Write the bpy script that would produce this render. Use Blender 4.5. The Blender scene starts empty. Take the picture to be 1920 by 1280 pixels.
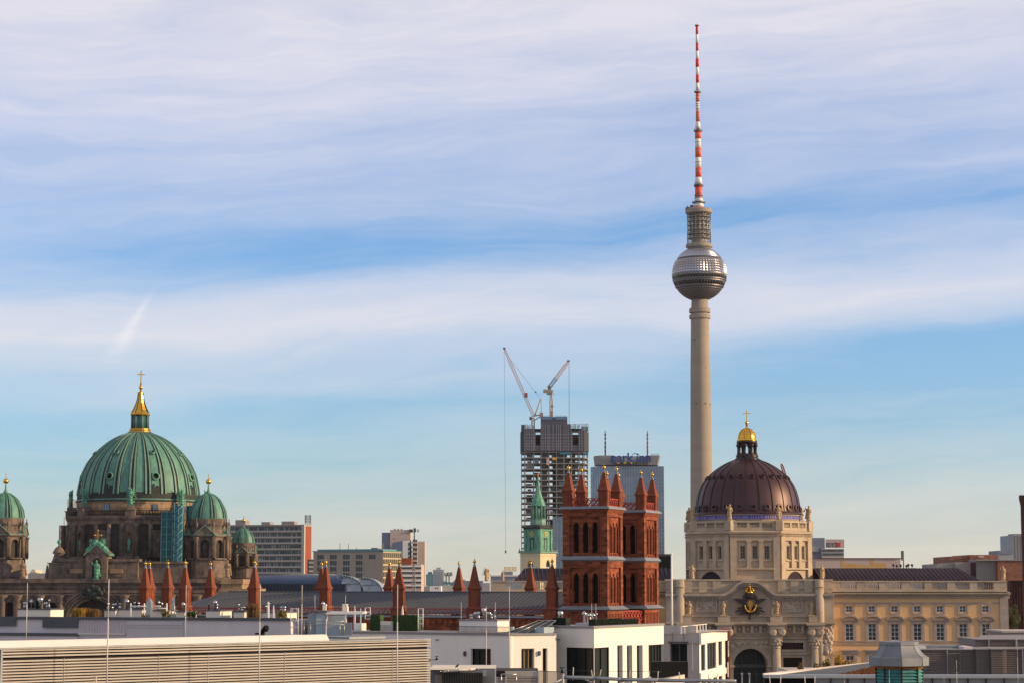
import bpy, math, random
from mathutils import Matrix, Vector
R = math.radians
random.seed(7)
SC = bpy.context.scene
COL = SC.collection

# ------------------------------------------------------------------ camera, sky, sun
FPX = 4014.0            # focal length in pixels of a 1920 wide frame
TH = R(6.5)             # camera pitch
CZ = 29.5               # height of the roof terrace the picture was taken from
cd = bpy.data.cameras.new("camera")
cd.sensor_width = 36.0
cd.lens = FPX / 1920 * 36
cd.clip_start = 1.0
cd.clip_end = 30000
cam = bpy.data.objects.new("camera", cd)
COL.objects.link(cam)
cam.location = (0, 0, CZ)
cam.rotation_euler = (R(90) + TH, 0, 0)
SC.camera = cam

SUN_EL, SUN_AZ = R(17), R(8)      # azimuth measured from the right towards the camera
sd = bpy.data.lights.new("sun", 'SUN')
sd.energy = 5.0
sd.angle = R(0.5)
sd.color = (1.0, 0.71, 0.38)
sun = bpy.data.objects.new("sun", sd)
COL.objects.link(sun)
sv = Vector((math.cos(SUN_AZ) * math.cos(SUN_EL), -math.sin(SUN_AZ) * math.cos(SUN_EL), math.sin(SUN_EL)))
sun.rotation_euler = sv.to_track_quat('Z', 'Y').to_euler()
sun.location = (300, -100, 400)

SC.view_settings.view_transform = 'Standard'
SC.view_settings.look = 'None'
SC.view_settings.exposure = 0.0
SC.view_settings.gamma = 1.0

wd = bpy.data.worlds.new("World")
SC.world = wd
wd.use_nodes = True
wt = wd.node_tree
wt.nodes.clear()
def wn(t): return wt.nodes.new(t)
def wl(a, b): wt.links.new(a, b)
def wmath(op, a, b=None, c=None, clamp=False):
    n = wn('ShaderNodeMath'); n.operation = op; n.use_clamp = clamp
    for i, v in enumerate((a, b, c)):
        if v is None: continue
        if isinstance(v, (int, float)): n.inputs[i].default_value = v
        else: wl(v, n.inputs[i])
    return n.outputs[0]
def wramp(fac, stops, col=False):
    n = wn('ShaderNodeValToRGB'); e = n.color_ramp.elements
    n.color_ramp.interpolation = 'EASE' if not col else 'LINEAR'
    while len(e) < len(stops): e.new(0.5)
    for i, (p, v) in enumerate(stops):
        e[i].position = p
        e[i].color = (*v, 1) if col else (v, v, v, 1)
    wl(fac, n.inputs[0])
    return n.outputs[0]
def wnoise(x, y, z, detail=4, rough=.5):
    c = wn('ShaderNodeCombineXYZ')
    for i, v in enumerate((x, y, z)):
        if isinstance(v, (int, float)): c.inputs[i].default_value = v
        else: wl(v, c.inputs[i])
    n = wn('ShaderNodeTexNoise'); n.inputs['Scale'].default_value = 1
    n.inputs['Detail'].default_value = detail; n.inputs['Roughness'].default_value = rough
    wl(c.outputs[0], n.inputs['Vector'])
    return wmath('SUBTRACT', n.outputs[0], .5)
tc = wn('ShaderNodeTexCoord'); sp = wn('ShaderNodeSeparateXYZ'); wl(tc.outputs['Generated'], sp.inputs[0])
dx, dy, dz = sp.outputs
hyp = wmath('SQRT', wmath('ADD', wmath('MULTIPLY', dx, dx), wmath('MULTIPLY', dy, dy)))
A = wmath('MULTIPLY', wmath('ARCTAN2', dx, dy), 4.0)
E = wmath('MINIMUM', wmath('MULTIPLY', wmath('DIVIDE', dz, wmath('MAXIMUM', hyp, .01)), 4.0), 4.0)
warp = wnoise(wmath('MULTIPLY', A, 1.3), wmath('MULTIPLY', E, 4.5), 3.7, 5, .55)
warp2 = wnoise(wmath('MULTIPLY', A, 4.0), wmath('MULTIPLY', E, 11), 6.1, 5, .6)
Ew = wmath('ADD', wmath('SUBTRACT', E, wmath('MULTIPLY', A, .055)), wmath('MULTIPLY', warp, .13))
Ef = wmath('ADD', wmath('ADD', E, wmath('MULTIPLY', warp, .20)), wmath('MULTIPLY', warp2, .025))
st1 = wnoise(wmath('MULTIPLY', A, 1.3), wmath('SUBTRACT', wmath('MULTIPLY', Ef, 12), wmath('MULTIPLY', A, .9)), 1.3, 7, .62)
st2 = wnoise(wmath('MULTIPLY', A, 3.2), wmath('SUBTRACT', wmath('MULTIPLY', Ef, 42), wmath('MULTIPLY', A, 4.5)), 8.1, 6, .65)
st4 = wnoise(wmath('MULTIPLY', A, 7), wmath('ADD', wmath('MULTIPLY', Ef, 75), wmath('MULTIPLY', A, 7)), 2.1, 5, .6)
st3 = wnoise(wmath('MULTIPLY', A, 1.9), wmath('MULTIPLY', E, 2.6), 5.5, 3, .5)
cover = wramp(wmath('MULTIPLY', Ew, .5), [(0, .82), (.05, .66), (.10, .32), (.14, .14), (.175, .06), (.20, .42), (.245, .90),
                                           (.275, .70), (.30, .38), (.33, .22), (.37, .42), (.42, .62), (.48, .84), (.56, .95), (.66, .80), (1, .72)])
cover = wmath('ADD', cover, wmath('MULTIPLY', st1, .85))
cover = wmath('ADD', cover, wmath('MULTIPLY', st2, .30))
cover = wmath('ADD', cover, wmath('MULTIPLY', st4, .10))
cover = wmath('ADD', cover, wmath('MULTIPLY', st3, .35))
# a clear patch low on the right of the tower, and a clear one left of the ball
def blob(ax, ex, sa, se):
    a = wmath('DIVIDE', wmath('SUBTRACT', A, ax), sa); e = wmath('DIVIDE', wmath('SUBTRACT', wmath('SUBTRACT', E, ex), wmath('MULTIPLY', wmath('SUBTRACT', A, ax), .05)), se)
    return wmath('EXPONENT', wmath('MULTIPLY', wmath('ADD', wmath('MULTIPLY', a, a), wmath('MULTIPLY', e, e)), -1))
cover = wmath('SUBTRACT', cover, wmath('MULTIPLY', blob(.85, .44, .42, .055), .62))
cover = wmath('SUBTRACT', cover, wmath('MULTIPLY', blob(-.35, .61, .45, .04), .30))
# a short slanting contrail on the left
ca = wmath('SUBTRACT', wmath('SUBTRACT', A, -.707), wmath('MULTIPLY', wmath('SUBTRACT', E, .48), .55))
ca = wmath('DIVIDE', ca, wmath('ADD', .006, wmath('MULTIPLY', wmath('MAXIMUM', wmath('SUBTRACT', .52, E), 0), .13)))
ce = wmath('DIVIDE', wmath('SUBTRACT', E, .475), .045)
trail = wmath('EXPONENT', wmath('MULTIPLY', wmath('ADD', wmath('MULTIPLY', ca, ca), wmath('MULTIPLY', ce, ce)), -1))
trail = wmath('MULTIPLY', trail, wmath('ADD', .75, wmath('MULTIPLY', st2, 1.6)), clamp=True)
cover = wmath('ADD', cover, 0, clamp=True)
SKY_STRENGTH = 0.10
sk = wn('ShaderNodeTexSky'); sk.sky_type = 'NISHITA'; sk.sun_disc = False
sk.sun_elevation = SUN_EL; sk.sun_rotation = R(90) + SUN_AZ
sk.altitude = 60; sk.air_density = 1.0; sk.dust_density = 0.6; sk.ozone_density = 2.0
ccol = wramp(wmath('MULTIPLY', E, .5), [(0, (.78, .70, .57)), (.06, (.72, .715, .66)), (.14, (.72, .77, .81)), (.24, (.74, .76, .85)), (.40, (.71, .73, .87)), (.55, (.76, .75, .84)), (.66, (.55, .52, .53)), (1, (.56, .51, .48))], True)
cs = wn('ShaderNodeVectorMath'); cs.operation = 'SCALE'; wl(ccol, cs.inputs[0]); cs.inputs['Scale'].default_value = 1 / SKY_STRENGTH
skg = wn('ShaderNodeMix'); skg.data_type = 'RGBA'; skg.blend_type = 'MULTIPLY'; skg.inputs['Factor'].default_value = 1
wl(sk.outputs[0], skg.inputs['A']); SKY_GAIN = (1.0, 1.34, 1.86); skg.inputs['B'].default_value = (*SKY_GAIN, 1)
mx = wn('ShaderNodeMix'); mx.data_type = 'RGBA'; wl(cover, mx.inputs['Factor']); wl(skg.outputs['Result'], mx.inputs['A']); wl(cs.outputs[0], mx.inputs['B'])
mt = wn('ShaderNodeMix'); mt.data_type = 'RGBA'; wl(trail, mt.inputs['Factor']); wl(mx.outputs['Result'], mt.inputs['A']); mt.inputs['B'].default_value = (.88 / SKY_STRENGTH, .88 / SKY_STRENGTH, .92 / SKY_STRENGTH, 1)
bg = wn('ShaderNodeBackground'); bg.inputs['Strength'].default_value = SKY_STRENGTH; wl(mt.outputs['Result'], bg.inputs['Color'])
wo = wn('ShaderNodeOutputWorld'); wl(bg.outputs[0], wo.inputs['Surface'])

# ------------------------------------------------------------------ pixel to place
CT, ST = math.cos(TH), math.sin(TH)
def ray(px, py):
    u = (px - 960) / FPX; v = (640 - py) / FPX
    return u, CT - v * ST, ST + v * CT
class Seg:
    """a wall line on the ground from p to q (left to right as seen); local x along it, local y away from the camera, z up"""
    def __init__(s, px1, D1, px2=None, D2=None, ang=None, py=1097):
        u, y, z = ray(px1, py); s.P = Vector((u / y * D1, D1))
        if ang is None:
            if px2 is None: s.d = Vector((1, 0)); s.L = 1
            else:
                u, y, z = ray(px2, py); q = Vector((u / y * D2, D2)); s.d = (q - s.P); s.L = s.d.length; s.d.normalize()
        else: s.d = Vector((math.cos(ang), math.sin(ang))); s.L = 1
        s.n = Vector((-s.d.y, s.d.x))
        s.rot = math.atan2(s.d.y, s.d.x)
    def hit(s, px, dy=0, py=1080):
        u, y, z = ray(px, py); k = u / y; o = s.P + s.n * dy
        t = (k * o.y - o.x) / (s.d.x - k * s.d.y)
        Y = o.y + t * s.d.y
        return t, Y, CZ + Y * z / y
    def x(s, px, dy=0, py=1080): return s.hit(px, dy, py)[0]
    def z(s, py, px=None, dy=0):
        if px is None:
            u, y, z = ray(960, py); return CZ + (s.P.y + s.n.y * dy) * z / y
        return s.hit(px, dy, py)[2]
    def w(s, n, dy=0, py=1000):
        return n * (s.P.y + s.n.y * dy) / (FPX * ray(960, py)[1])

# ------------------------------------------------------------------ materials
def srgb(r, g, b):
    f = lambda c: (c / 255 / 12.92) if c <= 10 else ((c / 255 + .055) / 1.055) ** 2.4
    return (f(r), f(g), f(b))
def mat(name, col, rough=.75, metal=0.0, var=.14, scale=.35, stain=0.0, stain_col=None, bump=0.0, bscale=6, spec=.5, sscale=(1.2, 1.2, .16)):
    m = bpy.data.materials.new(name); m.use_nodes = True
    nt = m.node_tree; b = nt.nodes['Principled BSDF']
    b.inputs['Roughness'].default_value = rough; b.inputs['Metallic'].default_value = metal
    b.inputs['Specular IOR Level'].default_value = spec
    t = nt.nodes.new('ShaderNodeTexCoord')
    n = nt.nodes.new('ShaderNodeTexNoise'); n.inputs['Scale'].default_value = scale; n.inputs['Detail'].default_value = 6; n.inputs['Roughness'].default_value = .65
    nt.links.new(t.outputs['Object'], n.inputs['Vector'])
    r = nt.nodes.new('ShaderNodeValToRGB'); e = r.color_ramp.elements
    e[0].position = .3; e[1].position = .7
    e[0].color = (*[c * (1 - var) for c in col], 1); e[1].color = (*[min(1, c * (1 + var)) for c in col], 1)
    nt.links.new(n.outputs[0], r.inputs[0]); out = r.outputs[0]
    if stain:
        mp = nt.nodes.new('ShaderNodeMapping'); mp.inputs['Scale'].default_value = sscale
        nt.links.new(t.outputs['Object'], mp.inputs[0])
        n2 = nt.nodes.new('ShaderNodeTexNoise'); n2.inputs['Scale'].default_value = 1; n2.inputs['Detail'].default_value = 7; n2.inputs['Roughness'].default_value = .7
        nt.links.new(mp.outputs[0], n2.inputs['Vector'])
        r2 = nt.nodes.new('ShaderNodeValToRGB'); r2.color_ramp.elements[0].position = .45; r2.color_ramp.elements[1].position = .68
        r2.color_ramp.elements[0].color = (0, 0, 0, 1); r2.color_ramp.elements[1].color = (stain, stain, stain, 1)
        nt.links.new(n2.outputs[0], r2.inputs[0])
        mxn = nt.nodes.new('ShaderNodeMix'); mxn.data_type = 'RGBA'
        nt.links.new(r2.outputs[0], mxn.inputs['Factor']); nt.links.new(out, mxn.inputs['A'])
        mxn.inputs['B'].default_value = (*(stain_col or [c * .3 for c in col]), 1); out = mxn.outputs['Result']
    nt.links.new(out, b.inputs['Base Color'])
    if bump:
        nb = nt.nodes.new('ShaderNodeTexNoise'); nb.inputs['Scale'].default_value = bscale; nb.inputs['Detail'].default_value = 6
        nt.links.new(t.outputs['Object'], nb.inputs['Vector'])
        bp = nt.nodes.new('ShaderNodeBump'); bp.inputs['Strength'].default_value = bump; bp.inputs['Distance'].default_value = .1
        nt.links.new(nb.outputs[0], bp.inputs['Height']); nt.links.new(bp.outputs[0], b.inputs['Normal'])
    return m
def brickmat(name, col, mortar, rough=.85, sc=1.0, var=.35, bw=.5, rh=.16):
    m = bpy.data.materials.new(name); m.use_nodes = True
    nt = m.node_tree; b = nt.nodes['Principled BSDF']; b.inputs['Roughness'].default_value = rough; b.inputs['Specular IOR Level'].default_value = .2
    t = nt.nodes.new('ShaderNodeTexCoord'); g = nt.nodes.new('ShaderNodeNewGeometry')
    # lay the courses along whichever horizontal axis the wall follows
    sx = nt.nodes.new('ShaderNodeSeparateXYZ'); nt.links.new(t.outputs['Object'], sx.inputs[0])
    ad = nt.nodes.new('ShaderNodeMath'); ad.operation = 'ADD'; nt.links.new(sx.outputs[0], ad.inputs[0]); nt.links.new(sx.outputs[1], ad.inputs[1])
    cb = nt.nodes.new('ShaderNodeCombineXYZ'); nt.links.new(ad.outputs[0], cb.inputs[0]); nt.links.new(sx.outputs[2], cb.inputs[1])
    br = nt.nodes.new('ShaderNodeTexBrick'); br.inputs['Scale'].default_value = sc
    br.inputs['Brick Width'].default_value = bw; br.inputs['Row Height'].default_value = rh; br.inputs['Mortar Size'].default_value = .022
    br.inputs['Color1'].default_value = (*[c * (1 - var) for c in col], 1); br.inputs['Color2'].default_value = (*[c * (1 + var) for c in col], 1); br.inputs['Mortar'].default_value = (*mortar, 1)
    nt.links.new(cb.outputs[0], br.inputs['Vector'])
    n = nt.nodes.new('ShaderNodeTexNoise'); n.inputs['Scale'].default_value = .5; n.inputs['Detail'].default_value = 8; n.inputs['Roughness'].default_value = .7
    nt.links.new(t.outputs['Object'], n.inputs['Vector'])
    rr = nt.nodes.new('ShaderNodeValToRGB'); rr.color_ramp.elements[0].position = .3; rr.color_ramp.elements[1].position = .7
    rr.color_ramp.elements[0].color = (.48, .46, .46, 1); rr.color_ramp.elements[1].color = (1.25, 1.25, 1.25, 1); nt.links.new(n.outputs[0], rr.inputs[0])
    mm = nt.nodes.new('ShaderNodeMix'); mm.data_type = 'RGBA'; mm.blend_type = 'MULTIPLY'; mm.inputs['Factor'].default_value = 1
    nt.links.new(br.outputs[0], mm.inputs['A']); nt.links.new(rr.outputs[0], mm.inputs['B']); nt.links.new(mm.outputs['Result'], b.inputs['Base Color'])
    return m
M = {}
def dm(k, *a, **kw): M[k] = mat(k, *a, **kw)
dm('tower_concrete', (.34, .285, .235), .85, var=.09, scale=.05, stain=.40, sscale=(.03, .03, .16), stain_col=(.25, .21, .175))
dm('ball_steel', (.47, .45, .47), .30, 1.0, var=.08, scale=.2)
dm('ring_and_shade_steel', (.17, .16, .17), .45, .8)
dm('dark_steel', (.10, .095, .10), .5, .4)
dm('tower_floor', (.30, .27, .23), .8)
dm('mast_red', srgb(206, 38, 36), .55, var=.06)
dm('mast_orange', srgb(226, 84, 50), .55, var=.06)
dm('white_paint', (.78, .78, .78), .55, var=.05)
dm('dark_glass', (.012, .014, .018), .08, spec=.6)
dm('window_dark', (.03, .032, .04), .22, var=.5, scale=.4)
dm('blue_glass', (.10, .16, .25), .12, .55, var=.25, scale=.06)
dm('verdigris', (.10, .27, .215), .6, var=.22, scale=.35, stain=.5, stain_col=(.03, .07, .06), sscale=(1.1, 1.1, .05))
dm('verdigris_light', (.15, .29, .23), .6, var=.2, scale=.6)
dm('verdigris_bright', (.10, .33, .23), .6, var=.35, scale=.5, stain=.75, stain_col=(.02, .08, .06))
dm('sooty_copper', (.018, .024, .024), .7, var=.4, scale=.5)
dm('gold', (.88, .50, .07), .26, 1.0, var=.1)
dm('gold_dark', (.50, .26, .05), .35, 1.0, var=.15)
dm('gold_paint', (.62, .40, .07), .5, .3, var=.15)
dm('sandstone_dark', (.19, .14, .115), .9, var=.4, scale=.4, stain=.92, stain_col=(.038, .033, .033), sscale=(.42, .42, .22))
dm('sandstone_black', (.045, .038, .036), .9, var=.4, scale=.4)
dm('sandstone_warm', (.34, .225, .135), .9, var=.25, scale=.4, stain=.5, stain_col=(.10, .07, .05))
dm('palace_stone', (.47, .375, .285), .9, var=.2, scale=.3, stain=.42, stain_col=(.36, .24, .11), sscale=(.35, .35, .3))
dm('palace_trim', (.42, .34, .30), .9, var=.15, scale=.6, stain=.25)
dm('palace_stone_dark', (.40, .32, .26), .9, var=.2, scale=.5)
dm('palace_relief', (.48, .38, .30), .9, var=.35, scale=1.1, bump=.9, bscale=2.2)
dm('palace_yellow', (.76, .47, .235), .9, var=.06, scale=.12, stain=.12, stain_col=(.5, .3, .14), sscale=(.3, .3, .1))
dm('statue_stone', (.50, .36, .21), .85, var=.2, scale=1.5)
dm('brown_copper', (.068, .031, .037), .44, .4, var=.22, scale=.12, stain=.4, stain_col=(.07, .035, .04), sscale=(.5, .5, .1))
dm('dark_copper', (.035, .022, .026), .4, .4)
dm('violet_roof', (.042, .027, .042), .85, 0, .2, .3, spec=.15)
dm('frieze_blue', (.060, .055, .40), .6, var=.12, scale=.8)
M['church_brick'] = brickmat('church_brick', (.275, .073, .032), (.22, .10, .07), var=.5, bw=.95, rh=.3)
M['brick_orange'] = brickmat('brick_orange', (.30, .105, .062), (.3, .2, .16), sc=.7, var=.15)
M['brick_purple'] = brickmat('brick_purple', (.055, .024, .03), (.06, .04, .04), sc=.7)
dm('terracotta', (.235, .056, .023), .85, var=.35, scale=1.6, stain=.55, stain_col=(.09, .022, .012), sscale=(1.6, 1.6, .5))
dm('lattice_red', (.36, .045, .035), .7, var=.15)
dm('zinc', (.25, .265, .30), .5, .3, var=.12, scale=.5)
dm('slate_roof', (.10, .105, .125), .7, 0, .12, .4, spec=.3)
dm('slate_seam', (.075, .08, .098), .6)
dm('white_render', (.86, .81, .75), .9, var=.035, scale=.6, stain=.24, stain_col=(.64, .59, .54), sscale=(1.6, 1.6, .12))
dm('cream_render', (.76, .70, .61), .9, var=.06)
dm('grey_render', (.72, .64, .66), .9, var=.05, scale=.4, stain=.15, stain_col=(.28, .27, .28))
dm('grey_dark', (.10, .105, .12), .8, var=.1)
dm('panel_grey', (.60, .54, .55), .9, var=.06, stain=.2, stain_col=(.42, .38, .38))
dm('mid_grey', (.27, .255, .265), .85, var=.07, stain=.15, stain_col=(.2, .19, .2))
dm('grey_stone', (.52, .46, .43), .9, var=.10, scale=.6, stain=.25, stain_col=(.22, .2, .19))
dm('louvre', (.46, .415, .375), .6, var=.10, scale=.5, stain=.3, stain_col=(.30, .26, .23), sscale=(1.5, 1.5, .3))
dm('louvre_gap', (.02, .014, .011), .9)
dm('louvre_brown', (.185, .15, .14), .6, var=.08)
dm('metal_bright', (.62, .62, .62), .25, 1.0, var=.06)
dm('metal_grey', (.42, .42, .43), .35, .8, var=.1)
dm('black_metal', (.012, .012, .013), .85, spec=.15)
dm('oak_frame', (.22, .13, .05), .6)
dm('rod', (.62, .57, .52), .6)
dm('hedge_light', (.045, .080, .022), .9, var=.4, scale=3)
dm('hedge_dark', (.012, .024, .013), .9, var=.4, scale=3)
dm('leaf_green', (.030, .055, .012), .8, var=.5, scale=.8)
dm('leaf_yellow', (.30, .17, .015), .8, var=.45, scale=1.5)
dm('leaf_olive', (.16, .13, .022), .8, var=.45, scale=1.5)
dm('leaf_brown', (.16, .085, .03), .8, var=.4, scale=1.5)
dm('bark', (.06, .04, .025), .9)
dm('net_teal', (.010, .13, .14), .8, var=.25, scale=.5)
dm('net_blue', (.03, .22, .30), .8, var=.3, scale=.7)
dm('concrete_raw', (.27, .255, .26), .9, var=.2, scale=.3)
dm('concrete_dark', (.125, .118, .125), .9, var=.3, scale=.3)
dm('screen_grey', (.095, .098, .135), .85, var=.18, scale=.35, stain=.4, stain_col=(.08, .07, .075))
dm('screen_side_shade', (.05, .048, .06), .9, var=.2)  # unlit look of the tower screen's sides, put into a darker colour
dm('tablet_black', (.018, .014, .014), .95, spec=.1)
dm('screen_rib', (.40, .38, .42), .7)
dm('crane_pink', (.60, .42, .40), .6, var=.1)
dm('crane_orange', (.45, .20, .07), .6)
dm('crane_teal', (.06, .13, .15), .6)
dm('steel_cable', (.09, .09, .10), .6)
dm('tower_blue_glass', (.19, .25, .33), .16, .5, var=.3, scale=.08)
dm('tower_mullion', (.24, .27, .33), .5, .2)
dm('hotel_grey', (.27, .265, .28), .7, var=.06)
dm('sign_blue', (.010, .045, .24), .5, var=.05)
dm('sign_red', (.55, .03, .03), .5); dm('sign_yellow', (.75, .45, .05), .5); dm('sign_green', (.05, .30, .08), .5)
dm('slab_concrete', (.47, .42, .38), .9, var=.08, scale=.1)
dm('slab_shade', (.30, .27, .26), .9, var=.1, scale=.1)
dm('slab_window', (.05, .07, .085), .2, var=.6, scale=.25)
dm('slab_red', (.30, .065, .032), .85, var=.1)
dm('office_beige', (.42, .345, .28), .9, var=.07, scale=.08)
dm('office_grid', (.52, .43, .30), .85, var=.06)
dm('office_cream', (.66, .55, .36), .85, var=.06)
dm('pink_render', (.52, .42, .38), .9, var=.06, scale=.07)
dm('blue_shade', (.20, .23, .31), .7, var=.1, scale=.1)
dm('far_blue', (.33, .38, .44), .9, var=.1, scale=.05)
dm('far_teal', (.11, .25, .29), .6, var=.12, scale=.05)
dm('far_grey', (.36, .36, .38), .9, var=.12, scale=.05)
dm('vault_blue', (.016, .045, .12), .45, .1, var=.25, scale=.15)
dm('vault_dark', (.012, .022, .045), .6, 0, var=.2, scale=.2)
dm('vault_pale', (.40, .46, .56), .3, .2, var=.12, scale=.15)
dm('vault_teal', (.12, .20, .25), .4, .1, var=.15)
dm('skylight_glass', (.012, .016, .016), .35, spec=.3)
dm('pavilion_glass', (.42, .52, .57), .15, .1, var=.15, scale=.5)
dm('canvas_white', (.72, .66, .66), .9, var=.05); dm('canvas_pink', (.68, .48, .50), .9, var=.05); dm('canvas_cyan', (.35, .60, .66), .9, var=.05)
dm('lead_grey', (.25, .26, .285), .55, .35, var=.2, scale=1.2, stain=.35, stain_col=(.15, .155, .17), sscale=(3, 3, .6))
dm('turret_verdigris', (.060, .26, .25), .6, var=.3, scale=2.5, stain=.45, stain_col=(.02, .09, .09), sscale=(2, 2, 8))
dm('turret_rust', (.22, .09, .03), .8, var=.3, scale=4)
dm('sedum', (.16, .052, .018), .95, var=.5, scale=5, bump=1, bscale=14)
dm('sandstone_pink', (.42, .33, .27), .9, var=.07)
dm('patina_patch', (.58, .36, .14), .9, var=.1)
dm('ground_dirt', (.20, .18, .16), .95, var=.3, scale=.01)
dm('asphalt', (.05, .05, .052), .95, var=.15, scale=.1)
dm('inscription', (.55, .50, .62), .6)
dm('timber_dark', (.10, .045, .03), .9, var=.2)
dm('bird_black', (.02, .02, .022), .8)
dm('curtain', (.42, .42, .40), .9)
dm('lamp_dark', (.06, .06, .06), .5)
dm('flag_white', (.7, .72, .72), .9); dm('flag_green', (.45, .5, .08), .9)
dm('red_steel', (.36, .07, .04), .6, var=.12)

# ------------------------------------------------------------------ mesh builder
class MB:
    def __init__(s): s.v = []; s.f = []; s.m = []; s.s = []; s.T = None
    def add(s, vs, fs, m=0, smooth=False):
        o = len(s.v)
        for v in vs:
            v = Vector(v)
            s.v.append(s.T @ v if s.T is not None else v)
        for f in fs: s.f.append([o + i for i in f]); s.m.append(m); s.s.append(smooth)
        return s
    def box(s, x0, x1, y0, y1, z0, z1, m=0):
        return s.add([(x0, y0, z0), (x1, y0, z0), (x1, y1, z0), (x0, y1, z0), (x0, y0, z1), (x1, y0, z1), (x1, y1, z1), (x0, y1, z1)],
              [(0, 3, 2, 1), (4, 5, 6, 7), (0, 1, 5, 4), (1, 2, 6, 5), (2, 3, 7, 6), (3, 0, 4, 7)], m)
    def cbox(s, cx, cy, z0, wx, wy, h, m=0): return s.box(cx - wx / 2, cx + wx / 2, cy - wy / 2, cy + wy / 2, z0, z0 + h, m)
    def lathe(s, cx, cy, prof, n=24, m=0, smooth=True, rot=0.0, cap=True, sx=1, sy=1, ms=None):
        vs = []; fs = []; k = len(prof)
        for r, z in prof:
            for i in range(n):
                a = rot + 2 * math.pi * i / n
                vs.append((cx + r * math.sin(a) * sx, cy - r * math.cos(a) * sy, z))
        if ms is None:
            for j in range(k - 1):
                for i in range(n): fs.append((j * n + i, j * n + (i + 1) % n, (j + 1) * n + (i + 1) % n, (j + 1) * n + i))
            s.add(vs, fs, m, smooth)
            o = len(s.v) - k * n
        else:
            s.add(vs, [], m, smooth); o = len(s.v) - k * n
            for j in range(k - 1):
                for i in range(n):
                    s.f.append([o + j * n + i, o + j * n + (i + 1) % n, o + (j + 1) * n + (i + 1) % n, o + (j + 1) * n + i]); s.m.append(ms[j]); s.s.append(smooth)
        if cap:
            if prof[0][0] > .001: s.f.append([o + i for i in range(n)][::-1]); s.m.append(ms[0] if ms else m); s.s.append(False)
            if prof[-1][0] > .001: s.f.append([o + (k - 1) * n + i for i in range(n)]); s.m.append(ms[-1] if ms else m); s.s.append(False)
        return s
    def oct(s, cx, cy, prof, m=0, n=8, rot=None):       # prof radius = apothem
        q = 1 / math.cos(math.pi / n)
        return s.lathe(cx, cy, [(r * q, z) for r, z in prof], n, m, False, math.pi / n if rot is None else rot)
    def tube(s, p, q, r, n=6, m=0, r2=None, smooth=True):
        p = Vector(p); q = Vector(q); d = q - p
        if d.length < 1e-6: return s
        d.normalize(); a = d.orthogonal().normalized(); b = d.cross(a); r2 = r if r2 is None else r2
        vs = []
        for c, rr in ((p, r), (q, r2)):
            for i in range(n):
                t = 2 * math.pi * (i + .5) / n
                vs.append(c + (a * math.cos(t) + b * math.sin(t)) * rr)
        fs = [(i, (i + 1) % n, n + (i + 1) % n, n + i) for i in range(n)] + [tuple(range(n))[::-1], tuple(range(n, 2 * n))]
        return s.add(vs, fs, m, smooth)
    def ball(s, c, r, n=12, m=0, sx=1, sy=1, sz=1):
        pr = [(r * math.sin(math.pi * i / (n // 2 + 2)), c[2] - r * sz * math.cos(math.pi * i / (n // 2 + 2))) for i in range(n // 2 + 3)]
        pr[0] = (0.0005, pr[0][1]); pr[-1] = (0.0005, pr[-1][1])
        return s.lathe(c[0], c[1], pr, n, m, True, 0, False, sx, sy)
    def prism_y(s, pts, y0, y1, m=0):                     # outline in x,z, pushed from y0 to y1
        n = len(pts)
        return s.add([(x, y0, z) for x, z in pts] + [(x, y1, z) for x, z in pts],
              [tuple(range(n)), tuple(range(n, 2 * n))[::-1]] + [(i, i + n, (i + 1) % n + n, (i + 1) % n) for i in range(n)], m)
    def prism_x(s, pts, x0, x1, m=0):                     # outline in y,z
        n = len(pts)
        return s.add([(x0, y, z) for y, z in pts] + [(x1, y, z) for y, z in pts],
              [tuple(range(n))[::-1], tuple(range(n, 2 * n))] + [(i, (i + 1) % n, (i + 1) % n + n, i + n) for i in range(n)], m)
    def prism_z(s, pts, z0, z1, m=0):                     # outline in x,y
        n = len(pts)
        return s.add([(x, y, z0) for x, y in pts] + [(x, y, z1) for x, y in pts],
              [tuple(range(n))[::-1], tuple(range(n, 2 * n))] + [(i, (i + 1) % n, (i + 1) % n + n, i + n) for i in range(n)], m)
    def pyr(s, cx, cy, z0, z1, w0, w1, m=0, d0=None, d1=None):
        d0 = w0 if d0 is None else d0; d1 = w1 if d1 is None else d1
        vs = []
        for w, d, z in ((w0, d0, z0), (w1, d1, z1)):
            for a, b in ((-1, -1), (1, -1), (1, 1), (-1, 1)): vs.append((cx + a * w / 2, cy + b * d / 2, z))
        return s.add(vs, [(0, 3, 2, 1), (4, 5, 6, 7), (0, 1, 5, 4), (1, 2, 6, 5), (2, 3, 7, 6), (3, 0, 4, 7)], m)
    def sweep(s, pts, w, y0, y1, m=0):                    # a moulding of height w along a polyline in x,z
        for (xa, za), (xb, zb) in zip(pts[:-1], pts[1:]):
            s.add([(xa, y0, za - w), (xb, y0, zb - w), (xb, y1, zb - w), (xa, y1, za - w), (xa, y0, za), (xb, y0, zb), (xb, y1, zb), (xa, y1, za)],
                  [(0, 3, 2, 1), (4, 5, 6, 7), (0, 1, 5, 4), (1, 2, 6, 5), (2, 3, 7, 6), (3, 0, 4, 7)], m)
        return s
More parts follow.
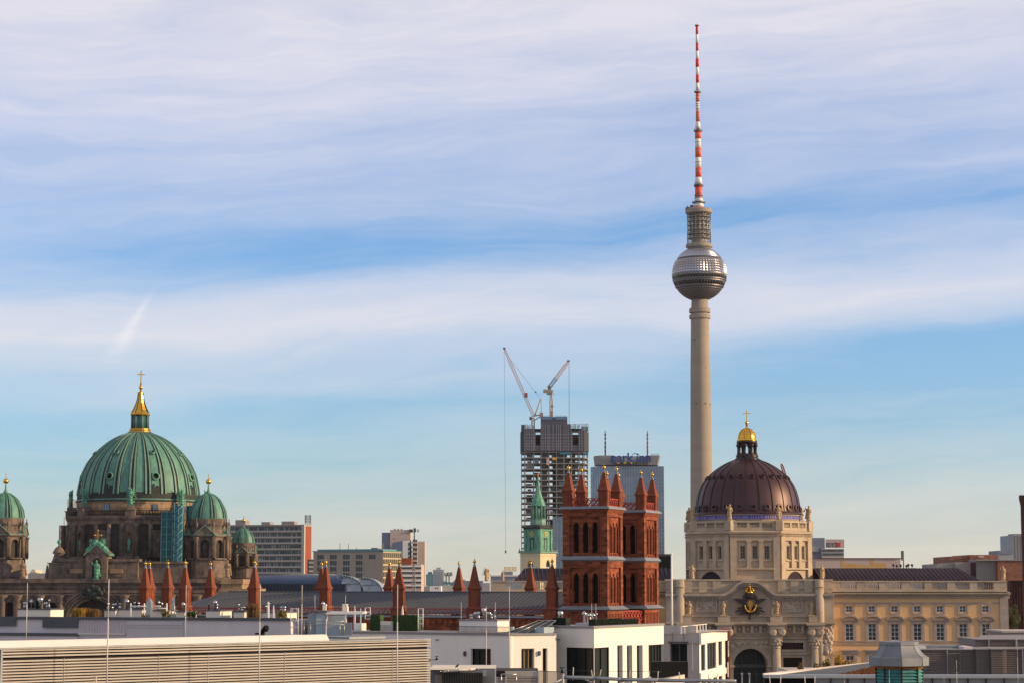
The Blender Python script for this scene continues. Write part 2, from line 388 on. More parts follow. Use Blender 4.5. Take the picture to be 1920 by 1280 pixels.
    def wall(s, x0, x1, z0, z1, y, opens, depth=.4, m=0, mr=None):
        """a wall face with real openings (x0,x1,z0,z1,kind) and their reveals; kind 0 flat, 1 round head, 2 pointed head, 3 segmental"""
        mr = m if mr is None else mr
        xs = sorted({x0, x1, *[o[0] for o in opens], *[o[1] for o in opens]}); zs = sorted({z0, z1, *[o[2] for o in opens], *[o[3] for o in opens]})
        for xa, xb in zip(xs[:-1], xs[1:]):
            for za, zb in zip(zs[:-1], zs[1:]):
                cx, cz = (xa + xb) / 2, (za + zb) / 2
                if any(o[0] < cx < o[1] and o[2] < cz < o[3] for o in opens): continue
                s.add([(xa, y, za), (xb, y, za), (xb, y, zb), (xa, y, zb)], [(0, 1, 2, 3)], m)
        for o in opens:
            a, b, c, d = o[:4]; k = o[4] if len(o) > 4 else 0; w = b - a; mid = (a + b) / 2
            head = headline(a, b, d, k)
            path = [(a, c)] + head + [(b, c)]
            n = len(path)
            s.add([(x, y, z) for x, z in path] + [(x, y + depth, z) for x, z in path], [(i, (i + 1) % n, (i + 1) % n + n, i + n) for i in range(n)], mr)
            if k:
                h = len(head) // 2
                for (xa, za), (xb, zb) in zip(head[:-1], head[1:]):
                    s.add([(xa, y, za), (xb, y, zb), (xb, y, d), (xa, y, d)], [(0, 1, 2, 3)], m)
        return s
    def build(s, name, mats, parent=None, loc=None):
        me = bpy.data.meshes.new(name)
        me.from_pydata([tuple(v) for v in s.v], [], s.f)
        if not isinstance(mats, (list, tuple)): mats = [mats]
        for k in mats: me.materials.append(M[k] if isinstance(k, str) else k)
        me.polygons.foreach_set('material_index', s.m); me.polygons.foreach_set('use_smooth', s.s)
        me.update()
        o = bpy.data.objects.new(name, me); COL.objects.link(o)
        if parent is not None: o.parent = parent
        if loc is not None: o.location = loc
        return o
def headline(a, b, d, k):
    w = b - a; mid = (a + b) / 2
    if k == 0: return [(a, d), (b, d)]
    if k == 1: return [(mid - w / 2 * math.cos(t), d - w / 2 + w / 2 * math.sin(t)) for t in [math.pi * i / 12 for i in range(13)]]
    if k == 3: return [(mid - w / 2 * math.cos(math.pi * i / 8), d - w * .22 + w * .22 * math.sin(math.pi * i / 8)) for i in range(9)]
    pts = []
    h = w * .866
    for i in range(7):
        t = R(60) * i / 6; pts.append((b - w * math.cos(t), d - h + w * math.sin(t)))
    return pts + [(2 * mid - x, z) for x, z in pts[-2::-1]]
def thing(name, label, cat, S=None, loc=None, rot=0, group=None):
    o = bpy.data.objects.new(name, None); COL.objects.link(o); o.empty_display_size = .5
    if S is not None: o.location = (S.P.x, S.P.y, 0); o.rotation_euler = (0, 0, S.rot)
    else: o.location = loc or (0, 0, 0); o.rotation_euler = (0, 0, rot)
    tag(o, label, cat, group); return o
def tag(o, label, cat, group=None):
    o['label'] = label; o['category'] = cat
    if group: o['group'] = group
    return o
def copy_part(o, parent, loc=None, rz=None):
    c = o.copy(); COL.objects.link(c); c.parent = parent
    if loc is not None: c.location = loc
    if rz is not None: c.rotation_euler = (0, 0, rz)
    for ch in list(o.children):
        d = ch.copy(); COL.objects.link(d); d.parent = c
    return c
def copy_tree(o, parent=None):
    c = o.copy(); COL.objects.link(c); c.parent = parent
    for ch in list(o.children): copy_tree(ch, c)
    return c
def text_mb(mb, s, size, T, m=0, depth=.1, bold=0.0):
    cu = bpy.data.curves.new('lettering', 'FONT'); cu.body = s; cu.size = size; cu.extrude = depth; cu.offset = bold; cu.align_x = 'CENTER'
    o = bpy.data.objects.new('lettering', cu); COL.objects.link(o)
    dg = bpy.context.evaluated_depsgraph_get(); me = bpy.data.meshes.new_from_object(o.evaluated_get(dg))
    old = mb.T; mb.T = T
    mb.add([v.co for v in me.vertices], [tuple(p.vertices) for p in me.polygons], m); mb.T = old
    bpy.data.objects.remove(o); bpy.data.curves.remove(cu); bpy.data.meshes.remove(me)
def rect_frame(mb, x0, x1, z0, z1, y0, y1, t, m=0):
    mb.box(x0, x0 + t, y0, y1, z0, z1, m); mb.box(x1 - t, x1, y0, y1, z0, z1, m)
    mb.box(x0 + t, x1 - t, y0, y1, z1 - t, z1, m); mb.box(x0 + t, x1 - t, y0, y1, z0, z0 + t, m)
def window(parent, x0, x1, z0, z1, y, nx=2, nz=2, fm='white_paint', gm='window_dark', t=.08, bar=None, T=None, name='window', dpt=.12):
    mb = MB(); mb.T = T
    rect_frame(mb, x0, x1, z0, z1, y, y + dpt, t)
    bar = t if bar is None else bar
    for i in range(1, nx):
        c = x0 + (x1 - x0) * i / nx; mb.box(c - bar / 2, c + bar / 2, y + .01, y + dpt - .02, z0 + t, z1 - t)
    for i in range(1, nz):
        c = z0 + (z1 - z0) * i / nz; mb.box(x0 + t, x1 - t, y + .015, y + dpt - .03, c - bar / 2, c + bar / 2)
    o = mb.build(name, fm, parent)
    g = MB(); g.T = T; g.box(x0 + t * .5, x1 - t * .5, y + dpt * .6, y + dpt * .8, z0 + t * .5, z1 - t * .5)
    g.build('pane', gm, o)
    return o
def fine(prof, k=4):
    """a smooth curve through the profile points"""
    out = []; n = len(prof)
    for i in range(n - 1):
        p0, p1, p2, p3 = prof[max(0, i - 1)], prof[i], prof[i + 1], prof[min(n - 1, i + 2)]
        for j in range(k):
            t = j / k
            out.append(tuple(.5 * (2 * p1[c] + (p2[c] - p0[c]) * t + (2 * p0[c] - 5 * p1[c] + 4 * p2[c] - p3[c]) * t * t + (3 * p1[c] - p0[c] - 3 * p2[c] + p3[c]) * t ** 3) for c in (0, 1)))
    return out + [prof[-1]]
def rib_strip(mb, prof, x0, x1, out, m=0):
    """a standing rib along the meridian facing -y"""
    n = len(prof); vs = []
    r0 = max(p[0] for p in prof)
    for r, z in prof:
        k = max(.3, r / r0)
        for a, b in ((x0, -.1), (x0, out), (x1, out), (x1, -.1)): vs.append((a * k, -r - b, z + b * .25))
    fs = []
    for i in range(n - 1):
        for a, b in ((0, 1), (1, 2), (2, 3)): fs.append((4 * i + a, 4 * i + b, 4 * i + 4 + b, 4 * i + 4 + a))
    return mb.add(vs, fs, m)
def statue(mb, x, y, z, h, m=0, wings=False, lean=0, seed=0):
    rnd = random.Random(seed)
    mb.cbox(x, y, z, h * .30, h * .26, h * .07, m)
    b = z + h * .07; H = h * .93; ln = rnd.uniform(-.05, .05) * H
    w = .155 * H
    for (f0, r0), (f1, r1) in zip(((0, .95), (.18, .86), (.36, .80), (.5, .92), (.6, .70), (.72, .98), (.80, .86), (.845, .34)), ((.18, .86), (.36, .80), (.5, .92), (.6, .70), (.72, .98), (.80, .86), (.845, .34), (.88, .30))):
        mb.tube((x + ln * math.sin(f0 * 3), y, b + H * f0), (x + ln * math.sin(f1 * 3), y, b + H * f1), w * r0, 9, m, w * r1)
    mb.ball((x + ln * .5 + rnd.uniform(-.02, .02) * H, y - H * .015, b + H * .935), H * .072, 8, m, 1, 1, 1.15)
    raised = rnd.choice((-1, 1, 0))
    for sgn in (-1, 1):
        sh = Vector((x + ln * .7 + sgn * w * .85, y, b + H * .775))
        if sgn == raised: el = sh + Vector((sgn * H * .08, -H * .04, -H * .06)); ha = el + Vector((sgn * H * .02, -H * .05, H * .20))
        else: el = sh + Vector((sgn * H * .045, -H * .02, -H * .20)); ha = el + Vector((-sgn * H * rnd.uniform(.06, .13), -H * .10, H * rnd.uniform(-.06, .06)))
        mb.tube(sh, el, H * .045, 6, m, H * .04); mb.tube(el, ha, H * .04, 6, m, H * .028)
        if wings:
            for j in range(5):
                tip = Vector((x + sgn * H * (.20 + .045 * j), y + H * .10, b + H * (1.10 - .17 * j)))
                mb.tube((x + sgn * w * .3, y + H * .05, b + H * (.74 - .04 * j)), tip, H * .05, 5, m, H * .015)
    # a cloak falling to one side
    sg = rnd.choice((-1, 1)); mb.tube((x + sg * w * .6, y + w * .2, b + H * .74), (x + sg * w * 1.0, y + w * .3, b + H * .1), w * .35, 7, m, w * .55)
def leaves(mb, c, rad, n, size, m=0, seed=1, nm=1, clumps=9):
    rnd = random.Random(seed); cl = []
    for i in range(clumps):
        a, b, r = rnd.uniform(0, 6.28), rnd.uniform(-1, 1), rnd.uniform(.3, .85)
        q = math.sqrt(1 - b * b); cl.append((Vector((q * math.cos(a) * r, q * math.sin(a) * r, b * r)), rnd.uniform(.25, .5)))
    for i in range(n):
        o, k = rnd.choice(cl)
        d = Vector((rnd.gauss(0, 1), rnd.gauss(0, 1), rnd.gauss(0, 1))).normalized() * k * rnd.uniform(.4, 1) ** .5 + o
        p = Vector((c[0] + d.x * rad[0], c[1] + d.y * rad[1], c[2] + d.z * rad[2]))
        u = Vector((rnd.gauss(0, 1), rnd.gauss(0, 1), rnd.gauss(0, 1))).normalized(); v = u.orthogonal().normalized(); sz = size * rnd.uniform(.6, 1.3)
        mb.add([p - u * sz, p + v * sz * .5, p + u * sz, p - v * sz * .5], [(0, 1, 2, 3)], m if nm == 1 else rnd.randrange(nm))
    return mb
def cross_mb(mb, x, y, z, h, wd, t, m=0, zc=.68):
    mb.box(x - t / 2, x + t / 2, y - t / 2, y + t / 2, z, z + h, m)
    mb.box(x - wd / 2, x - t / 2, y - t / 2, y + t / 2, z + h * zc - t / 2, z + h * zc + t / 2, m); mb.box(x + t / 2, x + wd / 2, y - t / 2, y + t / 2, z + h * zc - t / 2, z + h * zc + t / 2, m)
    return mb

# ------------------------------------------------------------------ the setting: ground
g = MB(); g.box(-4000, 4000, -300, 5000, -.5, 0)
go = g.build('ground', 'ground_dirt'); go['kind'] = 'structure'
g = MB(); g.box(-300, 300, 180, 248, .004, .008); g.box(-300, 300, 320, 470, .004, .008)
go = g.build('street', 'asphalt'); go['kind'] = 'structure'

# ================================================================== television tower
def tv_tower():
    S = Seg(1317.2, 1300)
    z = lambda py: S.z(py, 1317); w = lambda n, py: S.w(n, 0, py)
    t = thing('television_tower', 'tall concrete television tower with faceted steel ball and red and white mast', 'tower', S)
    mb = MB()
    mb.lathe(0, 0, [(16, 0), (11.5, 12), (8.6, 26)] + [(w(r, y), z(y)) for y, r in ((1000, 21.8), (950, 21.2), (850, 20.2), (700, 18.6), (620, 17.2), (598, 16.9), (560, 15.2))], 48)
    mb.build('shaft', 'tower_concrete', t)
    for px, y in ((-10, 757), (8, 757), (17, 758.5), (-10, 900), (-6, 1040), (9, 690), (-12, 640)):
        rr = w(19.4 if y > 700 else 18, y); ax = w(px, y); a = math.asin(ax / rr); m2 = MB(); m2.T = Matrix.Rotation(a, 4, 'Z'); m2.box(-.35, .35, -rr - .25, -rr + .6, z(y + 1.2), z(y - 1.2)); m2.build('shaft_opening', 'dark_steel', t)
    for a, b in ((587, 578), (598, 590)):
        MB().lathe(0, 0, [(w(17, a), z(a)), (w(19.6, a), z(a)), (w(20, a), z(a - 1)), (w(20, a), z(b + 2)), (w(18, a), z(b))], 48, smooth=False).build('collar_ring', 'tower_concrete', t)
    # the ball: rows of small steel pyramids
    cz, r = z(514), w(50.3, 514); mb = MB(); n = 56; rows = 26
    lat = lambda i: -math.acos(.32) + (math.acos(.32) + math.acos(.40)) * i / rows if False else math.asin(-.955) + (math.asin(.93) - math.asin(-.955)) * i / rows
    P = lambda la, lo, q: (q * math.cos(la) * math.sin(lo), -q * math.cos(la) * math.cos(lo), cz + q * math.sin(la))
    for i in range(rows):
        a, b = lat(i), lat(i + 1); zz = r * math.sin((a + b) / 2)
        band = (-.22 * r < zz < -.085 * r) or (-.47 * r < zz < -.34 * r)
        for j in range(n):
            l0, l1 = 2 * math.pi * j / n, 2 * math.pi * (j + 1) / n
            q = [P(a, l0, r), P(a, l1, r), P(b, l1, r), P(b, l0, r)]
            if band or i in (19,): mb.add(q, [(0, 1, 2, 3)], 1)
            elif -.345 * r < zz < -.215 * r: mb.add(q, [(0, 1, 2, 3)], 2)
            else:
                c = P((a + b) / 2, (l0 + l1) / 2, r * (1.034 if zz > -.2 * r else 1.026))
                mb.add(q + [c], [(0, 1, 4), (1, 2, 4), (2, 3, 4), (3, 0, 4)], 2 if zz < -.47 * r else 0)  # darker steel underneath: the dim reflection from below is put into the colour
    ball = mb.build('ball', ['ball_steel', 'dark_steel', 'ring_and_shade_steel'], t)
    for lo, hi in ((-.235, -.08), (-.485, -.335)):
        m2 = MB(); za, zb = r * lo, r * hi; ra, rb = math.sqrt(r * r - za * za) * 1.012, math.sqrt(r * r - zb * zb) * 1.012
        m2.lathe(0, 0, [(ra, cz + za), (rb, cz + zb)], 56, 0, False, cap=False)
        o = m2.build('window_band', 'dark_glass', ball)
        m2 = MB()
        for k in range(56):
            a = 2 * math.pi * k / 56
            m2.tube((ra * math.sin(a) * 1.004, -ra * math.cos(a) * 1.004, cz + za), (rb * math.sin(a) * 1.004, -rb * math.cos(a) * 1.004, cz + zb), .16, 4)
        m2.lathe(0, 0, [(ra * .99, cz + za - .5), (ra * 1.02, cz + za - .5), (ra * 1.02, cz + za), (ra * .99, cz + za)], 56, 0, False, cap=False)
        m2.lathe(0, 0, [(rb * .99, cz + zb), (rb * 1.02, cz + zb), (rb * 1.02, cz + zb + .5), (rb * .99, cz + zb + .5)], 56, 0, False, cap=False)
        m2.build('mullion_ring', 'ring_and_shade_steel', ball)
    # antenna cage
    MB().lathe(0, 0, [(w(17, 460), z(472)), (w(22, 460), z(466)), (w(25, 460), z(464)), (w(25, 460), z(459)), (w(17, 460), z(457))], 40, smooth=False).build('lower_platform', 'tower_floor', t)
    MB().lathe(0, 0, [(w(14.5, 430), z(462)), (w(14, 430), z(445)), (w(11.5, 430), z(444)), (w(11.5, 430), z(400))], 24, smooth=False).build('cage_core', 'tower_concrete', t)
    for y in (448, 440, 432, 424, 416, 408):
        MB().lathe(0, 0, [(w(11, y), z(y)), (w(21, y), z(y)), (w(21, y), z(y - 1.6)), (w(11, y), z(y - 1.6))], 32, smooth=False).build('cage_floor', 'tower_floor', t)
        mb = MB()
        for k in range(20):
            if (k * 7 + int(y)) % 3 == 0: continue
            a = 2 * math.pi * k / 20; mb.T = Matrix.Rotation(a, 4, 'Z'); mb.cbox(0, -w(17.5, y), z(y - 1.7), .9, .8, w(3.2, y))
        mb.build('antenna_box', 'dark_steel', t)
    mb = MB()
    for k in range(18):
        a = 2 * math.pi * k / 18; q = w(22, 430); mb.tube((q * math.sin(a), -q * math.cos(a), z(460)), (q * math.sin(a), -q * math.cos(a), z(400)), .17, 5)
    for y in (452, 444, 436, 428, 420, 412, 404):
        q = w(22, 430)
        for k in range(18):
            a, b = 2 * math.pi * k / 18, 2 * math.pi * (k + 1) / 18; mb.tube((q * math.sin(a), -q * math.cos(a), z(y)), (q * math.sin(b), -q * math.cos(b), z(y)), .11, 4)
    mb.build('cage_frame', 'metal_grey', t)
    MB().lathe(0, 0, [(w(22, 398), z(402)), (w(25, 398), z(400)), (w(25, 398), z(394)), (w(20, 398), z(392)), (w(12, 398), z(392))], 40, smooth=False).build('upper_platform', 'tower_concrete', t)
    mb = MB()
    for k in range(12): mb.tube((-w(21, 395), w(k - 6, 395) * .9, z(396)), (-w(21, 395), w(k - 6, 395) * .9, z(386.5)), .12, 4)
    mb.box(-w(24.5, 390), -w(12, 390), -2.5, 2.5, z(395), z(390)); mb.cbox(-w(13, 388), 0, z(390), 2, 2, 1.6)
    mb.build('roof_cabin', 'dark_steel', t)
    segs = [(396, 389, 10, 9.6, 2), (389, 381, 9.4, 8.6, 0), (379, 371, 8, 7.6, 0), (371, 350, 6.8, 6.6, 2), (346, 333, 7.6, 5.7, 0), (333, 315, 5.7, 5.6, 2), (315, 296, 5.6, 5.6, 0),
            (296, 278, 5.6, 5.6, 2), (278, 261, 5.6, 5.6, 0), (261, 248, 5.7, 5.7, 2), (242, 229, 5.2, 3.9, 0), (229, 210, 3.7, 3.7, 2), (210, 192, 3.6, 3.6, 0), (192, 174, 3.5, 3.4, 2),
            (169, 156, 3.4, 3.0, 0), (156, 141, 3.0, 2.9, 1), (141, 126, 2.8, 2.8, 0), (126, 111, 3.2, 3.1, 1), (111, 96, 2.7, 2.7, 0), (96, 81, 2.6, 2.6, 1), (81, 65, 2.5, 2.5, 0), (65, 48, 2.5, 2.4, 1)]
    mb = MB()
    for ya, yb, ra, rb, m in segs: mb.lathe(0, 0, [(w(ra, ya), z(ya)), (w(rb, yb), z(yb))], 20, m)
    for y in (185, 180, 189, 196, 200, 205, 215, 220, 225, 254, 268, 285, 305, 323):
        mb.lathe(0, 0, [(w(4.2 if y < 240 else 6.1, y), z(y)), (w(4.2 if y < 240 else 6.1, y), z(y - 1.3))], 14, 3)
    mb.tube((0, 0, z(48)), (0, 0, z(43)), .18)
    mb.build('mast', ['white_paint', 'mast_red', 'mast_orange', 'metal_grey'], t)
    for ya, yb, r_ in ((381, 378.5, 12.5), (350, 346, 9), (368, 366, 8), (373, 371, 8), (247, 242.5, 7.8), (174, 170, 6.3), (49, 46.5, 4)):
        mb = MB(); mb.lathe(0, 0, [(w(r_ * .5, ya), z(ya)), (w(r_, ya), z(ya)), (w(r_, ya), z((ya + yb) / 2)), (w(r_ * .5, ya), z((ya + yb) / 2))], 20, 0, False)
        for k in range(12):
            a = 2 * math.pi * k / 12; q = w(r_ * .96, ya); mb.tube((q * math.sin(a), -q * math.cos(a), z((ya + yb) / 2)), (q * math.sin(a), -q * math.cos(a), z(yb)), .1, 4, 1)
        mb.lathe(0, 0, [(w(r_ * .93, ya), z(yb + .2)), (w(r_ * .98, ya), z(yb + .2)), (w(r_ * .98, ya), z(yb)), (w(r_ * .93, ya), z(yb))], 20, 1, False, cap=False)
        mb.build('service_ring', ['dark_steel', 'metal_grey'], t)
tv_tower()

# ================================================================== the palace with the brown dome
def palace():
    D = 480
    S = Seg(1405, D)
    z = lambda py, dy=0: S.z(py, 1405, dy)
    x = lambda px, dy=0, py=1120: S.x(px, dy, py)
    t = thing('baroque_palace', 'yellow and grey baroque palace with a large brown copper dome over its gate', 'palace', S)
    zc, ztop = z(1112), z(1088)
    # ---- wings
    wx = [1592, 1634.5, 1677, 1719.5, 1762, 1805, 1847.5]
    for side in (1, -1):
        def X(px): return x(px) * side
        def XX(a, b):
            a, b = X(a), X(b); return (a, b) if a < b else (b, a)
        a, b = XX(1556, 1888)
        ops = []
        for c in wx:
            l, r = XX(c - 6.5, c + 6.5); ops.append((l, r, z(1147), z(1134.5), 3))
            l, r = XX(c - 8, c + 8); ops.append((l, r, z(1200), z(1168), 0))
            l, r = XX(c - 8, c + 8); ops.append((l, r, z(1266), z(1228), 0))
        mb = MB(); mb.wall(a, b, 0, zc, 0, ops, .45)
        e = b if side > 0 else a
        mb.add([(e, 0, 0), (e, 110, 0), (e, 110, zc), (e, 0, zc)], [(0, 1, 2, 3)])
        mb.add([(a, 110, 0), (b, 110, 0), (b, 110, zc), (a, 110, zc)], [(0, 1, 2, 3)])
        mb.add([(a, 0, zc - .02), (b, 0, zc - .02), (b, 110, zc - .02), (a, 110, zc - .02)], [(0, 1, 2, 3)])
        mb.build('wing_wall', 'palace_yellow', t)
        # stone trim: corner pilaster, string courses, window hoods
        mb = MB(); l, r = XX(1874, 1889.5); mb.box(l, r, -.35, .4, 0, zc)
        for ya, yb, d in ((1202, 1200.4, .22), (1208, 1206.5, .15), (1131, 1128.5, .12)):
            l, r = XX(1558, 1874); mb.box(l, r, -d, -.002, z(ya), z(yb))
        for c in wx:
            for (ha, hb, hw) in ((1200, 1168, 8), (1266, 1228, 8)):
                for sg in (-1, 1):
                    l, r = sorted((X(c + sg * hw), X(c + sg * (hw + 4.6)))); mb.box(l, r, -.16, -.003, z(ha + 2), z(hb - 2.5))
                l, r = XX(c - hw - 4.6, c + hw + 4.6); mb.box(l, r, -.18, -.004, z(hb - 2.6), z(hb - 7))
                mb.box(l, r, -.2, -.004, z(ha + 2.1), z(ha + 3.6))
            l, r = XX(c - 10, c + 10)
            for sg in (-1, 1):
                q, p = sorted((X(c + sg * 6.5), X(c + sg * 10))); mb.box(q, p, -.12, -.003, z(1149), z(1131.2))
            mb.box(l, r, -.14, -.003, z(1150.6), z(1149.1)); 
            # curved hood
            mid, hw = X(c), abs(X(c + 15.5) - X(c))
            pts = [(mid - hw * math.cos(math.pi * i / 12), z(1160.2) + (z(1151.5) - z(1160.2)) * math.sin(math.pi * i / 12)) for i in range(13)]
            mb.sweep(pts, .42, -.62, -.003); mb.box(mid - hw, mid + hw, -.5, -.003, z(1162), z(1160.3))
            mb.box(mid - hw, mid + hw, -.6, -.002, z(1219.5), z(1217)); mb.box(mid - hw * .9, mid + hw * .9, -.3, -.002, z(1224), z(1219.6))
        mb.build('stone_trim', 'palace_trim', t)
        for c in wx:
            l, r = XX(c - 6.5, c + 6.5); window(t, l + .02, r - .02, z(1147), z(1134.9), .3, 2, 2, bar=.1, t=.13)
            l, r = XX(c - 8, c + 8); window(t, l + .02, r - .02, z(1200), z(1168), .3, 2, 4, bar=.09, t=.14)
            window(t, l + .02, r - .02, z(1266), z(1228), .3, 2, 4, bar=.09, t=.14)
        # cornice, dentils, balustrade
        mb = MB(); a, b = XX(1560, 1893)
        mb.box(a, b, -.5, 0, zc, z(1116.5) + .95 - .02); mb.box(a, b, -1.35, .3, z(1112.2), z(1110.4)); mb.box(a, b, -.95, .3, z(1114.5), z(1112.3)); mb.box(a, b, -.28, -.003, z(1121), z(1118))
        n = 58
        for i in range(n): c = a + (b - a) * (i + .5) / n; mb.box(c - .16, c + .16, -.85, -.5, z(1117), z(1114.6))
        mb.build('cornice', 'palace_stone', t)
        mb = MB(); a, b = XX(1557, 1888)
        holes = [(1575, 1606), (1620, 1648), (1662, 1690), (1705, 1733), (1748, 1776), (1791, 1818), (1832, 1863)]
        mb.box(a, b, -.5, .5, z(1110.3), z(1104)); mb.box(a, b, -.55, .55, z(1090.6), z(1088))
        cur = 1557
        for h0, h1 in holes + [(1888, 1889)]:
            l, r = XX(cur, h0); mb.box(l, r, -.42, .42, z(1104) + .002, z(1090.6) - .002); cur = h1
        mb.build('parapet', 'palace_stone', t)
        mb = MB()
        for h0, h1 in holes:
            l, r = XX(h0, h1)
            for i in range(9):
                c = l + (r - l) * (i + .5) / 9; zb, zt = z(1104), z(1090.6); h = zt - zb
                mb.lathe(c, 0, [(.09, zb), (.09, zb + .15 * h), (.14, zb + .32 * h), (.06, zb + .75 * h), (.1, zb + .9 * h), (.1, zt)], 6, cap=False)
        mb.build('baluster_row', 'palace_stone', t)
        # hipped roof
        mb = MB(); e0, r0 = X(1545), X(1545); e1, r1 = X(1849), x(1797, 16, 1066) * side
        zr = z(1064.5, 16); ze = z(1090, 4)
        mb.add([(e0, 3, ze), (e1, 3, ze), (r1, 16, zr), (r0, 16, zr)], [(0, 1, 2, 3)], 0)
        mb.add([(e1, 3, ze), (e1, 29, ze), (r1, 16, zr)], [(0, 1, 2)], 0)
        mb.add([(e0, 29, ze), (e1, 29, ze), (r1, 16, zr), (r0, 16, zr)], [(0, 1, 2, 3)], 0)
        k = int(abs(e1 - e0) / .95)
        for i in range(1, k):
            q = e0 + (e1 - e0) * i / k; f = 1.0
            if (q - r1) * side > 0: f = 1 - (q - r1) / (e1 - r1)
            mb.tube((q, 3, ze + .05), (q, 3 + 13 * f, ze + (zr - ze) * f + .05), .07, 4, 1)
        mb.build('roof', ['violet_roof', 'dark_copper'], t)
    # ---- the gate block
    Y0 = -3.0
    px_l, px_r = 1250, 1560
    zA = z(1086, Y0)
    gx = lambda px: S.x(px, Y0, 1130); gz = lambda py: z(py, Y0)
    mb = MB()
    ar = (gx(1374), gx(1438), 0, gz(1215), 1)
    ops = [ar]
    mb.wall(gx(px_l), gx(px_r), 0, zA, Y0, ops, 6.0)
    for e in (gx(px_l), gx(px_r)): mb.add([(e, Y0, 0), (e, 6, 0), (e, 6, zA), (e, Y0, zA)], [(0, 1, 2, 3)])
    mb.add([(gx(px_l), Y0, zA), (gx(px_r), Y0, zA), (gx(px_r), 8, zA), (gx(px_l), 8, zA)], [(0, 1, 2, 3)])
    mb.build('gate_block', 'palace_stone', t)
    mb = MB(); mb.box(ar[0] - .5, ar[1] + .5, Y0 + 4.5, Y0 + 4.7, 0, ar[3] + .3)
    o = mb.build('gate_glazing', 'skylight_glass', t)
    mb = MB(); mb.box(ar[0], ar[1], Y0 + 4.2, Y0 + 4.4, gz(1252), gz(1246))
    for px in (1392, 1420): mb.box(gx(px) - .07, gx(px) + .07, Y0 + 4.2, Y0 + 4.38, 0, gz(1220))
    mb.box(ar[0], ar[1], Y0 + 4.22, Y0 + 4.36, gz(1264), gz(1263.2))
    mb.build('glazing_bar', 'dark_steel', o)
    # arch moulding and relief above it
    mb = MB(); mid = (ar[0] + ar[1]) / 2; rr = (ar[1] - ar[0]) / 2
    for rad, th, d in ((rr + .05, .55, .3), (rr + .62, .28, .5)):
        pts = [(mid - (rad + th) * math.cos(math.pi * i / 24), ar[3] - rr + (rad + th) * math.sin(math.pi * i / 24)) for i in range(25)]
        inn = [(mid - rad * math.cos(math.pi * i / 24), ar[3] - rr + rad * math.sin(math.pi * i / 24)) for i in range(25)]
        for i in range(24): mb.prism_y([inn[i], inn[i + 1], pts[i + 1], pts[i]], Y0 - d, Y0 - .004)
    for sg in (-1, 1): mb.box(mid + sg * (rr + .5) - .7, mid + sg * (rr + .5) + .7, Y0 - .6, Y0 - .005, gz(1250), gz(1246))
    mb.build('arch_moulding', 'palace_stone', t)
    mb = MB(); rnd = random.Random(3)
    for i in range(90):
        a = rnd.uniform(.3, math.pi - .3); q = rr + 1.0 + abs(rnd.gauss(0, 1.0)); px_, pz = mid - q * 1.15 * math.cos(a), ar[3] - rr + q * math.sin(a)
        if pz > gz(1204) or abs(px_ - mid) > 5.6: continue
        mb.ball((px_, Y0 - .1, pz), rnd.uniform(.18, .42), 6, 0, 1, .8, 1)
    mb.build('arch_relief', 'palace_relief', t)
    # columns and entablature of the lower storey
    for px in (1454, 1526, 1356, 1284):
        mb = MB(); c = gx(px)
        zt, zb = gz(1196), 0
        mb.lathe(c, Y0 - 1.0, [(1.0, 2), (.98, 8), (.86, zt - 2.2)], 24); mb.cbox(c, Y0 - 1, 0, 2.6, 2.2, 2)
        mb.build('column', 'palace_stone', t)
        mb = MB(); mb.lathe(c, Y0 - 1, [(.88, zt - 2.2), (.95, zt - 2.0), (.9, zt - 1.9), (1.05, zt - 1.2), (1.35, zt - .2), (1.4, zt)], 16)
        for k in range(10):
            a = k * .628; mb.ball((c + 1.08 * math.sin(a), Y0 - 1 - 1.08 * math.cos(a), zt - 1.25), .28, 6); mb.ball((c + 1.25 * math.sin(a + .3), Y0 - 1 - 1.25 * math.cos(a + .3), zt - .55), .26, 6)
        mb.build('capital', 'palace_relief', t)
        mb = MB(); mb.box(c - 1.25, c + 1.25, Y0 - 2.3, Y0 - .005, zt, gz(1178)); mb.box(c - 1.6, c + 1.6, Y0 - 2.7, Y0 - .006, gz(1178), gz(1171))
        for sg in (-1, 1):
            mb.T = Matrix.Translation((c + sg * 1.0, Y0 - 2.35, gz(1184))) @ Matrix.Rotation(R(90), 4, 'X'); mb.lathe(0, 0, [(.9, -.1), (.9, .25), (.45, .32)], 14)
            mb.T = None
        mb.box(c - 2.1, c + 2.1, Y0 - 3.0, Y0 - .007, gz(1171), gz(1168.2)); mb.box(c - 1.35, c + 1.35, Y0 - 1.6, Y0 - .008, gz(1165.5), gz(1154))
        mb.build('entablature_block', 'palace_stone', t)
    mb = MB(); xl, xr = gx(px_l - 3), gx(px_r + 3)
    mb.box(xl, xr, Y0 - 1.7, Y0 - .009, gz(1168.1), gz(1165.8)); mb.box(xl, xr, Y0 - 1.25, Y0 - .01, gz(1171), gz(1168.2)); mb.box(xl, xr, Y0 - .4, Y0 - .011, gz(1197), gz(1194.5)); mb.box(xl, xr, Y0 - .25, Y0 - .012, gz(1191), gz(1189.5))
    mb.box(xl, xr, Y0 - .45, Y0 - .013, gz(1155.6), gz(1153.2)); mb.box(xl, xr, Y0 - .3, Y0 - .014, gz(1165.7), gz(1163.4))
    n = 40
    for i in range(n): c = xl + (xr - xl) * (i + .5) / n; mb.box(c - .32, c + .32, Y0 - .75, Y0 - .015, gz(1187), gz(1172)) if i % 2 == 0 else mb.ball((c, Y0 - .1, gz(1179)), .5, 8, 0, 1, .5, 1)
    mb.build('lower_entablature', 'palace_stone', t)
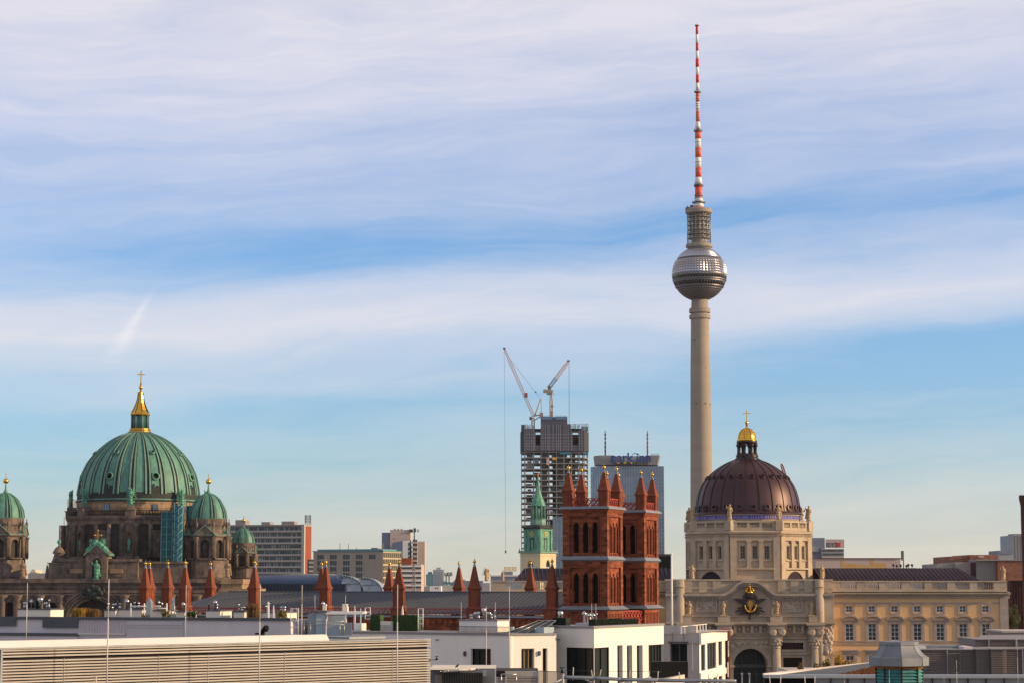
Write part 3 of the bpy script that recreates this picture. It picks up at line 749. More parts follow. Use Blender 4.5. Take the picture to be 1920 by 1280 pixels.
    # black marble tablets
    mb = MB(); rect_frame(mb, gx(1460), gx(1509), gz(1221), gz(1199.5), Y0 - .4, Y0 - .016, .5); rect_frame(mb, gx(1462), gx(1507), gz(1256), gz(1227), Y0 - .4, Y0 - .016, .55); mb.box(gx(1457), gx(1511), Y0 - .9, Y0 - .017, gz(1226), gz(1223))
    mb.build('tablet_frame', 'palace_stone', t)
    for ya, yb in ((1218, 1202), (1252, 1231)):
        mb = MB(); mb.box(gx(1464), gx(1505), Y0 - .2, Y0 - .018, gz(ya), gz(yb))
        tb = mb.build('black_tablet', 'tablet_black', t)
        mb = MB(); rnd = random.Random(ya)
        if ya == 1218:
            for k in range(5):
                q = gx(1466.5)
                while q < gx(1501): l = rnd.uniform(.2, .5); mb.box(q, q + l, Y0 - .24, Y0 - .2, gz(1216.2 - k * 2.9), gz(1214.9 - k * 2.9)); q += l + rnd.uniform(.12, .3)
            mb.build('lettering', 'timber_dark', tb)
    # upper storey panels and reliefs
    mb = MB()
    for c in (1325, 1485):
        rect_frame(mb, gx(c - 19.5), gx(c + 19.5), gz(1147), gz(1123), Y0 - .35, Y0 - .019, .35)
    for c in (1261, 1549.5): rect_frame(mb, gx(c - 10), gx(c + 10), gz(1149), gz(1124), Y0 - .8, Y0 - .02, .35)
    mb.build('panel_frame', 'palace_stone', t)
    for c in (1325, 1485):
        mb = MB(); rnd = random.Random(c)
        mb.box(gx(c - 16.5), gx(c + 16.5), Y0 - .12, Y0 - .021, gz(1145), gz(1125.5))
        for i in range(70):
            u, v = rnd.gauss(0, .4), rnd.gauss(0, .36)
            if abs(u) < .95 and abs(v) < .9: mb.ball((gx(c + u * 16), Y0 - .15, gz(1135.5 + v * 9.5)), rnd.uniform(.12, .32), 6, 0, 1.1, .7, 1)
        mb.build('relief_panel', 'palace_relief', t)
    for i, c in enumerate((1291, 1356, 1455, 1519)):
        mb = MB(); statue(mb, gx(c), Y0 - .9, gz(1152.5), gz(1126) - gz(1152.5), seed=i + 20); mb.cbox(gx(c), Y0 - .9, gz(1154.2), 1.7, 1.6, .25)
        mb.build('niche_statue', 'statue_stone', t)
    for c in (1291, 1356, 1455, 1519): MB().box(gx(c - 9), gx(c + 9), Y0 - .3, Y0 - .022, gz(1153), gz(1116.5)).build('pilaster', 'palace_stone', t)
    for a, b in ((1534, 1561.5), (1248.5, 1276)): MB().box(gx(a), gx(b), Y0 - .85, Y0 - .023, gz(1168), gz(1112.5)).build('pilaster', 'palace_stone', t)
    for c in (1536, 1275):       # rounded corner piers that catch the light
        mb = MB(); mb.lathe(gx(c), Y0 - .75, [(.95, 0), (.95, gz(1086))], 20); mb.lathe(gx(c), Y0 - .75, [(1.0, gz(1100.5)), (1.15, gz(1100.5)), (1.15, gz(1098.8)), (1.0, gz(1098.8))], 20)
        mb.build('corner_pier', 'palace_stone', t)
    # cornice with the raised curve over the eagle
    cur = []
    for i in range(31):
        px = 1345 + 120 * i / 30; u = abs(px - 1405) / 60
        cur.append((gx(px), gz(1112 - 24.5 * (0.5 + 0.5 * math.cos(math.pi * min(1, max(0, (u - .16) / .72)))))))
    path = [(gx(1247), gz(1112))] + cur + [(gx(1563), gz(1112))]
    mb = MB(); mb.sweep(path, .55, Y0 - 1.5, Y0 - .024); mb.sweep([(a, b - .551) for a, b in path], .4, Y0 - 1.0, Y0 - .025); mb.sweep([(a, b - 1.1) for a, b in path], .35, Y0 - .6, Y0 - .026)
    for (xa, za), (xb, zb) in zip(path[:-1], path[1:]):
        n = max(1, int(math.hypot(xb - xa, zb - za) / .75))
        for i in range(n): f = (i + .5) / n; c = xa + (xb - xa) * f; q = za + (zb - za) * f; mb.box(c - .17, c + .17, Y0 - .9, Y0 - .5, q - 1.35, q - .96)
    mb.build('curved_cornice', 'palace_stone_dark', t)
    mb = MB(); xl, xr = gx(px_l - 2), gx(px_r + 2)
    mb.box(xl, xr, Y0 - .35, Y0 + 1.2, gz(1088), zA + .12)
    for px in (1262, 1290, 1318, 1344, 1466, 1490, 1516, 1548): mb.box(gx(px) - .9, gx(px) + .9, Y0 - .28, Y0 - .027, gz(1110), gz(1088.1))
    mb.box(xl, gx(1345), Y0 - .3, Y0 - .028, gz(1103), gz(1100.5)); mb.box(gx(1465), xr, Y0 - .3, Y0 - .028, gz(1103), gz(1100.5))
    mb.build('attic_trim', 'palace_stone', t)
    # eagle cartouche under the curve
    e = Y0 - 1.1
    def poly(pts): return [(gx(1405 + a), gz(b)) for a, b in pts]
    mb = MB()
    mb.ball((gx(1405), e + .2, gz(1134)), 1, 20, 0, (gx(1419) - gx(1405)), .55, (gz(1134) - gz(1151.5)))
    mb.ball((gx(1405), e + .3, gz(1117)), 1, 14, 0, (gx(1415) - gx(1405)), .6, (gz(1110.5) - gz(1122)))
    mb.ball((gx(1405), e + .3, gz(1158)), .38, 10); mb.prism_y(poly([(-3, 1148), (3, 1148), (0, 1158)]), e, e + .5)
    for sg in (-1, 1):
        for pts in (((8, 1128), (20, 1121), (32, 1121.5), (27, 1125), (22, 1128), (10, 1133)), ((8, 1138), (18, 1137), (25, 1139), (20, 1141), (9, 1142)), ((8, 1142), (20, 1142), (29, 1146), (23, 1147), (17, 1146), (8, 1147)), ((8, 1145), (18, 1147), (22, 1151), (14, 1150), (6, 1149)), ((6, 1112), (12, 1115), (15, 1125), (8, 1124))):
            mb.prism_y(poly([(sg * a, b) for a, b in pts]), e - .15, e + .4)
    cr = mb.build('eagle_cartouche', 'dark_copper', t)
    mb = MB(); Ec = lambda s_, n_: [(gx(1405 + s_ * 12 * math.cos(a)), gz(1133 - s_ * 15.5 * math.sin(a))) for a in [2 * math.pi * i / n_ for i in range(n_)]]
    for i in range(14):
        a = math.pi * (1.06 + .88 * i / 13); mb.ball((gx(1405 + 10.5 * math.cos(a)), e - .5, gz(1132 - 14.5 * math.sin(a))), .23, 8)
    sun_pts = []
    for i in range(22): q = 1.0 if i % 2 else .58; a = 2 * math.pi * i / 22; sun_pts.append((7 * q * math.cos(a), 1131 - 8.5 * q * math.sin(a)))
    mb.prism_y(poly(sun_pts), e - .62, e - .3); mb.prism_y(poly([(-3, 1132), (3, 1132), (2, 1143), (0, 1146), (-2, 1143)]), e - .6, e - .3)
    mb.build('gilt_emblem', 'gold_dark', cr)
    mb = MB(); c = gx(1405)
    mb.lathe(c, e, [(.7, gz(1112)), (.78, gz(1110)), (.72, gz(1108))], 16)
    for k in range(8):
        a = k * math.pi / 4; prev = None
        for i in range(7):
            f = i / 6; rr_ = .72 + .28 * math.sin(f * math.pi) - .66 * f ** 3; p = (c + rr_ * math.sin(a), e - rr_ * math.cos(a), gz(1108) + (gz(1100.5) - gz(1108)) * f)
            if prev: mb.tube(prev, p, .13, 5)
            prev = p
    mb.ball((c, e, gz(1099.6)), .2, 8); cross_mb(mb, c, e, gz(1099), .7, .45, .1)
    mb.build('gilt_crown', 'gold', cr)
    # trophy on the corner of the gate block
    for c in (1548, 1262):
        mb = MB(); rnd = random.Random(c)
        for i in range(150):
            u, v = rnd.uniform(-1, 1), rnd.uniform(0, 1); u *= 1 - .45 * v
            mb.ball((gx(c + u * 13), Y0 - 1.0 - .5 * rnd.random() * (1 - abs(u)), gz(1176 + v * 47)), rnd.uniform(.2, .55), 6, 0, 1, .8, 1.2)
        mb.prism_y([(gx(c - 14), gz(1172)), (gx(c + 14), gz(1172)), (gx(c + 5), gz(1215)), (gx(c - 5), gz(1222))], Y0 - .95, Y0 - .03)
        mb.build('carved_trophy', 'palace_relief', t)
        window(t, gx(c - 5), gx(c + 5), gz(1248), gz(1233), Y0 - .2, 2, 2)
    # ---- the drum, an octagon
    cy = 17.2; dc = Vector((S.x(1403, cy, 1030), cy))
    ap = 13.5; side = ap * 2 * math.tan(math.pi / 8)
    dz = lambda py: z(py, cy - ap + 2)
    zb, zt = dz(1086), dz(1003)
    walls = MB(); trim = MB()
    for k in range(8):
        T = Matrix.Translation((dc.x, dc.y, 0)) @ Matrix.Rotation(k * math.pi / 4, 4, 'Z') @ Matrix.Translation((0, -ap, 0))
        walls.T = T; trim.T = T
        h = side / 2; xs = [-side * .243, 0, side * .243]; ww = side * .048
        ops = [(c - ww * 1.05, c + ww * 1.05, dz(1047), dz(1023.5), 0) for c in xs]
        if k % 2: ops.append((-side * .30, side * .30, zb - 1.5, dz(1070.5), 1))
        walls.wall(-h, h, zb - 1.5, zt, 0, ops, .9)
        trim.box(-h, -h + side * .13, -.55, -.003, zb, zt); trim.box(h - side * .13, h, -.55, -.003, zb, zt)
        for c in (-side * .122, side * .122): trim.box(c - side * .042, c + side * .042, -.5, -.003, dz(1064), dz(1013)); trim.box(c - side * .056, c + side * .056, -.6, -.004, dz(1016), dz(1013)); trim.box(c - side * .056, c + side * .056, -.6, -.004, dz(1064), dz(1061.5))
        trim.box(-h + side * .13, h - side * .13, -.62, -.005, dz(1067), dz(1064.1)); trim.box(-h + side * .13, h - side * .13, -.5, -.003, dz(1012.9), zt)
        for c in xs:
            trim.box(c - ww * 1.7, c - ww * 1.07, -.18, -.003, dz(1049), dz(1022)); trim.box(c + ww * 1.07, c + ww * 1.7, -.18, -.003, dz(1049), dz(1022)); trim.box(c - ww * 1.7, c + ww * 1.7, -.2, -.004, dz(1021.9), dz(1019.4)); trim.box(c - ww * 2, c + ww * 2, -.35, -.004, dz(1051.2), dz(1049.1))
        n = 22
        for i in range(n): c = -h + side * (i + .5) / n; trim.box(c - .13, c + .13, -.75, -.5, dz(1004.8), dz(1001.6))
        if k in (0, 1, 7, 2, 6):
            for c in xs: window(t, c - ww, c + ww, dz(1047) + .02, dz(1023.5) - .02, .45, 2, 4, 'palace_stone_dark', T=T, t=.1, bar=.06)
        if k % 2:
            g = MB(); g.T = T
            w_ = side * .30; pts = headline(-w_, w_, dz(1070.5), 1)
            g.prism_y([(-w_, zb - 1.5)] + pts + [(w_, zb - 1.5)], .25, 2.5); g.build('vault_roof', 'violet_roof', t)
    walls.build('drum', 'palace_stone', t); trim.build('drum_trim', 'palace_stone', t)
    mb = MB(); mb.oct(dc.x, dc.y, [(ap - .2, zt - .3), (ap + .2, zt), (ap + .3, dz(1001.5)), (ap + .66, dz(999.5)), (ap + .72, dz(996.5)), (ap + .3, dz(994.5)), (ap - 2, dz(994.3))])
    mb.build('drum_cornice', 'palace_stone', t)
    mb = MB(); bl = MB()
    a2 = ap - .25; s2 = a2 * 2 * math.tan(math.pi / 8); yb0, yb1 = dz(994.2), dz(976)
    for k in range(8):
        T = Matrix.Translation((dc.x, dc.y, 0)) @ Matrix.Rotation(k * math.pi / 4, 4, 'Z') @ Matrix.Translation((0, -a2, 0)); mb.T = T; bl.T = T; h = s2 / 2
        mb.box(-h + .8, h - .8, -.35, .35, yb0, yb0 + .7); mb.box(-h + .8, h - .8, -.4, .4, yb1 - .4, yb1)
        hs = [(-.36, -.16), (-.10, .10), (.16, .36)]
        for a, b in ((-.5, -.36), (-.16, -.10), (.10, .16), (.36, .5)): mb.box(max(-h + .8, a * s2), min(h - .8, b * s2), -.3, .3, yb0 + .7, yb1 - .4)
        for a, b in hs:
            for i in range(7):
                c = s2 * (a + (b - a) * (i + .5) / 7); hh = yb1 - yb0 - 1.1; q = yb0 + .7
                bl.lathe(c, 0, [(.1, q), (.16, q + .3 * hh), (.07, q + .75 * hh), (.1, q + hh)], 6, cap=False)
        mb.cbox(h, 0.0, yb0, 1.55, 1.55, yb1 - yb0 + .1)
    mb.build('drum_parapet', 'palace_stone', t); bl.build('baluster_row', 'palace_stone', t)
    rc = a2 / math.cos(math.pi / 8)
    for k in range(8):
        a = math.pi / 8 + k * math.pi / 4
        mb = MB(); statue(mb, dc.x + rc * math.sin(a) , dc.y - rc * math.cos(a), yb1 + .1, 3.55, seed=k + 1); mb.build('roof_statue', 'statue_stone', t)
    for k in (-1, 1):
        mb = MB(); statue(mb, dc.x + k * 14.4, -.5, zA, 3.3, seed=k + 40); mb.build('parapet_statue', 'statue_stone', t)
    # inscription ring and the dome
    u = lambda n: n * (D + cy) / FPX; ez = lambda py: z(py, cy - 6); 
    mb = MB(); mb.lathe(dc.x, dc.y, [(u(100), ez(985)), (u(100), ez(974.6))], 72); mb.lathe(dc.x, dc.y, [(u(101), ez(974.6)), (u(101), ez(973.4))], 72); mb.lathe(dc.x, dc.y, [(u(101), ez(966.8)), (u(102), ez(964))], 72)
    mb.build('ring_wall', 'sandstone_warm' if False else 'palace_stone', t)
    ring = MB().lathe(dc.x, dc.y, [(u(100.4), ez(973.4)), (u(100.4), ez(966.8))], 72, cap=False).build('inscription_band', 'frieze_blue', t)
    mb = MB(); txt = "DASS IM NAMEN JESU SICH BEUGEN SOLLEN ALLER DERER KNIE DIE IM HIMMEL UND AUF ERDEN UND UNTER DER ERDE SIND + ES IST IN KEINEM ANDERN HEIL + "
    for i, ch in enumerate(txt):
        if ch == ' ': continue
        a = -1.75 + 2 * math.pi * i / len(txt)
        T = Matrix.Translation((dc.x, dc.y, ez(972.4))) @ Matrix.Rotation(a, 4, 'Z') @ Matrix.Translation((0, -u(100.8), 0)) @ Matrix.Rotation(R(90), 4, 'X')
        if math.cos(a) > -.2: text_mb(mb, ch, .72, T, 0, .03)
    mb.build('lettering', 'inscription', ring)
    prof = [(104, 964), (103.5, 962.8), (98.5, 960), (97, 956), (95.8, 945), (93.6, 932), (90, 919), (85, 907), (78.5, 897), (70, 887), (59, 877.5), (48, 870), (37, 864), (27, 860), (23, 858)]
    pf = fine([(u(r), ez(y)) for r, y in prof][2:], 4); dome = MB().lathe(dc.x, dc.y, [(u(104), ez(964)), (u(103.5), ez(962.8))] + pf, 96).build('dome', 'brown_copper', t)
    rb = MB()
    rib_strip(rb, pf[3:], -.14, .14, .16)
    r0 = rb.build('rib', 'brown_copper', dome, (dc.x, dc.y, 0)); r0.rotation_euler = (0, 0, R(7.5))
    for k in range(1, 24): copy_part(r0, dome, None, R(7.5 + 15 * k))
    def ring_of(name, py, rpx, size, arched):
        q = MB(); rad = u(rpx); zz = ez(py)
        q.T = Matrix.Translation((0, -rad, zz)) @ Matrix.Rotation(R(90 - (12 if arched else 52) * .8), 4, 'X')
        q.lathe(0, 0, [(size, -.4), (size, .30), (size * .62, .36), (size * .60, -.2)], 16, 0, False)
        q.lathe(0, 0, [(size * .6, .05), (.01, .05)], 16, 1, False)
        q.T = None
        if arched: q.box(-size, size, -rad - .28, -rad + .5, zz - size * .95, zz - size * .1)
        f = q.build(name, ['brown_copper', 'dark_copper'], dome, (dc.x, dc.y, 0))
        for k in range(1, 24): copy_part(f, dome, None, R(15 * k))
    ring_of('roof_oculus', 893.5, 75.6, .62, False); ring_of('roof_dormer', 952, 96.6, .78, True)
    # lantern
    mb = MB(); mb.lathe(dc.x, dc.y, [(u(24), ez(861)), (u(23), ez(857)), (u(20.5), ez(854)), (u(20.5), ez(850)), (u(19), ez(847)), (u(12), ez(846.5))], 24, smooth=False)
    lan = mb.build('lantern', 'dark_copper', t)
    for k in range(8):
        a = math.pi / 8 + k * math.pi / 4; q = u(16.5); c = (dc.x + q * math.sin(a), dc.y - q * math.cos(a))
        mb = MB(); mb.lathe(c[0], c[1], [(.42, ez(847)), (.36, ez(845)), (.30, ez(836)), (.5, ez(832.5)), (.62, ez(829))], 8)
        mb.tube((c[0], c[1], ez(845)), (dc.x + u(20) * math.sin(a), dc.y - u(20) * math.cos(a), ez(853)), .3, 6)
        mb.build('lantern_column', 'dark_copper', lan)
    mb = MB()
    for k in range(8):   # small arches between the columns
        a = k * math.pi / 4; T = Matrix.Translation((dc.x, dc.y, 0)) @ Matrix.Rotation(a, 4, 'Z') @ Matrix.Translation((0, -u(15.5), 0)); mb.T = T; h = u(16.5) * math.sin(math.pi / 8)
        mb.wall(-h, h, ez(838), ez(828), 0, [(-h * .72, h * .72, ez(838), ez(829.5), 1)], .3)
    mb.T = None; mb.lathe(dc.x, dc.y, [(u(17), ez(829)), (u(19.5), ez(827)), (u(19.5), ez(824)), (u(18), ez(822))], 24)
    mb.build('lantern_ring', 'dark_copper', lan)
    mb = MB(); gp = [(u(r), ez(y)) for r, y in ((19, 823), (18.8, 821), (17, 819), (16.8, 815), (15.5, 810), (12.8, 805), (8.5, 801), (3.5, 799), (2, 797), (1.2, 793))]
    mb.lathe(dc.x, dc.y, gp, 32); gd = mb.build('gilt_cap', 'gold', t)
    mb = MB()
    for k in range(8):
        a = math.pi / 8 + k * math.pi / 4
        for (ra, za), (rb_, zb_) in zip(gp[2:-3], gp[3:-2]): mb.tube((dc.x + ra * math.sin(a), dc.y - ra * math.cos(a), za), (dc.x + rb_ * math.sin(a), dc.y - rb_ * math.cos(a), zb_), .12, 5)
    mb.build('cap_rib', 'gold_dark', gd)
    mb = MB(); mb.ball((dc.x, dc.y, ez(788)), u(3.6), 14); mb.lathe(dc.x, dc.y, [(.25, ez(794)), (.12, ez(786))], 8); cross_mb(mb, dc.x, dc.y, ez(785), ez(764) - ez(785), u(14.5), .2, zc=.70)
    mb.build('cross', 'gold', t)
palace()
for i, (px, py, h) in enumerate(((912, 1089, 24), (943, 1089, 20), (1881, 1088, 27))):
    S = Seg(px, 480.2); mb = MB(); hh = S.w(h)
    statue(mb, 0, 0, S.z(py) + .02, hh, seed=60 + i, wings=(i == 0))
    o = mb.build('parapet_statue', 'statue_stone', None); o.location = (S.P.x, S.P.y, 0)
    tag(o, ('weathered statue with a raised cloak on the palace parapet left of the church', 'slim golden statue beside the yellow roof letters on the palace parapet', 'sunlit golden statue on the far right corner of the palace parapet')[i], 'statue', 'statues on the palace parapet')

# ================================================================== cathedral with green domes
def cathedral():
    D = 672
    S = Seg(200, D)
    x = lambda px, dy=0, py=1050: S.x(px, dy, py); z = lambda py, dy=0: S.z(py, 200, dy)
    u = lambda n, dy=0: S.w(n, dy)
    t = thing('cathedral', 'soot dark sandstone cathedral with a great green copper dome and green corner domes', 'cathedral', S)
    # body
    zb = z(1090)
    mb = MB(); ops = [(x(134), x(220), 0, z(1124), 1)]
    for px in (20, 60, 100, 255, 300, 350): ops.append((x(px - 7), x(px + 7), z(1180), z(1128), 1))
    mb.wall(x(-40), x(412), 0, zb, 0, ops, 3)
    mb.add([(x(412), 0, 0), (x(412), 75, 0), (x(412), 75, zb), (x(412), 0, zb)], [(0, 1, 2, 3)]); mb.add([(x(-40), 0, zb), (x(412), 0, zb), (x(412), 75, zb), (x(-40), 75, zb)], [(0, 1, 2, 3)])
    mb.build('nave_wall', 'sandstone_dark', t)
    mb = MB(); mb.box(x(130), x(224), 4, 4.2, 0, z(1120)); mb.box(x(10), x(360), 3.2, 3.3, 5, z(1125)); mb.build('dark_opening', 'sandstone_black', t)
    mb = MB(); mid = x(177); rr = (x(220) - x(134)) / 2
    for k in range(4):
        rad = rr + .1 + k * .9
        for i in range(24):
            a, b = math.pi * i / 24, math.pi * (i + 1) / 24; q = z(1124) - rr
            mb.prism_y([(mid - rad * math.cos(a), q + rad * math.sin(a)), (mid - rad * math.cos(b), q + rad * math.sin(b)), (mid - (rad + .6) * math.cos(b), q + (rad + .6) * math.sin(b)), (mid - (rad + .6) * math.cos(a), q + (rad + .6) * math.sin(a))], -.5 - .3 * (k % 2), -.005)
    mb.build('arch_moulding', 'sandstone_dark', t)
    mb = MB()
    for ya, yb, d in ((1092, 1087, 1.6), (1087, 1084, 1.0), (1102, 1099, .7), (1115, 1112.5, .6)):
        mb.box(x(-40), x(416), -d, -.01, z(ya), z(yb))
    for i in range(110): c = x(-38) + (x(412) - x(-38)) * (i + .5) / 110; mb.box(c - .32, c + .32, -.5, -.012, z(1110.5), z(1104))
    mb.build('main_cornice', 'sandstone_dark', t)
    for px in (8, 36, 78, 116, 236, 276, 322, 372):
        mb = MB(); mb.lathe(x(px), -1, [(1.35, 8), (1.3, 14), (1.15, z(1121)), (1.5, z(1118)), (1.6, z(1115.1))], 16); mb.build('column', 'sandstone_dark', t)
    # copper arms over the great arch
    mb = MB(); rnd = random.Random(5)
    for i in range(110):
        a, b = rnd.gauss(0, .45), rnd.gauss(0, .4)
        if abs(a) < 1 and abs(b) < 1: mb.ball((x(179 + a * 19), -1.6 - .6 * rnd.random(), z(1110 + b * 11)), rnd.uniform(.4, 1.0), 6)
    mb.prism_y([(x(159), z(1101)), (x(170), z(1103)), (x(180), z(1098)), (x(190), z(1104)), (x(201), z(1102)), (x(196), z(1112)), (x(188), z(1122)), (x(170), z(1122)), (x(162), z(1112))], -1.7, -.6)
    mb.build('coat_of_arms', 'sooty_copper', t)
    # attic and central pavilion
    mb = MB(); mb.box(x(95), x(345), 3, 26, zb, z(1056, 3)); mb.box(x(93), x(347), 2.4, 26.5, z(1056, 3), z(1052, 3)); mb.box(x(108), x(258), 1.2, 6, zb + .01, z(1052, 1)); mb.box(x(106), x(260), .7, 6.4, z(1052, 1), z(1047, 1))
    for c in (143, 218): mb.box(x(c - 16), x(c + 16), .9, 1.19, z(1080), z(1058))
    mb.build('attic', 'sandstone_dark', t)
    mb = MB()
    for c in (143, 218): mb.box(x(c - 12), x(c + 12), .3, .89, z(1074), z(1066))
    mb.build('inscribed_tablet', 'sandstone_warm', t)
    mb = MB(); L, Rr = x(162), x(202); op = (x(174.5), x(191), zb + .5, z(1046), 1)
    mb.wall(L, Rr, zb, z(1036), -1.2, [op], 1.8); mb.box(L, Rr, .65, 6.8, zb + .02, z(1036)); mb.add([(L, -1.2, zb), (L, .65, zb), (L, .65, z(1036)), (L, -1.2, z(1036))], [(0, 1, 2, 3)]); mb.add([(Rr, -1.2, zb), (Rr, .65, zb), (Rr, .65, z(1036)), (Rr, -1.2, z(1036))], [(0, 1, 2, 3)])
    mb.prism_y([(x(160), z(1036) + .01), (x(205), z(1036) + .01), (x(182.5), z(1021))], -1.6, 6.6); mb.box(x(172), x(193.5), .55, .64, zb, z(1044))
    mb.build('aedicule', 'sandstone_dark', t)
    mb = MB(); a, b, c = (x(158.5), z(1038)), (x(182.5), z(1021)), (x(206.5), z(1038)); mb.sweep([a, (b[0], b[1] + .5), c], .55, -2.0, 6.9); mb.build('gable_coping', 'verdigris', t); mb = MB()
    rnd = random.Random(8)
    for i in range(60):
        f = rnd.uniform(-1, 1); mb.ball((x(182.5 + f * 19), rnd.uniform(-1.5, .5), z(1017 + abs(f) * 15 - rnd.random() * 6 * (1 - abs(f)))), rnd.uniform(.3, .8), 6)
    for sg in (-1, 1): statue(mb, x(182.5 + sg * 11), -.6, z(1029), u(19), wings=True, seed=70 + sg)
    mb.build('gable_sculpture', 'verdigris_bright', t)
    mb = MB(); statue(mb, x(182.7), -1.4, zb + .6, z(1049) - zb - .7, seed=75); mb.build('niche_statue', 'verdigris_bright', t)
    mb = MB(); cross_mb(mb, x(183), -.6, z(1019), z(993) - z(1019), u(13), u(2.6), zc=.62)
    for a in ((0, z(994)), (-u(6), z(1003)), (u(6), z(1003))): mb.ball((x(183) + a[0], -.6, a[1]), u(2.2), 8)
    mb.build('gilt_cross', 'gold_dark', t)
    # little domed kiosk left of the pavilion
    mb = MB(); kx = x(105); mb.cbox(kx, 4, zb, u(30), 6, z(1056) - zb); mb.cbox(kx, 4, z(1056), u(34), 7, u(2)); mb.lathe(kx, 4, [(u(13.5), z(1054)), (u(11), z(1046)), (u(8.5), z(1038)), (u(12), z(1036)), (u(10), z(1031)), (u(6), z(1025.5)), (u(2), z(1023))], 16)
    for sg in (-1, 1): mb.lathe(kx + sg * u(20), 3, [(u(5), zb), (u(4), z(1078)), (u(2.5), z(1066)), (u(1), z(1058))], 8)
    mb.build('attic_kiosk', 'sandstone_dark', t)
    mb = MB(); mb.lathe(kx, 4, [(u(2), z(1023)), (u(1.2), z(1020)), (u(4), z(1016)), (u(3), z(1012)), (u(.6), z(1010))], 8); mb.build('kiosk_finial', 'verdigris_bright', t)
    # ---- drum and great dome
    cy = 36.0; cx = x(259.5, cy, 950); U = lambda n: u(n, cy); Z = lambda py: z(py, cy)
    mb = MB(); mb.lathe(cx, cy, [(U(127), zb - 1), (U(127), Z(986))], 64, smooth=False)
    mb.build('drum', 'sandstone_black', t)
    for k in range(16):
        a = R(3 + 22.5 * k); T = Matrix.Translation((cx, cy, 0)) @ Matrix.Rotation(a, 4, 'Z') @ Matrix.Translation((0, -U(127), 0))
        mb = MB(); mb.T = T
        if k % 2 == 0:
            mb.wall(-U(17), U(17), Z(1048), Z(985), -.9, [(-U(7), U(7), Z(1036), Z(1000), 1)], .8); mb.box(-U(17), U(17), -.1, .1, Z(1048), Z(985)); mb.box(-U(20), U(20), -2.6, 0, Z(1049), Z(1044))
            for sg in (-1, 1): mb.lathe(sg * U(13), -1.6, [(.85, Z(1044)), (.72, Z(990)), (1.0, Z(987)), (1.05, Z(985))], 12)
            mb.build('drum_bay', 'sandstone_dark', t)
            mb = MB(); mb.T = T; mb.lathe(0, -.7, [(U(3.5), Z(1036)), (U(4), Z(1029)), (U(2), Z(1026)), (U(4.5), Z(1020)), (U(3), Z(1014)), (.1, Z(1011))], 8); mb.build('niche_urn', 'verdigris_bright', t)
        else:
            mb.box(-U(8.5), U(8.5), -.5, .3, Z(1046), Z(996)); rect_frame(mb, -U(7), U(7), Z(1044), Z(998), -.8, -.502, .4)
            mb.build('drum_panel', 'slab_shade' if False else 'sandstone_dark', t)
            mb = MB(); mb.T = T
            for sg in (-1, 1): mb.lathe(sg * U(13), -.4, [(.8, Z(1046)), (.7, Z(985))], 10)
            mb.build('drum_column', 'sandstone_dark', t)
    mb = MB(); mb.lathe(cx, cy, [(U(127), Z(986.5)), (U(130), Z(985)), (U(130), Z(979)), (U(133), Z(975)), (U(134), Z(971)), (U(128), Z(969.5)), (U(113), Z(969))], 72, smooth=False); mb.build('drum_cornice', 'sandstone_dark', t)
    mb = MB(); mb.lathe(cx, cy, [(U(125), Z(969.4)), (U(125), Z(968)), (U(123), Z(968))], 72, smooth=False); mb.lathe(cx, cy, [(U(123), Z(961)), (U(125), Z(961)), (U(125), Z(959.4)), (U(123), Z(959.4))], 72, smooth=False, cap=False)
    for k in range(150):
        a = 2 * math.pi * k / 150; q = U(124); mb.tube((cx + q * math.sin(a), cy - q * math.cos(a), Z(968)), (cx + q * math.sin(a), cy - q * math.cos(a), Z(961)), .17, 5)
    mb.build('drum_balustrade', 'sandstone_black', t)
    mb = MB(); mb.lathe(cx, cy, [(U(114), Z(970)), (U(114), Z(941))], 72); 
    for ya in (965, 955.5, 947): mb.lathe(cx, cy, [(U(114.6), Z(ya)), (U(114.6), Z(ya - 1))], 72, cap=False)
    mb.build('upper_drum', 'sandstone_warm', t)
    for k in range(16):
        a = R(14 + 22.5 * k + (0 if k % 2 else 11.3)); T = Matrix.Translation((cx, cy, 0)) @ Matrix.Rotation(a, 4, 'Z') @ Matrix.Translation((0, -U(114.4), 0))
        if k % 2 == 0: window(t, -U(5), U(5), Z(960), Z(948), -.25, 2, 2, 'sandstone_dark', 'blue_glass', T=T)
    prof = [(115, 942), (114.5, 938.5), (113, 937), (112.6, 930), (111.5, 920), (106.5, 895), (100.5, 880), (95.6, 870), (88, 859), (75, 844.5), (62, 833), (51, 825), (36, 817), (24, 812.5), (19, 810)]
    pf = fine([(U(r), Z(y)) for r, y in prof], 4)
    MB().lathe(cx, cy, [(U(116), Z(942.5)), (U(116), Z(941)), (U(113.6), Z(939)), (U(113.4), Z(927)), (U(111.5), Z(926))], 96, smooth=False, cap=False).build('dome_skirt', 'sooty_copper', t)
    dome = MB().lathe(cx, cy, pf, 120).build('dome', 'verdigris', t)
    rb = MB(); 
    rib_strip(rb, pf[12:], -.95, -.42, .42); rib_strip(rb, pf[12:], .42, .95, .42); rib_strip(rb, pf[12:], -.42, .42, .10, 1); rib_strip(rb, pf[12:], -1.22, -.95, .05, 1); rib_strip(rb, pf[12:], .95, 1.22, .05, 1)
    r0 = rb.build('rib', ['verdigris_light', 'sooty_copper'], dome, (cx, cy, 0)); r0.rotation_euler = (0, 0, R(3.5))
    for k in range(1, 24): copy_part(r0, dome, None, R(3.5 + 15 * k))
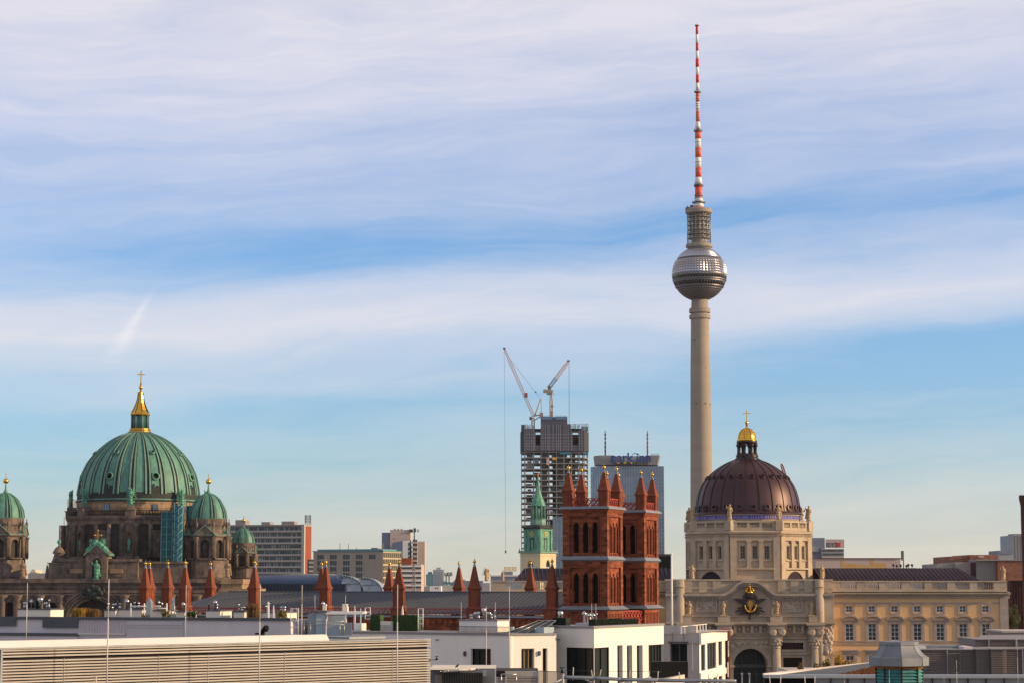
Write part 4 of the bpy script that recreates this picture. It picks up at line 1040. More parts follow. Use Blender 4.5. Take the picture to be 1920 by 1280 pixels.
    for py, rpx, size, tilt in ((853, 84, 5.2, 47), (897, 107.5, 7.6, 15)):
        q = MB(); q.T = Matrix.Translation((0, -U(rpx), Z(py))) @ Matrix.Rotation(R(90 - tilt), 4, 'X'); q.lathe(0, 0, [(U(size), -1.2), (U(size), .55), (U(size) * .72, .75), (U(size) * .66, -.1)], 20, 0, False); q.lathe(0, 0, [(U(size) * .7, .0), (.02, .0)], 20, 1, False)
        f = q.build('roof_oculus', ['verdigris', 'sooty_copper'], dome, (cx, cy, 0)); f.rotation_euler = (0, 0, R(-19))
        for k in range(1, 8): copy_part(f, dome, None, R(-19 + 45 * k))
    # soot under the lower oculi
    q = MB()
    for i in range(9):
        ox = (i - 4) * U(1.7); h = U(random.Random(i + 4).uniform(6, 20)); rr0 = U(112.2); q.box(ox - U(.9), ox + U(.9), -rr0 - .12, -rr0 + 1.2, Z(928), Z(928) + h)
    f = q.build('soot_streak', 'sooty_copper', dome, (cx, cy, 0)); f.rotation_euler = (0, 0, R(-19))
    for k in range(1, 8): copy_part(f, dome, None, R(-19 + 45 * k))
    # lantern, spire, cross
    lan = MB().lathe(cx, cy, [(U(21), Z(812)), (U(21), Z(808)), (U(19.5), Z(807)), (U(19.5), Z(803)), (U(12), Z(802.5))], 32, smooth=False).build('lantern', 'gold_dark', t)
    MB().lathe(cx, cy, [(U(8.5), Z(806)), (U(8.5), Z(778))], 16).build('lantern_core', 'slab_window', lan)
    for k in range(8):
        a = R(22.5 + 45 * k)
        for q, r_ in ((15.5, .33), (10, .75)):
            MB().lathe(cx + U(q) * math.sin(a), cy - U(q) * math.cos(a), [(r_, Z(804)), (r_, Z(775))], 8).build('lantern_column', 'verdigris' if q < 12 else 'crane_teal', lan)
    sp = MB().oct(cx, cy, [(U(r), Z(y)) for r, y in ((17, 778), (17.5, 776), (15.5, 773), (12.5, 768), (10, 762), (7.5, 755), (5.6, 747), (4.6, 740), (4.3, 734.5), (3.4, 733.5))]).build('gilt_spire', 'gold', t)
    mb = MB()
    for k in range(8):
        a = math.pi / 8 + k * math.pi / 4; pr = [(U(r) / math.cos(math.pi / 8), Z(y)) for r, y in ((15.5, 773), (12.5, 768), (10, 762), (7.5, 755), (5.6, 747), (4.6, 740), (4.3, 734.5))]
        for (ra, za), (rb_, zb_) in zip(pr[:-1], pr[1:]): mb.tube((cx + ra * math.sin(a), cy - ra * math.cos(a), za), (cx + rb_ * math.sin(a), cy - rb_ * math.cos(a), zb_), .16, 5)
    mb.build('spire_rib', 'dark_copper', sp)
    mb = MB(); mb.tube((cx, cy, Z(734)), (cx, cy, Z(717)), .3); mb.ball((cx, cy, Z(725.5)), U(3.8), 16); cross_mb(mb, cx, cy, Z(718), Z(694) - Z(718), U(14), U(1.9), zc=.70); mb.build('cross', 'gold', t)
    # angels round the dome
    for k in range(8):
        a = R(3.5 + 45 * k); q = U(127); c = (cx + q * math.sin(a), cy - q * math.cos(a))
        mb = MB(); mb.T = Matrix.Translation((c[0], c[1], 0)) @ Matrix.Rotation(a, 4, 'Z'); mb.box(-U(9), U(9), -1.2, 2.5, Z(971), Z(960)); mb.box(-U(10), U(10), -1.5, 2.6, Z(960), Z(958)); mb.box(-U(6.5), U(6.5), -.8, 2, Z(958), Z(951.5))
        mb.build('pedestal', 'sandstone_dark', t)
        mb = MB(); mb.T = Matrix.Translation((c[0], c[1], 0)) @ Matrix.Rotation(a, 4, 'Z'); statue(mb, 0, .2, Z(951.5), U(31), 0, True, seed=k + 80)
        for i in range(12): rnd = random.Random(i + k * 20); mb.ball((rnd.uniform(-1, 1) * U(7), .2, Z(951) + rnd.random() * U(8)), U(rnd.uniform(1.2, 2.4)), 6)
        mb.build('angel_statue', 'verdigris_bright', t)
    # ---- corner towers
    def tower(pc, dyc, sc, yo):
        bx = x(pc, dyc, 1000); W_ = lambda n: u(n, dyc) * sc; ZZ = lambda py: z(py + yo, dyc) if sc == 1 else z(1085, dyc) + (z(py, dyc) - z(1085, dyc)) * sc
        ap = W_(37); mb = MB(); sd = ap * 2 * math.tan(math.pi / 8)
        zbase = z(1092, 0) - .5
        for k in range(8):
            mb.T = Matrix.Translation((bx, dyc, 0)) @ Matrix.Rotation(k * math.pi / 4, 4, 'Z') @ Matrix.Translation((0, -ap, 0)); h = sd / 2
            o = [(-h * .52, h * .52, ZZ(1046), ZZ(1012), 1)]
            mb.wall(-h, h, zbase, ZZ(1003), 0, o, 1.0); mb.box(-h * .9, h * .9, -.9, -.003, ZZ(1048.5), ZZ(1046.2)); mb.box(-h * .86, h * .86, -.4, -.003, ZZ(1082), ZZ(1080))
            for sg in (-1, 1): mb.box(sg * h * .78 - h * .16, sg * h * .78 + h * .16, -.35, -.004, ZZ(1046), ZZ(1010)); mb.lathe(sg * h, -.35, [(.62, ZZ(1046)), (.52, ZZ(1012)), (.75, ZZ(1009)), (.8, ZZ(1007))], 10)
        mb.T = None; mb.oct(bx, dyc, [(ap, ZZ(1007)), (ap + W_(3), ZZ(1006)), (ap + W_(4), ZZ(1003.2)), (ap - 1, ZZ(1002.5))]); mb.lathe(bx, dyc, [(W_(34), ZZ(1003)), (W_(33.6), ZZ(986)), (W_(35.5), ZZ(985)), (W_(35.5), ZZ(972)), (W_(34.5), ZZ(971.5))], 40, smooth=False)
        for k in range(0, 8, 2):
            mb.T = Matrix.Translation((bx, dyc, 0)) @ Matrix.Rotation(k * math.pi / 4, 4, 'Z') @ Matrix.Translation((0, -ap - W_(3), 0)); mb.prism_y([(-sd * .62, ZZ(1003)), (sd * .62, ZZ(1003)), (0, ZZ(985))], 0, W_(10))
        mb.T = None
        for k in range(8):
            a = math.pi / 8 + k * math.pi / 4; q = ap * 1.1; mb.lathe(bx + q * math.sin(a), dyc - q * math.cos(a), [(W_(3.4), ZZ(1002)), (W_(2), ZZ(997)), (W_(1.4), ZZ(990)), (W_(3), ZZ(985)), (W_(2.6), ZZ(981)), (W_(.8), ZZ(977)), (W_(1), ZZ(974)), (.05, ZZ(971))], 8)
        mb.build('corner_tower', 'sandstone_dark', t)
        core = MB().lathe(bx, dyc, [(ap * .86, ZZ(1060)), (ap * .86, ZZ(1004))], 16).build('tower_core', 'sandstone_black', t)
        mb = MB()
        for k in range(0, 8, 2):
            mb.T = Matrix.Translation((bx, dyc, 0)) @ Matrix.Rotation(k * math.pi / 4, 4, 'Z') @ Matrix.Translation((0, -ap - W_(3), 0)); mb.sweep([(-sd * .66, ZZ(1002.2)), (0, ZZ(984)), (sd * .66, ZZ(1002.2))], W_(1.6), -.3, W_(10))
        mb.T = None; mb.oct(bx, dyc, [(ap + W_(4.2), ZZ(1003.3)), (ap + W_(4.2), ZZ(1002.4)), (ap - 2, ZZ(1002.2))]); mb.build('gable_coping', 'verdigris_light', t)
        pr = fine([(W_(r), ZZ(y)) for r, y in ((36, 972.3), (35.3, 971), (35, 968), (33, 957), (30.5, 951), (27.7, 946), (22.6, 937), (15, 930), (6.6, 925))], 3)
        dm_ = MB().lathe(bx, dyc, pr, 48).build('corner_dome', 'verdigris', t)
        q = MB()
        for dxx in (-.55, .55): rib_strip(q, pr[3:], (dxx - .2) * sc, (dxx + .2) * sc, .25 * sc)
        rib_strip(q, pr[3:], -.35 * sc, .35 * sc, .06, 1); rib_strip(q, pr[3:], .75 * sc, 1.05 * sc, .04, 1); rib_strip(q, pr[3:], -1.05 * sc, -.75 * sc, .04, 1)
        f = q.build('rib', ['verdigris', 'sooty_copper'], dm_, (bx, dyc, 0)); f.rotation_euler = (0, 0, R(25))
        for k in range(1, 8): copy_part(f, dm_, None, R(25 + 45 * k))
        MB().lathe(bx, dyc, [(W_(7), ZZ(925.5)), (W_(3.5), ZZ(922)), (W_(1.8), ZZ(917)), (W_(1.2), ZZ(908))], 12).build('dome_finial', 'verdigris', t)
        mb = MB(); mb.ball((bx, dyc, ZZ(902)), W_(5.2), 16); mb.tube((bx, dyc, ZZ(897.5)), (bx, dyc, ZZ(888)), .12, 5); mb.build('gilt_ball', 'gold', t)
    tower(389.5, 13, 1, 0); tower(8.5, 13, 1, -1)
    tower(456.5, 62, .60, 0)
    # figures and the sunlit terrace beside the right tower
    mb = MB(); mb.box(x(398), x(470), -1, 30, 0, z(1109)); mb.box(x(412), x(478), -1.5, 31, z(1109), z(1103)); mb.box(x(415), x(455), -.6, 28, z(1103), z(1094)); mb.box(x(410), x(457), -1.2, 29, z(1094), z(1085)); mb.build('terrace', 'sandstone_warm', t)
    for i, px in enumerate((428, 45)):
        mb = MB(); statue(mb, x(px), -.5, z(1084), u(34), seed=90 + i); mb.build('tower_statue', 'sandstone_warm', t)
    # scaffold wrapped in teal netting
    S2 = Seg(301, D + 8); sc = thing('scaffold', 'scaffold wrapped in teal netting climbing the cathedral drum beside the right tower', 'scaffold', S2)
    zz = lambda py: S2.z(py, 301)
    for (pa, pb, ya, yb, d0, mname) in ((301, 322, 1085, 959, 0, 'net_teal'), (327, 342, 1082, 948, -2, 'net_blue'), (344, 356, 1082, 947, 4, 'net_teal')):
        xa, xb = S2.x(pa), S2.x(pb); mb = MB(); mb.box(xa, xb, d0, d0 + 3, zz(ya), zz(yb)); mb.build('netting', mname, sc)
        n = 9
        for i in range(n + 1): q = zz(ya) + (zz(yb) - zz(ya)) * i / n; MB().box(xa - .15, xb + .15, d0 - .25, d0 + 3.1, q - .1, q + .1).build('deck', 'far_teal', sc)
        mb = MB()
        for f in (0, .5, 1): mb.tube((xa + (xb - xa) * f, d0 - .3, 0), (xa + (xb - xa) * f, d0 - .3, zz(yb) + 1.2), .12, 5)
        if mname == 'net_blue':
            for i in range(9): q = zz(ya) + (zz(yb) - zz(ya)) * i / 9; mb.tube((xa, d0 - .4, q), (xb, d0 - .4, q + (zz(yb) - zz(ya)) / 9), .22, 5)
        mb.build('pole', 'far_teal', sc)
cathedral()

# ================================================================== red brick church with two towers
def church():
    S = Seg(1139, 260, ang=R(-22))
    t = thing('brick_church', 'red brick twin towered church with slate roof and gold tipped pinnacles', 'church', S)
    w = 5.75; zz = lambda py, dy=0: S.z(py, 1139, dy)
    zc, zm, zl = zz(953), zz(1048), zz(1142)
    # pinnacle prototypes (square shaft, spreading cap, tall pyramid)
    def pinnacle(name, wd, h0, h1, h2, cx, cy, z0, base):
        p = MB()
        if base: p.cbox(0, 0, 0, wd * 1.35, wd * 1.35, base); p.pyr(0, 0, base, base + .3, wd * 1.5, wd * 1.1)
        p.cbox(0, 0, base, wd, wd, h0 - base); 
        for k in range(4):
            p.T = Matrix.Rotation(k * math.pi / 2, 4, 'Z'); p.box(-wd * .33, -wd * .26, -wd / 2 - .05, -wd / 2 - .002, base + (h0 - base) * .12, h0 * .98); p.box(wd * .26, wd * .33, -wd / 2 - .05, -wd / 2 - .002, base + (h0 - base) * .12, h0 * .98); p.box(-wd * .26, wd * .26, -wd / 2 - .05, -wd / 2 - .002, h0 * .93, h0 * .98)
        p.T = None
        p.pyr(0, 0, h0 - .14, h0 + .04, wd * 1.04, wd * 1.24); p.pyr(0, 0, h0 + .04, h0 + .30, wd * 1.24, wd * 1.0); p.pyr(0, 0, h0 + .30, h0 + .75, wd * 1.0, wd * .80); p.pyr(0, 0, h0 + .75, h1, wd * .80, wd * .26)
        o = p.build(name, 'terracotta', t, (cx, cy, z0))
        f = MB(); f.pyr(0, 0, h1, h1 + .45, wd * .26, .1, 1); f.ball((0, 0, h1 + .62), .205, 12); f.lathe(0, 0, [(.05, h1 + .8), (.015, h2)], 6); f.lathe(0, 0, [(.16, h1 + .42), (.08, h1 + .47)], 8)
        f.build('finial', ['gold', 'zinc'], o)
        return o
    # towers
    H = zz(917) - zc
    pin = None
    for y0 in (0.0, 14.1):
        tw = MB(); slots = []
        fr = MB()
        for k in range(4):
            T = Matrix.Translation((-w / 2, y0 + w / 2, 0)) @ Matrix.Rotation(k * math.pi / 2, 4, 'Z') @ Matrix.Translation((0, -w / 2, 0)); tw.T = T; fr.T = T
            ops = []
            for za, zb in ((zz(1035), zz(977)), (zz(1130), zz(1073))):
                ops.append((-1.95, 1.95, za - .55, zb + .62, 0))
            tw.wall(-w / 2, w / 2, 0, zc, 0, ops, .22, 0)
            for za, zb in ((zz(1035), zz(977)), (zz(1130), zz(1073))):
                inner = [(c - .36, c + .36, za, zb, 2) for c in (-1.22, 0, 1.22)]
                tw.wall(-1.95, 1.95, za - .55, zb + .62, .22, inner, .45, 0)
                for c in (-1.22, 0, 1.22):
                    for sg in (-1, 1): fr.box(c + sg * .45 - .06, c + sg * .45 + .06, .12, .219, za, zb - .55)
                if k % 2 == 1:
                    for c in (-1.22, 0, 1.22):
                        for q in (-.17, 0.02, .2): fr.tube((c + q, .34, za), (c + q, .34, zb - .35), .055, 5)
                for c in (-1.3, -.65, 0, .65, 1.3): fr.box(c - .16, c + .16, .10, .219, za - .42, za - .12)
                rect_frame(fr, -2.12, 2.12, za - .72, zb + .79, -.05, -.003, .15)
            for i in range(9): c = -2.3 + 4.6 * i / 8; fr.box(c - .13, c + .13, -.08, -.004, zl - 2.1, zl - .5)
        o = tw.build('tower', 'church_brick', t)
        fr.build('tower_tracery', 'terracotta', o)
        g = MB(); g.cbox(-w / 2, y0 + w / 2, 20, w - 1.3, w - 1.3, zc - 20.5); g.build('louvre_dark', 'black_metal', o)
        for zq, e in ((zm, .32), (zl, .62)):
            c = MB(); c.pyr(-w / 2, y0 + w / 2, zq - .18, zq, w + .1, w + e * 2 * .7); c.pyr(-w / 2, y0 + w / 2, zq, zq + .42, w + e * 2, w + .02); c.build('string_course', 'zinc', o)
        c = MB(); c.pyr(-w / 2, y0 + w / 2, zc - .45, zc - .02, w + .06, w + .5, 1); c.cbox(-w / 2, y0 + w / 2, zc, w + .72, w + .72, .22); c.cbox(-w / 2, y0 + w / 2, zc + .22, w + .5, w + .5, .1); c.build('tower_cornice', ['zinc', 'terracotta'], o)
        b = MB()
        for k in range(4):
            b.T = Matrix.Translation((-w / 2, y0 + w / 2, zc + .32)) @ Matrix.Rotation(k * math.pi / 2, 4, 'Z') @ Matrix.Translation((0, -w / 2 + .2, 0))
            L = w / 2 - 1.16
            for zz_ in (.1, .95): b.box(-L, L, -.06, .06, zz_ - .05, zz_ + .05)
            n = 5
            for i in range(n):
                xa = -L + 2 * L * i / n; xb = -L + 2 * L * (i + 1) / n; b.tube((xa, 0, .1), (xb, 0, .95), .06, 4); b.tube((xb, 0.02, .1), (xa, 0.02, .95), .06, 4)
        b.build('tower_parapet', 'lattice_red', o)
        for sx_ in (-1, 1):
            for sy_ in (-1, 1):
                c = (-w / 2 + sx_ * (w / 2 - .57), y0 + w / 2 + sy_ * (w / 2 - .57), zc + .3)
                if pin is None: pin = pinnacle('tower_pinnacle', 1.14, zz(918.5) - zc - .3, zz(884) - zc - .3, zz(868) - zc - .3, *c, 0)
                else: copy_part(pin, t, c)
    # link between the towers
    b = MB(); b.box(-4.8, -.5, 5.78, 14.07, 0, zz(1145)); b.build('west_front', 'church_brick', t)
    b = MB()
    for q in range(7):
        ya = 5.9 + 8.1 * q / 7; yb = 5.9 + 8.1 * (q + 1) / 7; b.tube((-.4, ya, zl - 1.4), (-.4, yb, zl - .4), .09, 4); b.tube((-.4, yb, zl - 1.4), (-.4, ya, zl - .4), .09, 4)
    b.tube((-.4, 5.8, zl - .35), (-.4, 14, zl - .35), .09, 4); b.tube((-.4, 5.8, zl - 1.45), (-.4, 14, zl - 1.45), .09, 4); b.build('west_parapet', 'lattice_red', t)
    # nave
    xe, xw, B = -58.8, -5.8, 19.85
    ze = S.z(1157, 890); ye = .55
    zr = S.z(1109.5, 890, 9.9); zroof = S.z(1151, 890, 1.2)
    n = MB(); n.box(xe, xw, ye, B - .4, 0, ze)
    ap = []
    for i in range(7): a = math.pi * i / 6; ap.append((xe - 9.3 * math.sin(a), B / 2 - (B / 2 - .5) * math.cos(a)))
    n.prism_z([(xe + .01, ye + .01)] + ap[1:-1] + [(xe + .01, B - .41)], 0, ze)
    k = 66
    for i in range(k): c = xe + (xw - xe) * (i + .5) / k; n.box(c - .2, c + .2, ye - .22, ye - .004, ze - .95, ze - .3)
    n.build('nave_wall', 'church_brick', t)
    r = MB(); y1, y2 = .95, B - .95
    r.add([(xe, y1, zroof), (xw, y1, zroof), (xw, 9.9, zr), (xe + 1, 9.9, zr)], [(0, 1, 2, 3)]); r.add([(xe, y2, zroof), (xw, y2, zroof), (xw, 9.9, zr), (xe + 1, 9.9, zr)], [(0, 1, 2, 3)])
    hips = [(xe, y1)] + [(xe + (px_ - xe) * .95, B / 2 + (py_ - B / 2) * .95) for px_, py_ in ap[1:-1]] + [(xe, y2)]
    for (a, b_), (c, d) in zip(hips[:-1], hips[1:]): r.add([(a, b_, zroof), (c, d, zroof), (xe + 1, 9.9, zr)], [(0, 1, 2)])
    nn = 88
    for i in range(nn + 1): c = xe + (xw - xe) * i / nn; r.tube((c, y1, zroof + .02), (c, 9.85, zr + .02), .045, 4, 1)
    for i in range(4): f = (i + 1) / 5; 
    r.tube((xe + 1, 9.9, zr + .03), (xw, 9.9, zr + .03), .09, 6, 1)
    r.box(xe, xw, ye - .35, ye + .5, ze - .02, ze + .22, 2)
    r.build('nave_roof', ['slate_roof', 'slate_seam', 'zinc'], t)
    bl = MB(); zb0, zb1 = S.z(1154.5, 890), S.z(1140.8, 890)
    for q in (zb0, zb1): bl.tube((xe, ye - .1, q), (xw, ye - .1, q), .055, 4)
    nb = 84
    for i in range(nb):
        xa = xe + (xw - xe) * i / nb; xb = xe + (xw - xe) * (i + 1) / nb; bl.tube((xa, ye - .1, zb0), (xb, ye - .1, zb1), .045, 4); bl.tube((xb, ye - .07, zb0), (xa, ye - .07, zb1), .045, 4)
    bl.build('nave_balustrade', 'lattice_red', t)
    z0 = S.z(1168, 890); proto = None
    pos = [(-7.28 - 10.3 * i, .35) for i in range(6)] + [(-7.28 - 10.3 * i, B - .5) for i in range(1, 6)] + [(-63.0, 3.0), (-68.5, 6.3), (-70.1, 10.0), (-64.3, 16.5)]
    for c in pos:
        if proto is None:
            proto = pinnacle('nave_pinnacle', 1.16, S.z(1103, 890) - z0, S.z(1061.5, 890) - z0, S.z(1044, 890) - z0, c[0], c[1], z0, S.z(1141, 890) - z0)
        else: copy_part(proto, t, (c[0], c[1], z0))
    for c in pos:
        pass
    bt = MB()
    for c in pos: bt.cbox(c[0], c[1], 0, 1.6, 1.6, z0 + .01)
    bt.build('buttress', 'church_brick', t)
church()

# ================================================================== st mary's: stone tower with a green spire
def spire_church():
    S = Seg(1013, 1160, ang=R(39) - R(78)); S = Seg(1013, 1160, ang=R(-39))
    t = thing('church_spire', 'green copper church spire with gold clocks on a pale stone tower', 'church tower', S)
    z = lambda py: S.z(py, 1010); u = lambda n: S.w(n); w = 13.8; c = (-w / 2, w / 2)
    mb = MB()
    for k in range(4):
        mb.T = Matrix.Translation((c[0], c[1], 0)) @ Matrix.Rotation(k * math.pi / 2, 4, 'Z') @ Matrix.Translation((0, -w / 2, 0)); mb.wall(-w / 2, w / 2, 0, z(1036), 0, [(-1.9, 1.9, z(1078), z(1048), 2)], 1.0); mb.box(-w / 2 - .2, w / 2 + .2, -.35, -.003, z(1041), z(1039.5))
    mb.build('stone_tower', 'office_cream', t)
    mb = MB(); mb.cbox(c[0], c[1], z(1085), w - 2.2, w - 2.2, 14); mb.build('belfry_louvre', 'window_dark', t)
    mb = MB()
    for k in range(4):
        mb.T = Matrix.Translation((c[0], c[1], 0)) @ Matrix.Rotation(k * math.pi / 2, 4, 'Z') @ Matrix.Translation((0, -w / 2, 0)); mb.box(-1.5, 1.5, .7, .95, z(1069), z(1062)); mb.tube((0, .6, z(1078)), (0, .6, z(1062)), .18)
    mb.build('belfry_light', 'canvas_white', t)
    mb = MB(); mb.cbox(c[0], c[1], z(1036), w + 1.6, w + 1.6, .8)
    for k in range(4):
        mb.T = Matrix.Translation((c[0], c[1], 0)) @ Matrix.Rotation(k * math.pi / 2, 4, 'Z') @ Matrix.Translation((0, -w / 2 - .4, 0)); mb.box(-w / 2, w / 2, -.1, .1, z(1031.6), z(1031))
        for i in range(15): q = -w / 2 + w * i / 14; mb.box(q - .12, q + .12, -.1, .1, z(1036) + .8, z(1031))
        for q in (-w / 2 - .3, -w / 6, w / 6): mb.lathe(q, 0, [(.5, z(1034)), (.3, z(1030)), (.08, z(1026))], 6)
    mb.build('gallery', 'verdigris_light', t)
    cl = []
    mb = MB(); R0 = 10.4
    mb.pyr(c[0], c[1], z(1034), z(991), R0, R0 * .99)
    for k in range(4):
        mb.T = Matrix.Translation((c[0], c[1], 0)) @ Matrix.Rotation(k * math.pi / 2, 4, 'Z') @ Matrix.Translation((0, -R0 / 2, 0))
        for q in (-R0 / 2 + .6, R0 / 2 - .6): mb.box(q - .7, q + .7, -.6, .3, z(1034), z(991))
        mb.box(-R0 / 2, R0 / 2, -.35, -.003, z(994), z(991))
    mb.build('clock_stage', 'verdigris_bright', t)
    for k in range(4):
        T = Matrix.Translation((c[0], c[1], 0)) @ Matrix.Rotation(k * math.pi / 2, 4, 'Z') @ Matrix.Translation((0, -R0 / 2, z(1000)))
        m2 = MB(); m2.T = T @ Matrix.Rotation(R(90), 4, 'X'); m2.lathe(0, 0, [(1.25, .05), (1.25, .3), (.85, .32), (.85, .12)], 20, 0, False); m2.lathe(0, 0, [(.84, .1), (.84, .16), (.01, .16)], 16, 1, False); ck = m2.build('clock_face', ['gold_paint', 'verdigris'], t)
        m2 = MB(); m2.T = T; m2.box(-.09, .09, -.4, -.33, 0, .95); m2.box(-.6, 0, -.4, -.33, -.09, .09); m2.build('clock_hand', 'gold', ck)
        m2 = MB(); m2.T = T; m2.wall(-1.5, 1.5, z(1029) - z(1000), z(1007) - z(1000), -.12, [(-.9, .9, z(1029) - z(1000), z(1008.5) - z(1000), 2)], .2); m2.build('stage_window', 'sooty_copper', t)
    mb = MB(); mb.cbox(c[0], c[1], z(991), R0 + 1.2, R0 + 1.2, .8); mb.pyr(c[0], c[1], z(988), z(983), R0 + .6, R0 * .8); mb.cbox(c[0], c[1], z(988.3), R0 + 2.2, R0 + 2.2, .5); mb.build('stage_cornice', 'sooty_copper', t)
    mb = MB(); mb.oct(c[0], c[1], [(u(14), z(984)), (u(14.5), z(979)), (u(13.5), z(973)), (u(14.5), z(972)), (u(14.5), z(970.8))]); mb.build('lantern_base', 'verdigris_light', t)
    mb = MB()
    for k in range(8):
        a = k * math.pi / 4 + math.pi / 8; q = u(12.6); p = (c[0] + q * math.sin(a), c[1] - q * math.cos(a)); mb.lathe(p[0], p[1], [(.55, z(971)), (.45, z(950)), (.6, z(948))], 8)
        mb.T = Matrix.Translation((c[0], c[1], 0)) @ Matrix.Rotation(k * math.pi / 4, 4, 'Z') @ Matrix.Translation((0, -u(11.8), 0)); h = u(11.8) * math.tan(math.pi / 8); mb.wall(-h, h, z(960), z(944), 0, [(-h * .7, h * .7, z(960), z(946.5), 2)], .4); mb.T = None
    mb.lathe(c[0], c[1], [(u(5), z(971)), (u(5), z(946))], 10)
    mb.build('open_lantern', 'verdigris', t)
    mb = MB(); mb.oct(c[0], c[1], [(u(r), z(y)) for r, y in ((14, 947), (14, 945.5), (11.8, 941), (10.6, 936.5), (8, 930), (6, 925), (4.4, 917), (2.6, 905), (1.7, 899), (3, 897.5), (2, 896), (1, 893))]); mb.build('spire', 'verdigris_bright', t)
    mb = MB(); mb.ball((c[0], c[1], z(892)), u(1.8), 8); cross_mb(mb, c[0], c[1], z(891), z(882) - z(891), u(4), .25); mb.build('spire_cross', 'gold_dark', t)
spire_church()

# ================================================================== high rise under construction and its cranes
def highrise():
    S = Seg(1040, 1650); t = thing('unfinished_high_rise', 'concrete high rise shell under construction with grey protective screens at its top', 'high rise', S)
    x = lambda px: S.x(px); z = lambda py: S.z(py, 1040)
    a, b, c, d = x(978), x(984.5), x(1096), x(1104); dep = 34
    foot = lambda e=0: [(b, -e), (c, -e), (d + e, 8), (d + e, dep), (a - e, dep), (a - e, 8)]
    pit = 4.33; z0 = z(846); lv = [z0 - pit * i for i in range(int(z0 / pit) + 1)]
    for i, q in enumerate(lv):
        MB().prism_z(foot(.25), q - .70, q).build('floor_slab', 'concrete_raw', t)
    cols = [984.5, 1001, 1015, 1030, 1044, 1058, 1072.5, 1087, 1096]
    for px in cols:
        for yy in (.4, dep - .5): MB().cbox(x(px), yy, 0, .75, .55, z0).build('column', 'concrete_raw', t)
    for px, yy in ((978.4, 9), (978.4, 18), (978.4, 27), (1103.4, 9), (1103.4, 15), (1103.4, 21), (1103.4, 27)): MB().cbox(x(px), yy, 0, .5, .5, z0).build('column', 'concrete_raw', t)
    for p0, p1, y0, y1 in ((1016, 1027, 4, 26), (1045.5, 1064, 4, 26), (1037, 1045.4, 14, 15), (1074, 1080, 10, 22)):
        MB().box(x(p0), x(p1), y0, y1, 0, z(820)).build('core_wall', 'concrete_dark', t)
    rnd = random.Random(21)
    for i, q in enumerate(lv[1:], 1):
        for j in range(8):
            if rnd.random() < .55:
                xa, xb = x(cols[j]) + .4, x(cols[j + 1]) - .4; f = rnd.uniform(.35, .95); yy = rnd.choice((1.2, 5, 9, 14)); s0 = rnd.uniform(0, .35)
                MB().box(xa + (xb - xa) * s0, xb - (xb - xa) * rnd.uniform(0, .3), yy, yy + .3, q + .01, q + (pit - .3) * f).build('infill_panel', rnd.choice(('concrete_dark', 'screen_grey', 'concrete_raw', 'blue_shade')), t)
    # lower floors already glazed on the right
    mb = MB(); mb.prism_z([(x(1037), -.5), (c + .1, -.5), (d + .5, 7.6), (d + .5, dep), (d + .2, dep), (d + .2, 8), (c, -.28), (x(1037), -.28)], 10, z(968)); gl = mb.build('glazed_facade', 'tower_blue_glass', t)
    mb = MB()
    for q in lv:
        if q < z(966): mb.box(x(1037), c, -.66, -.51, q - .2, q + .1)
    for px in [1037, 1044, 1051, 1058, 1065, 1072.5, 1080, 1087, 1095.8]: mb.box(x(px) - .18, x(px) + .18, -.68, -.512, 10, z(968))
    mb.build('facade_mullion', 'tower_mullion', gl)
    # protective screens
    mb = MB()
    ft = lambda e: [(x(984) , -e), (x(1097), -e), (x(1105.5), 7), (x(1105.5), dep + 1), (x(976), dep + 1), (x(976), 7)]
    za, zb = z(845), z(808); P = ft(1.2); n = len(P)
    holes = [(x(1004.8), x(1013.5), z(834), z(810.5)), (x(1074.5), x(1085), z(834), z(811))]
    mb.wall(P[0][0], P[1][0], za, zb, -1.2, [(p, q, r, s, 0) for p, q, r, s in holes], .3)
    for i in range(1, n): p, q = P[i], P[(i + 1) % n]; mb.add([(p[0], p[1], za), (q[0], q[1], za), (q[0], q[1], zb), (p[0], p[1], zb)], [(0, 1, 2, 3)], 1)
    sc = mb.build('protective_screen', ['screen_grey', 'screen_side_shade'], t)
    mb = MB()
    for i in range(25): q = P[0][0] + (P[1][0] - P[0][0]) * i / 24; 
    for px in [984, 988, 992.5, 997, 1001, 1015, 1018.5, 1023, 1027.5, 1030, 1037.5, 1044, 1048, 1051.5, 1058, 1062, 1066, 1072, 1087, 1092, 1097]:
        mb.box(x(px) - .12, x(px) + .12, -1.42, -1.21, za, z(796))
    for y in (841, 836, 831, 826, 820, 814): mb.box(x(984), x(1004.7), -1.3, -1.21, z(y) - .1, z(y) + .1); mb.box(x(1013.6), x(1074.4), -1.3, -1.21, z(y) - .1, z(y) + .1); mb.box(x(1085.1), x(1097), -1.3, -1.21, z(y) - .1, z(y) + .1)
    mb.build('screen_rail', 'screen_rib', sc)
    up = MB(); up.box(x(977.5), x(985), 2, dep, z(808), z(795)); up.box(x(1016), x(1071), -1.1, -.8, z(808) + .01, z(794.5)); up.box(x(985), x(1003), -1.1, -.8, z(808) + .01, z(803)); up.box(x(1086), x(1104), -1.1, -.8, z(808) + .01, z(806)); up.build('upper_screen', 'screen_grey', t)
    mb = MB(); mb.box(x(1091), x(1103.5), -1.0, -.7, z(806) + .02, z(799.5)); mb.build('green_net', 'far_teal', t)
    mb = MB(); mb.box(x(1050), x(1072), -.9, -.6, z(851), z(847)); mb.box(x(1095), x(1104), -.9, -.6, z(853), z(847)); mb.build('blue_tarpaulin', 'net_blue', t)
    mb = MB(); mb.box(x(1036), x(1044), -.95, -.6, z(861), z(857)); mb.build('yellow_skip', 'sign_yellow', t)
